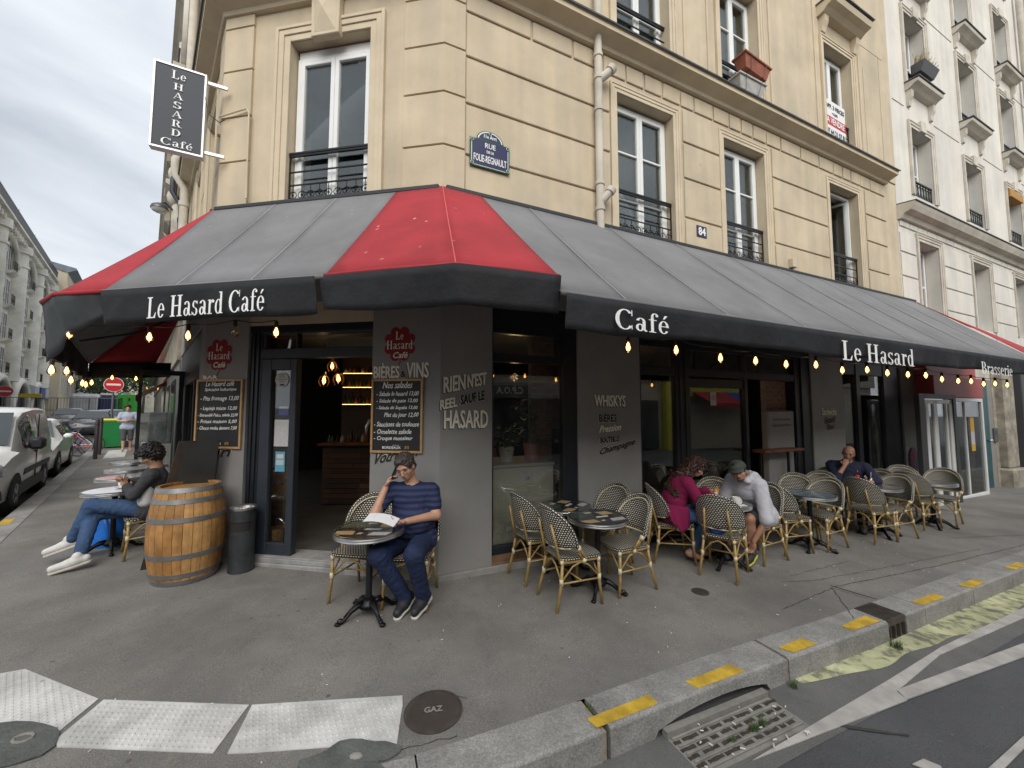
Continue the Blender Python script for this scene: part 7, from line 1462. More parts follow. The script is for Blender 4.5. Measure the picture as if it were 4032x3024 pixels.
def person(label, J, face, m, look, loc, h=.009, group=None, hair='short', bulk=1.0, belly=0.0, seated=True):
    """J: joints in world space (L and R are the person's own sides)"""
    J = {k: np.array(v, float) for k, v in J.items()}; t = thing('person', label, 'person', loc)
    f = nrmz(face); up = J['head'] - J['neck']; up = nrmz(up); f = nrmz(f - up * 0) ; rt = nrmz(np.cross(f, up)); up = np.cross(rt, f); ax = [rt, f, up]; H = J['head']; B = bulk
    hp = lambda x, y, z: H + rt * x + f * y + up * z
    sp = J['neck'] - J['pelvis']; spn = nrmz(sp); shd = nrmz(J['shR'] - J['shL']); cf = np.cross(spn, -shd); cf = nrmz(cf)
    if cf @ f < -.2: cf = -cf
    chest = J['pelvis'] + sp * .68 + cf * .01; waist = J['pelvis'] + sp * .33 + cf * (.012 + belly * .3)
    torso = [cap(J['hipL'], J['hipR'], .112 * B, None, .05), cap(waist + shd * .06, waist - shd * .06, .112 * B + belly * .4, None, .06), cap(chest + shd * .07, chest - shd * .07, .115 * B, None, .06), cap(J['pelvis'] + spn * .05, chest, .11 * B, .115 * B, .06), cap(J['shL'] + shd * .03, J['shR'] - shd * .03, .060 * B, None, .05), cap(chest + spn * .05, J['neck'] - spn * .02, .09 * B, .055, .04)]
    if belly: torso.append(elp(waist + cf * (.07 + belly), (.14 * B, .11, .13), [shd, cf, spn], .06))
    arms = []; legs = []
    for s in 'LR':
        arms += [cap(J['sh' + s], J['el' + s], .050 * B, .041 * B, .03), cap(J['el' + s], J['wr' + s], .041 * B, .027 * B, .02)]
        legs += [cap(J['hip' + s], J['kn' + s], .088 * B, .060 * B, .04), cap(J['kn' + s], J['an' + s], .058 * B, .038 * B, .03), elp(J['kn' + s] * .78 + J['an' + s] * .22 - np.array(f) * .01, (.055 * B,) * 3, None, .04)]
    headp = [elp(hp(0, -.010, .035), (.076, .093, .085), ax, .03), elp(hp(0, .022, -.035), (.060, .068, .075), ax, .03), elp(hp(0, .062, -.083), (.026, .024, .022), ax, .02), elp(hp(0, .092, -.022), (.013, .020, .026), ax, .010), elp(hp(0, .104, -.036), (.016, .012, .011), ax, .008),
             elp(hp(0, .075, .022), (.055, .018, .014), ax, .015), elp(hp(.042, .050, -.028), (.022, .028, .020), ax, .015), elp(hp(-.042, .050, -.028), (.022, .028, .020), ax, .015), elp(hp(0, .088, -.064), (.024, .010, .008), ax, .008), elp(hp(0, .086, -.055), (.022, .010, .006), ax, .006),
             elp(hp(.076, -.005, -.012), (.010, .020, .032), ax, .008), elp(hp(-.076, -.005, -.012), (.010, .020, .032), ax, .008), cap(J['neck'] - spn * .03, hp(0, -.025, -.05), .058, .052, .03)]
    handsp = [p for s in 'LR' if 'hand' + s in look for p in look['hand' + s]]
    feet = []; 
    if look.get('bare'):
        for s in 'LR': an, to = J['an' + s], J['to' + s]; feet += [cap(an, an + (to - an) * .5, .036, .030, .03), cap(an + (to - an) * .4, to, .030, .022, .02), cap(an - nrmz(to - an) * .03, an, .030, .034, .02)]
    body = sdf_mesh('body', torso + arms + legs + headp + handsp + feet, h, m, t, k=.03)
    def sm(c, r): b = MB(); b.ell((0, 0, 0), r, 8, 6, lambda x, y, z: Vector(hp(c[0] + x, c[1] + y, c[2] + z))); return b
    for s_ in (-1, 1):
        part('eye', sm((s_ * .031, .079, .0), (.012, .007, .0045 if look.get('down') else .0065)), mat('eye_dark', (.05, .035, .03), .3), t, smooth=True); part('eyebrow', sm((s_ * .033, .090, .024), (.020, .005, .0045)), look['hairm'], t, smooth=True)
    part('mouth', sm((0, .0955, -.0595), (.021, .004, .0028)), mat('lip_shadow', (.16, .05, .045), .6), t, smooth=True)
    hm = look['hairm']; face_c = [elp(hp(0, .095, -.045), (.075, .07, .088), ax), elp(hp(0, .06, -.10), (.09, .09, .07), ax)]
    if hair == 'short': sdf_mesh('hair', [elp(hp(0, -.012, .046), (.089, .104, .096), ax), elp(hp(0, -.055, -.02), (.078, .058, .060), ax, .03), elp(hp(0, .045, .095), (.06, .045, .03), ax, .02)], min(h, .007), hm, t, carve=[elp(hp(0, .108, -.012), (.070, .062, .090), ax), elp(hp(0, .06, -.10), (.09, .09, .075), ax), elp(hp(.0, .04, -.07), (.12, .06, .05), ax)], nz=.010, nzs=75)
    if hair == 'fringe': sdf_mesh('hair', [elp(hp(0, -.010, .045), (.088, .104, .096), ax), elp(hp(0, -.055, -.01), (.078, .06, .065), ax, .03), elp(hp(.0, .075, .07), (.07, .03, .028), ax, .02)], min(h, .007), hm, t, carve=face_c, nz=.010, nzs=80)
    if hair == 'curly': sdf_mesh('hair', [elp(hp(0, -.020, .050), (.100, .115, .104), ax), elp(hp(0, -.055, -.02), (.090, .068, .078), ax, .04), elp(hp(0, .075, .080), (.07, .042, .034), ax, .03)], min(h, .008), hm, t, carve=face_c, nz=.020, nzs=60)
    if hair == 'long':
        bk = J['neck'] - spn * .22 - cf * .05; sdf_mesh('hair', [elp(hp(0, -.012, .040), (.088, .104, .096), ax), cap(hp(0, -.05, .0), bk, .085, .10, .05), cap(hp(.03, -.04, 0), bk + shd * .10 - spn * .04, .06, .07, .04), cap(hp(-.04, -.04, 0), bk - shd * .08, .06, .07, .04)], .009, hm, t, carve=face_c, nz=.030, nzs=60)
    if hair == 'bald': sdf_mesh('hair', [elp(hp(0, -.02, .010), (.080, .094, .060), ax)], .008, hm, t, carve=face_c + [elp(hp(0, 0, .10), (.10, .12, .07), ax)])
    # clothes
    for g_ in look['clothes']:
        kind = g_[0]; mm = g_[1]; inf = g_[2]
        if kind == 'top':
            fr = g_[3]; pr = list(torso)      # fr: how far down the sleeve goes, in forearm+upper arm fractions (0..2)
            cuts = []
            for s in 'LR':
                a, e, w = J['sh' + s], J['el' + s], J['wr' + s]
                if fr <= 1: pr.append(cap(a, a + (e - a) * fr, .056 * B, .050 * B, .03))
                else: pr += [cap(a, e, .054 * B, .047 * B, .03), cap(e, e + (w - e) * (fr - 1), .045 * B, .036 * B, .025)]
            pr = [p for p in pr if p is not torso[0]] + [cap(J['hipL'], J['hipR'], .120 * B, None, .05)]
            cuts = [(J['neck'] + spn * .055, spn)]
            sdf_mesh(g_[4] if len(g_) > 4 else 'shirt', pr, h, mm, t, inf=inf, cuts=cuts, carve=[cap(J['neck'] + cf * .012 + spn * .012, J['head'], .068)], k=.035, nz=g_[5] if len(g_) > 5 else .004, nzs=34)
        if kind == 'legs':
            fr = g_[3]; pr = [torso[0]]
            for s in 'LR':
                a, kn, an = J['hip' + s], J['kn' + s], J['an' + s]
                if fr <= 1: pr.append(cap(a, a + (kn - a) * fr, .095 * B, .082 * B, .04))
                else: pr += [cap(a, kn, .092 * B, .068 * B, .04), cap(kn, kn + (an - kn) * (fr - 1), .066 * B, .050 * B, .03)]
            sdf_mesh(g_[4] if len(g_) > 4 else 'trousers', pr, h, mm, t, inf=inf, k=.03, nz=.005, nzs=40, cuts=[(J['pelvis'] + np.array((0, 0, .19)), (0, 0, 1))])
    if 'shoes' in look:
        for s in 'LR':
            pr, (an, up_, d_) = shoe(J['an' + s], J['to' + s], 0); sole = an - up_ * .036
            sd__ = np.cross(d_, up_)
            so = sdf_mesh('shoe', pr, .007, look['shoes'][0], t, cuts=[(sole, -up_)], k=.02)
            sdf_mesh('sole', [cap(an - d_ * .055 - up_ * .036, an + d_ * .05 - up_ * .036, .046, .048, .02), cap(an + d_ * .05 - up_ * .036, J['to' + s] - up_ * .036, .047, .038, .02)], .006, look['shoes'][1], so, cuts=[(an - up_ * .030, up_), (an - up_ * .056, -up_)])
            lb = MB()
            for q in range(4): c_ = an + d_ * (.045 + q * .022) + up_ * (.050 - q * .007); lb.tube([Vector(c_ - sd__ * .026 - up_ * .010), Vector(c_ + up_ * .002), Vector(c_ + sd__ * .026 - up_ * .010)], .0035, 5)
            part('lace', lb, look['shoes'][1], so, kind='stuff')
    return t, hp, (rt, f, up)
def frame(x, y, deg):
    a = math.radians(deg); fx, fy = math.cos(a), math.sin(a); z = g(x); return lambda X, Y, Z: (x + X * fy + Y * fx, y - X * fx + Y * fy, z + Z)
skin = mat('skin', (.50, .28, .19), .5, var=.08, vs=12); skin2 = mat('skin_tan', (.38, .20, .125), .5, var=.08, vs=12); hair_b = mat('hair_dark', (.012, .009, .008), .55, var=.4, vs=60); hair_g = mat('hair_greying', (.055, .045, .040), .55, var=.4, vs=70); hair_r = mat('hair_auburn', (.045, .018, .012), .5, var=.4, vs=60)
jeans = mat('denim', (.011, .022, .068), .85, var=.35, vs=7, bump=.003, bs=25); jeans2 = mat('denim_mid', (.035, .075, .16), .85, var=.35, vs=6, bump=.003, bs=25)
def stripe_mat():
    m = mat('striped_navy_shirt', (.02, .03, .10), .85); t_ = m.node_tree; b = t_.nodes['Principled BSDF']; co = t_.nodes.new('ShaderNodeTexCoord'); w = t_.nodes.new('ShaderNodeTexWave'); w.bands_direction = 'Z'; w.inputs['Scale'].default_value = 6.0; w.inputs['Distortion'].default_value = 1.0; w.inputs['Detail Scale'].default_value = .8
    r = t_.nodes.new('ShaderNodeValToRGB'); r.color_ramp.elements[0].position = .42; r.color_ramp.elements[0].color = (.010, .014, .052, 1); r.color_ramp.elements[1].position = .55; r.color_ramp.elements[1].color = (.026, .040, .105, 1)
    t_.links.new(co.outputs['Object'], w.inputs[0]); t_.links.new(w.outputs[0], r.inputs[0]); t_.links.new(r.outputs[0], b.inputs['Base Color']); return m
A = frame(-.952, 3.805, 268)
J = dict(pelvis=A(-.02, -.07, .57), neck=A(.01, -.02, 1.09), head=A(.055, .055, 1.245), shL=A(-.185, -.02, 1.01), shR=A(.20, .01, 1.02), elL=A(-.245, .06, .80), wrL=A(-.03, .27, .80), elR=A(.27, .27, .84), wrR=A(.215, .14, 1.06), hipL=A(-.10, -.03, .555), hipR=A(.09, -.03, .555), knL=A(-.13, .38, .55), knR=A(.18, .38, .545), anL=A(-.17, .18, .095), anR=A(-.02, .20, .095), toL=A(-.13, .33, .055), toR=A(.015, .35, .055))
lk_ = dict(hairm=hair_g, down=True, handL=hand(J['wrL'], np.array(A(.07, .33, .80)) - J['wrL'], (0, 0, 1), .5, 1.05, -1), handR=hand(J['wrR'], np.array(A(.175, .075, 1.18)) - J['wrR'], np.array(A(-1, -.2, 0)) - np.array(A(0, 0, 0)), .55, 1.05, -1), clothes=[('top', stripe_mat(), .012, .62, 'tshirt', .004), ('legs', jeans, .010, 1.93, 'jeans')], shoes=(mat('black_sneaker', (.022, .023, .026), .6, var=.4, vs=40), mat('white_sole', (.62, .60, .55), .6)))
man, hp, axs = person('seated man in striped navy shirt talking on a phone and reading a sheet', J, np.array(A(.10, 1, -.42)) - np.array(A(0, 0, 0)), skin, lk_, A(0, 0, 0), h=.0075, hair='short', bulk=1.06, belly=.05)
b = MB(); q = [Vector(hp(x, .098, z)) for x, z in ((-.05, -.012), (-.018, -.012))]
for s_ in (-1, 1): b.tube([Vector(hp(s_ * .033 + .021 * math.cos(a), .100, -.012 + .013 * math.sin(a))) for a in [k * math.pi / 6 for k in range(12)]], .0016, 4, closed=True); b.tube([Vector(hp(s_ * .055, .098, -.01)), Vector(hp(s_ * .078, .0, .0))], .0015, 4)
b.tube([Vector(hp(-.012, .104, -.010)), Vector(hp(.012, .104, -.010))], .0015, 4); solo('reading_glasses', b, mat('glasses_frame', (.10, .04, .03), .3, .5), 'thin framed reading glasses low on the nose of the man on the phone', 'glasses')
pc = np.array(J['wrR']) * .0 + np.array(A(.150, .065, 1.205)); dn = nrmz(np.array(A(.165, .13, 1.14)) - np.array(A(.145, .02, 1.26))); u_ = Vector(dn); s_ = Vector(nrmz(np.array(A(0, 1, .2)) - np.array(A(0, 0, 0)))); n_ = u_.cross(s_).normalized(); s_ = n_.cross(u_); b = MB(); b.box(-.075, .075, -.036, .036, -.004, .004, lambda x, y, z: Vector(pc) + u_ * x + s_ * y + n_ * z, .003); solo('mobile_phone', b, mat('phone_black', (.01, .01, .012), .15), 'black mobile phone held to the ear of the man in the striped shirt', 'phone')
b = MB(); c0 = Vector(A(.02, .36, .825)); rx = (Vector(A(.28, .37, .87)) - c0); ry = Vector(A(.05, .46, .775)) - c0; b.sheet(lambda s, v: c0 + rx * s + ry * (v - .3) * .9 + UP * (.02 * math.sin(math.pi * s)), 6, 4, .0012); pa = solo('paper_sheet', b, mat('paper_bright', (.72, .72, .73), .8), 'folded white printed sheet held by the man on the phone', 'paper')
b = MB()
for k in range(5): b.box(.2, .75, k * .12 + .06, k * .12 + .075, 0, .0005, lambda s, v, z: c0 + rx * s + ry * (v - .3) * .9 + UP * (.02 * math.sin(math.pi * s) + .0016 + z))
part('print_line', b, mat('print_grey', (.30, .30, .33), .8), pa, kind='stuff')
# woman in magenta coat
A = frame(1.99, 4.977, -6)
J = dict(pelvis=A(0, -.06, .57), neck=A(0, .18, 1.03), head=A(.0, .31, 1.13), shL=A(-.16, .12, .97), shR=A(.17, .15, .95), elL=A(-.20, .30, .76), wrL=A(-.08, .48, .82), elR=A(.22, .28, .72), wrR=A(.10, .46, .80), hipL=A(-.09, -.02, .55), hipR=A(.09, -.02, .55), knL=A(-.08, .42, .56), knR=A(.10, .40, .54), anL=A(-.02, .30, .12), anR=A(.10, .18, .10), toL=A(.0, .44, .06), toR=A(.12, .31, .055))
coat = mat('magenta_wool', (.20, .004, .055), .9, var=.15, vs=8, bump=.003, bs=30)
lk_ = dict(hairm=hair_r, down=True, handL=hand(J['wrL'], (np.array(A(.02, .6, .84)) - J['wrL']), (0, 0, 1), .5, .9, 1), handR=hand(J['wrR'], (np.array(A(.05, .56, .86)) - J['wrR']), (0, 0, 1), .6, .9, -1), bare=True, clothes=[('top', coat, .020, 1.85, 'coat', .004), ('legs', jeans2, .010, 1.8, 'jeans')])
wom, hp, axs = person('seated woman in magenta coat with long auburn hair bent over the table', J, np.array(A(.1, 1, -.8)) - np.array(A(0, 0, 0)), skin, lk_, A(0, 0, 0), hair='long', bulk=.95)
b = MB(); hem = [A(.20, -.16, .72), A(.235, -.02, .70), A(.235, .14, .68)]; lo_ = [A(.30, -.06, .50), A(.31, .03, .40), A(.29, .12, .47)]
b.sheet(lambda s, v: (Vector(hem[0]).lerp(Vector(hem[1]), min(1, s * 2)).lerp(Vector(hem[2]), max(0, s * 2 - 1))).lerp(Vector(lo_[0]).lerp(Vector(lo_[1]), min(1, s * 2)).lerp(Vector(lo_[2]), max(0, s * 2 - 1)), v) + Vector((0, -.02 * math.sin(v * 3) + .008 * math.sin(s * 14), 0)), 12, 8, .008); part('coat_tail', b, coat, wom, smooth=True)
sdf_mesh('scarf', [elp(np.array(J['neck']) + np.array((0, 0, .015)), (.115, .105, .050), None)], .009, mat('orange_scarf', (.34, .14, .055), .9, var=.5, vs=22, c2=(.12, .045, .035)), wom, nz=.012, nzs=60)
# man in cap
A = frame(3.099, 5.038, 204)
J = dict(pelvis=A(0, -.06, .57), neck=A(-.02, .27, 1.02), head=A(-.05, .385, 1.10), shL=A(-.20, .22, .95), shR=A(.16, .24, .96), elL=A(-.31, .30, .58), wrL=A(-.23, .42, .33), elR=A(.22, .36, .66), wrR=A(.0, .46, .45), hipL=A(-.10, .0, .55), hipR=A(.10, .0, .55), knL=A(-.17, .40, .57), knR=A(.16, .42, .55), anL=A(-.13, .34, .12), anR=A(.12, .40, .12), toL=A(-.15, .48, .06), toR=A(.12, .55, .06))
hood = mat('pale_grey_sweat', (.50, .50, .54), .9, var=.10, vs=5, bump=.006, bs=14); capm = mat('khaki_cap', (.055, .065, .055), .85, var=.15, vs=20)
lk_ = dict(hairm=hair_b, handL=hand(J['wrL'], (np.array(A(-.20, .44, .18)) - J['wrL']), np.array(A(0, 1, 0)) - np.array(A(0, 0, 0)), .5, 1.05, 1), handR=hand(J['wrR'], (np.array(A(-.02, .48, .30)) - J['wrR']), (0, 0, 1), .5, 1.0, 1), clothes=[('top', hood, .026, 1.02, 'hooded_top', .0035), ('legs', mat('dark_shorts', (.03, .03, .035), .85, var=.3, vs=9), .016, .78, 'shorts')], shoes=(mat('dark_sneaker', (.03, .03, .03), .6), mat('yellow_sole', (.55, .50, .08), .6)))
cm, hp, axs = person('seated man in pale grey hooded top and green cap bending down to his shoe', J, (-.60, -.78, -.10), skin2, lk_, A(0, 0, 0), hair='short', bulk=1.0)
sdf_mesh('cap', [elp(hp(0, -.008, .055), (.100, .114, .090), axs, .01)], .007, capm, cm, cuts=[(hp(0, 0, .038), -axs[2])]); b = MB()
b.sheet(lambda s, v: Vector(hp((s - .5) * .17 * (1 - .35 * v * v), .070 + .095 * v * math.sin(math.pi * (.15 + .7 * s)), .052 - .030 * v - .05 * (s - .5) ** 2)), 10, 5, .006); part('cap_peak', b, capm, cm, smooth=True)
nk = np.array(J['neck']); sdf_mesh('hood', [cap(nk + np.array((.10, .05, .03)), nk + np.array((.08, -.09, .04)), .05), cap(nk + np.array((.08, -.09, .03)), nk + np.array((-.02, -.12, -.02)), .04), elp(nk + np.array((.13, .0, .0)), (.07, .10, .06))], .009, hood, cm, nz=.008, nzs=40)
sdf_mesh('beard', [elp(hp(0, .055, -.080), (.040, .034, .026), axs), elp(hp(0, .092, -.050), (.026, .008, .006), axs)], .006, mat('stubble', (.09, .055, .04), .8, var=.4, vs=80), cm)
# far man
A = frame(5.62, 6.62, 228)
J = dict(pelvis=A(0, -.05, .58), neck=A(0, .08, 1.06), head=A(-.02, .17, 1.19), shL=A(-.22, .06, .97), shR=A(.22, .06, .97), elL=A(-.34, .22, .78), wrL=A(-.20, .46, .77), elR=A(.14, .42, .80), wrR=A(.03, .32, 1.00), hipL=A(-.11, 0, .56), hipR=A(.11, 0, .56), knL=A(-.15, .44, .54), knR=A(.16, .44, .54), anL=A(-.15, .42, .10), anR=A(.14, .42, .10), toL=A(-.16, .56, .055), toR=A(.15, .56, .055))
lk_ = dict(hairm=hair_b, handL=hand(J['wrL'], (np.array(A(-.08, .52, .76)) - J['wrL']), (0, 0, -1), .3, 1.05, 1), handR=hand(J['wrR'], (np.array(A(.0, .27, 1.12)) - J['wrR']), np.array(A(0, -1, 0)) - np.array(A(0, 0, 0)), .8, 1.05, 1), clothes=[('top', mat('dark_blue_shirt', (.012, .018, .045), .85, var=.3, vs=7), .018, 1.25, 'shirt', .006), ('legs', mat('black_trousers', (.015, .015, .018), .85), .012, 1.9, 'trousers')], shoes=(mat('grey_boot', (.08, .08, .08), .7), rubber))
person('balding seated man in dark blue shirt resting his chin on his hand', J, np.array(A(.05, 1, -.2)) - np.array(A(0, 0, 0)), skin2, lk_, A(0, 0, 0), h=.010, hair='bald', bulk=1.02, belly=.05)
# person with crossed legs
z0 = g(-4.4)
J = dict(pelvis=(-4.36, 4.84, .64), neck=(-4.25, 4.74, 1.12), head=(-4.29, 4.70, 1.265), shL=(-4.19, 4.60, 1.04), shR=(-4.37, 4.84, 1.04), elL=(-4.32, 4.54, .83), wrL=(-4.47, 4.60, .92), elR=(-4.53, 4.84, .86), wrR=(-4.60, 4.70, .95), hipL=(-4.33, 4.74, .62), hipR=(-4.45, 4.88, .62), knL=(-4.80, 4.57, .70), knR=(-4.83, 4.60, .60), anL=(-4.98, 4.52, .30), anR=(-4.66, 4.32, .185), toL=(-5.14, 4.43, .235), toR=(-4.79, 4.19, .145))
J['knL'] = (-4.80, 4.55, .715); lk_ = dict(hairm=hair_b, down=True, handL=hand(J['wrL'], (-.10, .06, .05), (0, .2, 1), .6, .95, 1), handR=hand(J['wrR'], (.02, -.09, .03), (.2, 0, 1), .6, .95, -1), clothes=[('top', mat('charcoal_cardigan', (.045, .047, .052), .9, var=.2, vs=9), .016, 1.85, 'cardigan', .006), ('legs', jeans2, .012, 1.86, 'jeans')], shoes=(mat('white_sneaker', (.66, .65, .62), .6, var=.08, vs=30), mat('offwhite_sole', (.60, .56, .50), .6)))
lp, hp, axs = person('person with curly black hair sitting cross-legged with a phone behind the barrel', J, (-.80, -.30, -.50), skin2, lk_, (-4.4, 4.8, z0), h=.008, hair='curly', bulk=.93)
sdf_mesh('white_shirt', [cap((-4.29, 4.66, .74), (-4.235, 4.64, 1.0), .075, .06)], .010, mat('white_cotton', (.68, .68, .68), .9), lp)
b = MB(); b.box(-.035, .035, -.07, .07, -.004, .004, lambda x, y, z: Vector((-4.56, 4.655, .985)) + Vector((x * .7, -x * .5 + y * .4, y * .8 + z)), .003); solo('mobile_phone', b, mat('phone_black', (.01, .01, .012)), 'dark phone in the hands of the cross-legged person', 'phone')
# walker
wp = P('L', 14.6, 1.02, 0); A = frame(wp.x, wp.y, -46)
J = dict(pelvis=A(0, 0, .93), neck=A(0, .0, 1.46), head=A(.02, .03, 1.60), shL=A(-.19, 0, 1.39), shR=A(.19, 0, 1.39), elL=A(-.26, .06, 1.14), wrL=A(-.05, .22, 1.17), elR=A(.26, .05, 1.14), wrR=A(.06, .24, 1.13), hipL=A(-.09, 0, .90), hipR=A(.09, 0, .90), knL=A(-.10, -.02, .48), knR=A(.09, .05, .48), anL=A(-.10, -.10, .09), anR=A(.09, .10, .08), toL=A(-.12, .04, .03), toR=A(.11, .24, .03))
lk_ = dict(hairm=hair_b, bare=True, handL=hand(J['wrL'], np.array(A(.05, .2, 1.2)) - J['wrL'], (0, 0, 1), .6, 1, 1), handR=hand(J['wrR'], np.array(A(-.05, .2, 1.15)) - J['wrR'], (0, 0, 1), .6, 1, -1), clothes=[('top', mat('pale_blue_tee', (.36, .40, .50), .9), .024, .6, 'tshirt', .0), ('legs', mat('grey_shorts', (.07, .07, .07), .9), .018, 1.12, 'shorts')])
wk, _, _ = person('man in pale blue t-shirt and grey shorts walking up the side street pavement', J, np.array(A(0, 1, -.1)) - np.array(A(0, 0, 0)), skin, lk_, A(0, 0, 0), h=.012, hair='short', bulk=.88)
# ---------------------------------------------------------------- vehicles on the side street
def LC(u, n): p = P('L', u, n, 0); return p
def car(label, name, cat, u, n, Lc, Wc, prof, paint, wheels, rw, van=False, head=-1, group=None, glass_m=None, zr=0.0):
    """prof: stations (x, z_low, z_belt, z_roof, half width low, belt, roof); x=0 at the nose; car lies along the L street, nose towards the corner if head=-1"""
    c = LC(u, n); o_z = g(c.x) - CURB; t = thing(name, label, cat, (c.x, c.y, o_z), 0, group); X = dL * (1 if head == -1 else -1); Y = nL * (1 if head == -1 else -1); O = Vector((c.x, c.y, o_z))
    T = lambda x, y, z: O + X * x + Y * y + UP * z
    b = MB(); rings = []
    for (x, zl, zb, zr_, wl, wb, wr) in prof: rings.append([(x, -wl * .9, zl), (x, -wl, zl + .06), (x, -wb * 1.01, (zl + zb) / 2 + .05), (x, -wb, zb), (x, -wr * 1.0, zr_ - .05), (x, -wr * .86, zr_), (x, 0, zr_ + .02), (x, wr * .86, zr_), (x, wr, zr_ - .05), (x, wb, zb), (x, wb * 1.01, (zl + zb) / 2 + .05), (x, wl, zl + .06), (x, wl * .9, zl)])
    k = len(rings[0]); V = [T(*p) for r_ in rings for p in r_]; F = []
    for i in range(len(rings) - 1):
        for j in range(k): F.append((i * k + j, i * k + (j + 1) % k, (i + 1) * k + (j + 1) % k, (i + 1) * k + j))
    F += [tuple(range(k)), tuple(range((len(rings) - 1) * k, len(rings) * k))]; b.add(V, F); body = part('body', b, paint, t, auto=True); gm = glass_m or mat('car_glass', (.035, .045, .05), .05, spec=.9)
    def side_panel(x0, x1, f0, f1, nm, m, off=.012, sides=(-1, 1), inset=0.0):
        """strip between belt and roof, following the body"""
        def at(x):
            for a, c_ in zip(prof, prof[1:]):
                if a[0] <= x <= c_[0]: q = (x - a[0]) / max(1e-6, c_[0] - a[0]); return [a[i] + (c_[i] - a[i]) * q for i in range(7)]
            return prof[-1]
        for s_ in sides:
            b = MB(); n_ = 6
            def fn(s, v):
                x = x0 + (x1 - x0) * s; q = at(x); 
                xx = x; zb, zt = q[2], q[3] - .06; f = f0 + (f1 - f0) * v; z = zb + (zt - zb) * f; w = q[5] + (q[6] - q[5]) * f; return T(xx, s_ * (w + off), z)
            b.sheet(fn, n_, 2, .004); part(nm, b, m, t, smooth=True)
    for wx in wheels:
        for s_ in (-1, 1):
            wc = T(wx, s_ * (Wc / 2 - .10), rw); TT_ = lambda x, y, z, wc=wc, s_=s_: wc + X * x + UP * y + Y * (z * s_)
            b = MB(); b.lathe([(rw + .055, .085), (rw + .055, .112), (rw * .9, .112)], 24, TT_, math.radians(-12), math.radians(192)); part('wheel_arch', b, rubber, t)
            b = MB(); b.lathe([(rw * .62, -.10), (rw, -.09), (rw, .09), (rw * .92, .112), (rw * .62, .108)], 22, TT_); w = part('wheel', b, rubber, t, auto=True)
            b = MB(); b.lathe([(.0001, .100), (rw * .15, .104), (rw * .6, .110), (rw * .63, .104)], 22, TT_)
            part('rim', b, mat('wheel_rim', (.16, .165, .17), .35, .6), w, auto=True); b = MB()
            for q in range(5): a = q * 2 * math.pi / 5; b.box(rw * .14, rw * .56, -rw * .085, rw * .085, .112, .122, lambda x, y, z, a=a: TT_(x * math.cos(a) - y * math.sin(a), x * math.sin(a) + y * math.cos(a), z))
            part('spoke', b, mat('wheel_spoke', (.40, .41, .42), .3, .8), w)
    return t, T, side_panel, gm
white_p = mat('white_car_paint', (.78, .79, .76), .25, coat=.5, var=.03, vs=2); black_t = mat('black_trim', (.02, .02, .022), .5)
vp = [(0, .30, .62, .80, .72, .74, .66), (.06, .26, .80, .98, .82, .84, .72), (.55, .24, 1.0, 1.08, .88, .90, .80), (.95, .24, 1.06, 1.14, .90, .92, .82), (1.55, .24, 1.12, 1.66, .90, .92, .76), (1.85, .24, 1.12, 1.80, .90, .92, .78), (2.6, .24, 1.12, 1.86, .90, .92, .80), (4.0, .26, 1.12, 1.85, .90, .92, .80), (4.30, .30, 1.10, 1.80, .88, .90, .78), (4.38, .36, 1.05, 1.70, .84, .86, .74)]
van, T, sp_, gm = car('white panel van parked nearest on the left at the edge of the frame', 'parked_van', 'van', 4.15, 3.06, 4.4, 1.84, vp, white_p, (.85, 3.42), .33)
sp_(1.30, 2.25, .02, .92, 'side_window', gm); sp_(2.75, 3.95, .08, .90, 'rear_side_panel', mat('van_panel', (.48, .48, .46), .3), .006)
b = MB(); b.add([T(.98, -.78, 1.20), T(.98, .78, 1.20), T(1.60, .72, 1.76), T(1.60, -.72, 1.76)], [(0, 1, 2, 3)]); part('windscreen', b, gm, van)
b = MB(); b.box(.9, 3.3, -.945, -.925, .30, .50, T, .01); part('sill_trim', b, black_t, van); b = MB(); b.box(1.35, 3.9, -.935, -.915, .62, .74, T, .01); part('side_moulding', b, black_t, van)
b = MB(); b.box(1.30, 1.52, -1.16, -.95, 1.08, 1.30, T, .05); b.box(1.42, 1.46, -.97, -.90, 1.10, 1.16, T); part('wing_mirror', b, black_t, van, auto=True); b = MB(); b.box(2.15, 2.33, -.955, -.925, .98, 1.02, T, .008); part('door_handle', b, black_t, van)
for s_ in (-1, 1): b = MB(); b.box(.03, .42, s_ * .62, s_ * .885, .70, .92, T, .05); part('headlight', b, mat('headlight_glass', (.25, .27, .30), .08, coat=.8), van, auto=True)
b = MB(); b.box(-.03, .5, -.86, .86, .26, .58, T, .08); part('bumper', b, black_t, van, auto=True); b = MB(); b.box(2.38, 2.395, -.935, -.918, .30, 1.72, T); part('door_gap', b, black_t, van)
cp = [(0, .30, .55, .68, .62, .66, .55), (.10, .22, .68, .80, .80, .82, .68), (.7, .20, .86, .93, .85, .87, .76), (1.05, .20, .92, 1.0, .86, .87, .76), (1.75, .20, .96, 1.42, .86, .87, .62), (2.3, .20, .97, 1.50, .86, .87, .64), (3.1, .20, .98, 1.46, .86, .87, .64), (3.6, .24, .98, 1.30, .85, .86, .62), (3.88, .34, .92, 1.05, .78, .80, .6)]
wc_, T, sp_, gm = car('small white hatchback parked behind the white van', 'parked_car', 'car', 9.15, 3.05, 3.9, 1.74, cp, white_p, (.78, 3.12), .31)
sp_(1.55, 2.35, .03, .92, 'side_window', gm); sp_(2.42, 3.2, .03, .90, 'side_window', gm); b = MB(); b.add([T(1.08, -.72, 1.055), T(1.08, .72, 1.055), T(1.76, .58, 1.455), T(1.76, -.58, 1.455)], [(0, 1, 2, 3)]); part('windscreen', b, gm, wc_)
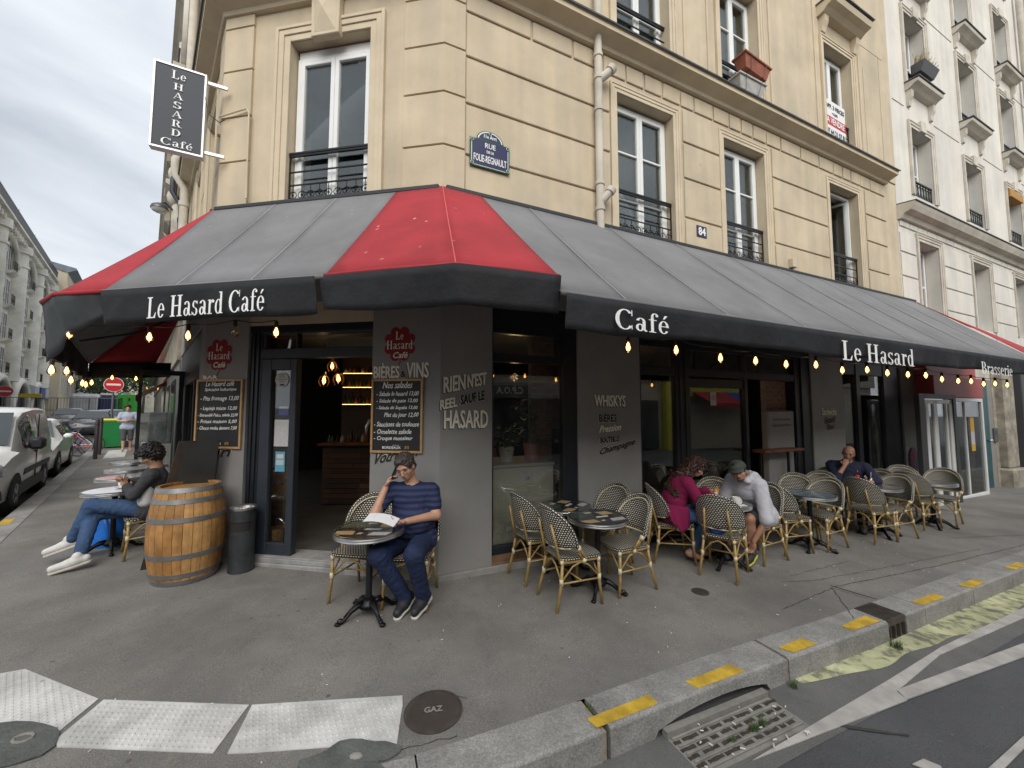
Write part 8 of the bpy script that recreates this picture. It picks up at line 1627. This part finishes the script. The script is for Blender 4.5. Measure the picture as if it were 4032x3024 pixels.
for s_ in (-1, 1): b = MB(); b.box(.08, .62, s_ * .52, s_ * .82, .62, .76, T, .05); part('headlight', b, mat('headlight_dark', (.06, .065, .07), .08, coat=.8), wc_, auto=True)
b = MB(); b.box(-.04, .25, -.50, .50, .28, .46, T, .06); b.box(-.02, .12, -.45, .45, .56, .64, T, .02); part('grille', b, black_t, wc_, auto=True); b = MB(); b.box(-.03, .3, -.78, -.56, .30, .50, T, .05); part('bumper_vent', b, black_t, wc_, auto=True); b = MB(); b.box(1.35, 1.55, -1.05, -.86, .96, 1.10, T, .05); part('wing_mirror', b, white_p, wc_, auto=True)
for i, (u, n, pm_, lab) in enumerate(((15.6, 4.1, mat('dark_blue_car', (.03, .035, .05), .25, coat=.5), 'dark car with rear luggage partly hidden by the white hatchback'), (27.0, 2.85, mat('charcoal_car', (.035, .038, .042), .25, coat=.5), 'charcoal car seen head on beyond the bicycles'), (32.0, 2.35, mat('silver_car', (.30, .32, .34), .25, .3, coat=.5), 'silver car behind the charcoal one'), (37, 4.8, mat('grey_car', (.12, .125, .13), .25, coat=.5), 'grey car furthest down the street'))):
    c_, T, sp_, gm = car(lab, 'parked_car', 'car', u, n, 4.2, 1.78, cp, pm_, (.78, 3.12), .31); sp_(1.55, 3.2, .03, .92, 'side_window', gm); b = MB(); b.add([T(1.08, -.72, 1.055), T(1.08, .72, 1.055), T(1.76, .58, 1.455), T(1.76, -.58, 1.455)], [(0, 1, 2, 3)]); part('windscreen', b, gm, c_)
    for s_ in (-1, 1): b = MB(); b.box(-.02, .3, s_ * .50, s_ * .78, .60, .72, T, .03); part('headlight', b, mat('headlight_glass', (.25, .27, .30)), c_, auto=True)
# silver car parked across the main street for the mirror image
# bicycles
def bike(u, n, ang, fm, lab):
    c = LC(u, n); t = thing('bicycle', lab, 'bicycle', (c.x, c.y, g(c.x) - CURB + .0), 0, 'bicycles parked at the kerb'); R_ = ROT((c.x, c.y, g(c.x) - CURB), math.radians(ang)); 
    for x in (0, 1.02):
        b = MB(); b.tube([(x + .33 * math.cos(a), 0, .34 + .33 * math.sin(a)) for a in [k * math.pi / 14 for k in range(28)]], .015, 6, closed=True, T=R_); w = part('wheel', b, rubber, t); b = MB()
        for k in range(10): a = k * math.pi / 5; b.tube([(x, 0, .34), (x + .32 * math.cos(a), 0, .34 + .32 * math.sin(a))], .0025, 3, T=R_)
        part('spoke', b, alu, w, kind='stuff')
    b = MB()
    for q in (((0, 0, .34), (.12, 0, .88)), ((.10, 0, .80), (.62, 0, .80)), ((.13, 0, .70), (.46, 0, .34)), ((.46, 0, .34), (.64, 0, .88)), ((.46, 0, .34), (1.02, 0, .34)), ((.62, 0, .78), (1.02, 0, .34))): b.tube(q, .017, 6, T=R_)
    part('frame', b, fm, t); b = MB(); b.tube([(.12, 0, .88), (.13, 0, 1.0)], .014, 6, T=R_); b.tube([(.05, -.27, 1.0), (.12, 0, 1.01), (.05, .27, 1.0)], .014, 6, T=R_); part('handlebar', b, black_t, t); b = MB(); b.ell((.66, 0, .93), (.13, .07, .035), 10, 6, R_); part('saddle', b, black_t, t, smooth=True); b = MB(); b.box(-.22, .12, -.15, .15, .72, .92, R_) if 'basket' in lab else b.tube([(.46, -.1, .34), (.46, .1, .34)], .012, 5, T=R_); part('basket' if 'basket' in lab else 'pedal_axle', b, black_t, t)
bike(15.4, 2.9, 20, mat('red_frame', (.35, .03, .03), .3), 'red framed bicycle nearest the wheelie bin'); bike(16.2, 3.0, 38, mat('white_frame', (.55, .55, .55), .3), 'white framed bicycle leaning in the middle of the row'); bike(17.0, 3.1, 15, mat('blue_frame', (.03, .12, .35), .3), 'blue framed bicycle behind the white one with basket'); bike(14.9, 3.2, 60, mat('black_frame', (.02, .02, .02), .3), 'black bicycle behind the white car')
for i, u in enumerate((12.3, 13.8)):
    c = LC(u, 1.66); b = MB(); b.lathe([(.05, -.05), (.05, 1.22), (.045, 1.26), (.001, 1.28)], 14, lambda x, y, z: Vector((c.x + x, c.y + y, g(c.x) + z))); t = thing('bollard', ('brown bollard nearest on the side street kerb', 'second brown bollard just behind, beside the green bin')[i], 'bollard', (c.x, c.y, g(c.x))); part('post', b, mat('bollard_brown', (.045, .035, .035), .5), t, smooth=False, auto=True); b = MB(); b.lathe([(.056, 1.08), (.056, 1.12)], 14, lambda x, y, z: Vector((c.x + x, c.y + y, g(c.x) + z))); part('band', b, black_t, t)
# wheelie bin
c = LC(16.7, 1.45); wb = thing('wheelie_bin', 'green wheelie bin with yellow lid on the pavement', 'bin', (c.x, c.y, g(c.x)), math.radians(-40)); b = MB(); V = [Vector((sx * (.33 + .05 * k), sy * (.30 + .06 * k), .06 + k * 1.0)) for k in (0, 1) for sy in (-1, 1) for sx in (-1, 1)]; b.add(V, [(0, 1, 3, 2), (4, 5, 7, 6), (0, 1, 5, 4), (2, 3, 7, 6), (0, 2, 6, 4), (1, 3, 7, 5)]); part('body', b, mat('bin_green', (.015, .20, .05), .45, var=.1, vs=3), wb, world=False)
b = MB(); b.box(-.41, .41, -.40, .42, 1.06, 1.16, bev=.04); part('lid', b, mat('bin_yellow', (.72, .66, .10), .45), wb, world=False)
for s_ in (-1, 1): b = MB(); b.lathe([(.001, -.03), (.12, -.03), (.12, .03), (.001, .03)], 16, lambda x, y, z: Vector((s_ * .30 + z, .36 + x, .12 + y))); part('wheel', b, rubber, wb, world=False)
# no entry signs
def noentry(u, n, zc, r_, lab):
    c = LC(u, n); t = thing('no_entry_sign', lab, 'traffic sign', (c.x, c.y, g(c.x))); fwd = (Vector((0, 0, 0)) - Vector((c.x, c.y, 0))).normalized(); rt = UP.cross(fwd).normalized(); C0 = Vector((c.x, c.y, zc))
    b = MB(); b.tube([(c.x, c.y, g(c.x) - .2), (c.x, c.y, zc)], .04, 8); part('post', b, mat('sign_post', (.10, .10, .11), .5), t)
    for rr_, off, m_ in ((r_, .05, mat('sign_white', (.72, .72, .72), .4)), (r_ * .94, .056, mat('sign_red_disc', (.50, .015, .02), .4))): b = MB(); b.prism([(rr_ * math.cos(a), rr_ * math.sin(a)) for a in [k * math.pi / 16 for k in range(32)]], 0, .004, lambda x, y, z: C0 + rt * x + UP * y + fwd * (off + z)); part('disc', b, m_, t)
    b = MB(); b.box(-r_ * .70, r_ * .70, -r_ * .13, r_ * .13, .063, .066, lambda x, y, z: C0 + rt * x + UP * y + fwd * z); part('bar', b, mat('sign_white', (.72, .72, .72)), t)
noentry(19.5, 1.67, 2.95, .33, 'red and white no-entry sign above the green bin'); noentry(40, 8.1, 3.15, .40, 'smaller no-entry sign at the far left by the arcaded building')
c = LC(45, 7.62); b = MB(); b.box(-.8, .8, -.03, .03, 2.85, 3.15, ROT((c.x, c.y, 0), math.radians(10))); t = solo('yellow_arrow_sign', b, mat('yellow_sign', (.75, .55, .03), .5), 'yellow direction sign on the far left', 'sign')
# green site cabin, fence, kiosk
c = LC(40.5, 1.72); gc = thing('site_cabin', 'bright green site cabin behind the green bin', 'cabin', (c.x, c.y, .5)); R_ = ROT((c.x, c.y, 0), math.radians(43)); b = MB(); b.box(-.66, .66, 0, 3, .5, 3.1, R_, .04); part('body', b, mat('cabin_green', (.05, .42, .05), .5, var=.06, vs=2), gc)
for k in range(5): b = MB(); b.box(-.64 + k * .31, -.61 + k * .31, -.03, 0, .6, 3.05, R_); part('rib', b, mat('cabin_green2', (.03, .30, .04), .5), gc)
b = MB(); b.box(.05, .17, -.04, -.01, 2.55, 2.80, R_); part('vent', b, black_t, gc); b = MB(); b.box(-.3, .35, .4, 1, 3.11, 3.3, R_); part('roof_clutter', b, mat('clutter', (.55, .5, .5), .8, var=.5, vs=3), gc)
fm_ = mat('galvanised_fence', (.25, .27, .28), .5, .5)
for j, (u0, n0, u1, n1) in enumerate(((40, 2.2, 41, 9), (44, 1.2, 40, 2.2))):
    a_, b_ = LC(u0, n0), LC(u1, n1); t = thing('mesh_fence', ('long galvanised mesh fence across the street end', 'short mesh fence panel beside the green cabin')[j], 'fence', (a_.x, a_.y, g(a_.x))); b = MB(); z = g(a_.x)
    for k in range(5): q = a_.lerp(b_, k / 4); b.tube([(q.x, q.y, z), (q.x, q.y, z + 2.15)], .04, 5)
    for zz in (.3, 1.2, 2.15): b.tube([(a_.x, a_.y, z + zz), (b_.x, b_.y, z + zz)], .03, 5)
    part('post', b, fm_, t); b = MB()
    for k in range(40): q = a_.lerp(b_, k / 40); b.tube([(q.x, q.y, z + .3), (q.x, q.y, z + 2.15)], .012, 3)
    part('mesh', b, fm_, t, kind='stuff')
c = LC(58, 5.5); b = MB(); b.box(-1.2, 1.2, 0, 4, 1.2, 3.6, ROT((c.x, c.y, 0), math.radians(43)), .3); solo('parked_truck', b, mat('pale_truck', (.50, .50, .50), .5, var=.2, vs=1), 'pale boxy truck far down the street under the trees', 'truck')
c = LC(50, 3.3); t = thing('blue_white_bus', 'dark blue and white bus roof behind the green cabin', 'bus', (c.x, c.y, 1)); R_ = ROT((c.x, c.y, 0), math.radians(43)); b = MB(); b.box(-.75, .7, 0, 6, 1.0, 3.15, R_, .2); part('body', b, mat('bus_blue', (.02, .03, .10), .3), t); b = MB(); b.box(-.7, .65, .1, 5.9, 3.15, 3.45, R_, .12); part('roof', b, mat('bus_white', (.6, .6, .6), .4), t)
# white panel lying on the pavement, scooter, posts
b = MB(); b.prism([(LC(a, c_).x, LC(a, c_).y) for a, c_ in ((12.35, 1.5), (15.2, 1.5), (15.4, 1.0), (12.6, 1.0))], .002, .008, lambda x, y, z: Vector((x, y, g(x) + z))); part('tactile_slab', b, tile_m, walk)
c = LC(18.5, 1.9); t = thing('parked_scooter', 'dark scooter behind the green bin', 'scooter', (c.x, c.y, g(c.x))); R_ = ROT((c.x, c.y, g(c.x)), math.radians(130))
for x in (0, 1.2): b = MB(); b.lathe([(.12, -.05), (.24, -.05), (.24, .05), (.12, .05)], 16, lambda X, Y, Z: R_(x + X, Z, .24 + Y)); part('wheel', b, rubber, t)
b = MB(); b.box(.1, 1.2, -.14, .14, .25, .45, R_, .05); b.box(.75, 1.35, -.16, .16, .45, .80, R_, .08); b.box(-.05, .15, -.2, .2, .4, 1.05, R_, .06); part('body', b, black_t, t, auto=True); b = MB(); b.tube([(.0, -.32, 1.08), (.05, 0, 1.05), (.0, .32, 1.08)], .02, 6, T=R_); part('handlebar', b, black_t, t)
for i, (u, n) in enumerate(((26, 8.4), (34, 8.3))): c = LC(u, n); t = thing('street_light', ('globe street light nearest the arcaded building', 'second street light further along the left side')[i], 'street lamp', (c.x, c.y, g(c.x))); b = MB(); b.tube([(c.x, c.y, 0), (c.x, c.y, 6.5), (c.x + .8, c.y - .3, 7.0)], [.09, .05, .04], 8); part('pole', b, mat('lamp_grey', (.12, .125, .13)), t); b = MB(); b.ell((c.x + 1.0, c.y - .35, 6.95), (.4, .22, .12), 10, 6); part('head', b, mat('lamp_grey', (.12, .125, .13)), t, smooth=True)
mc = P('O', 36.5, 4.5, 0);
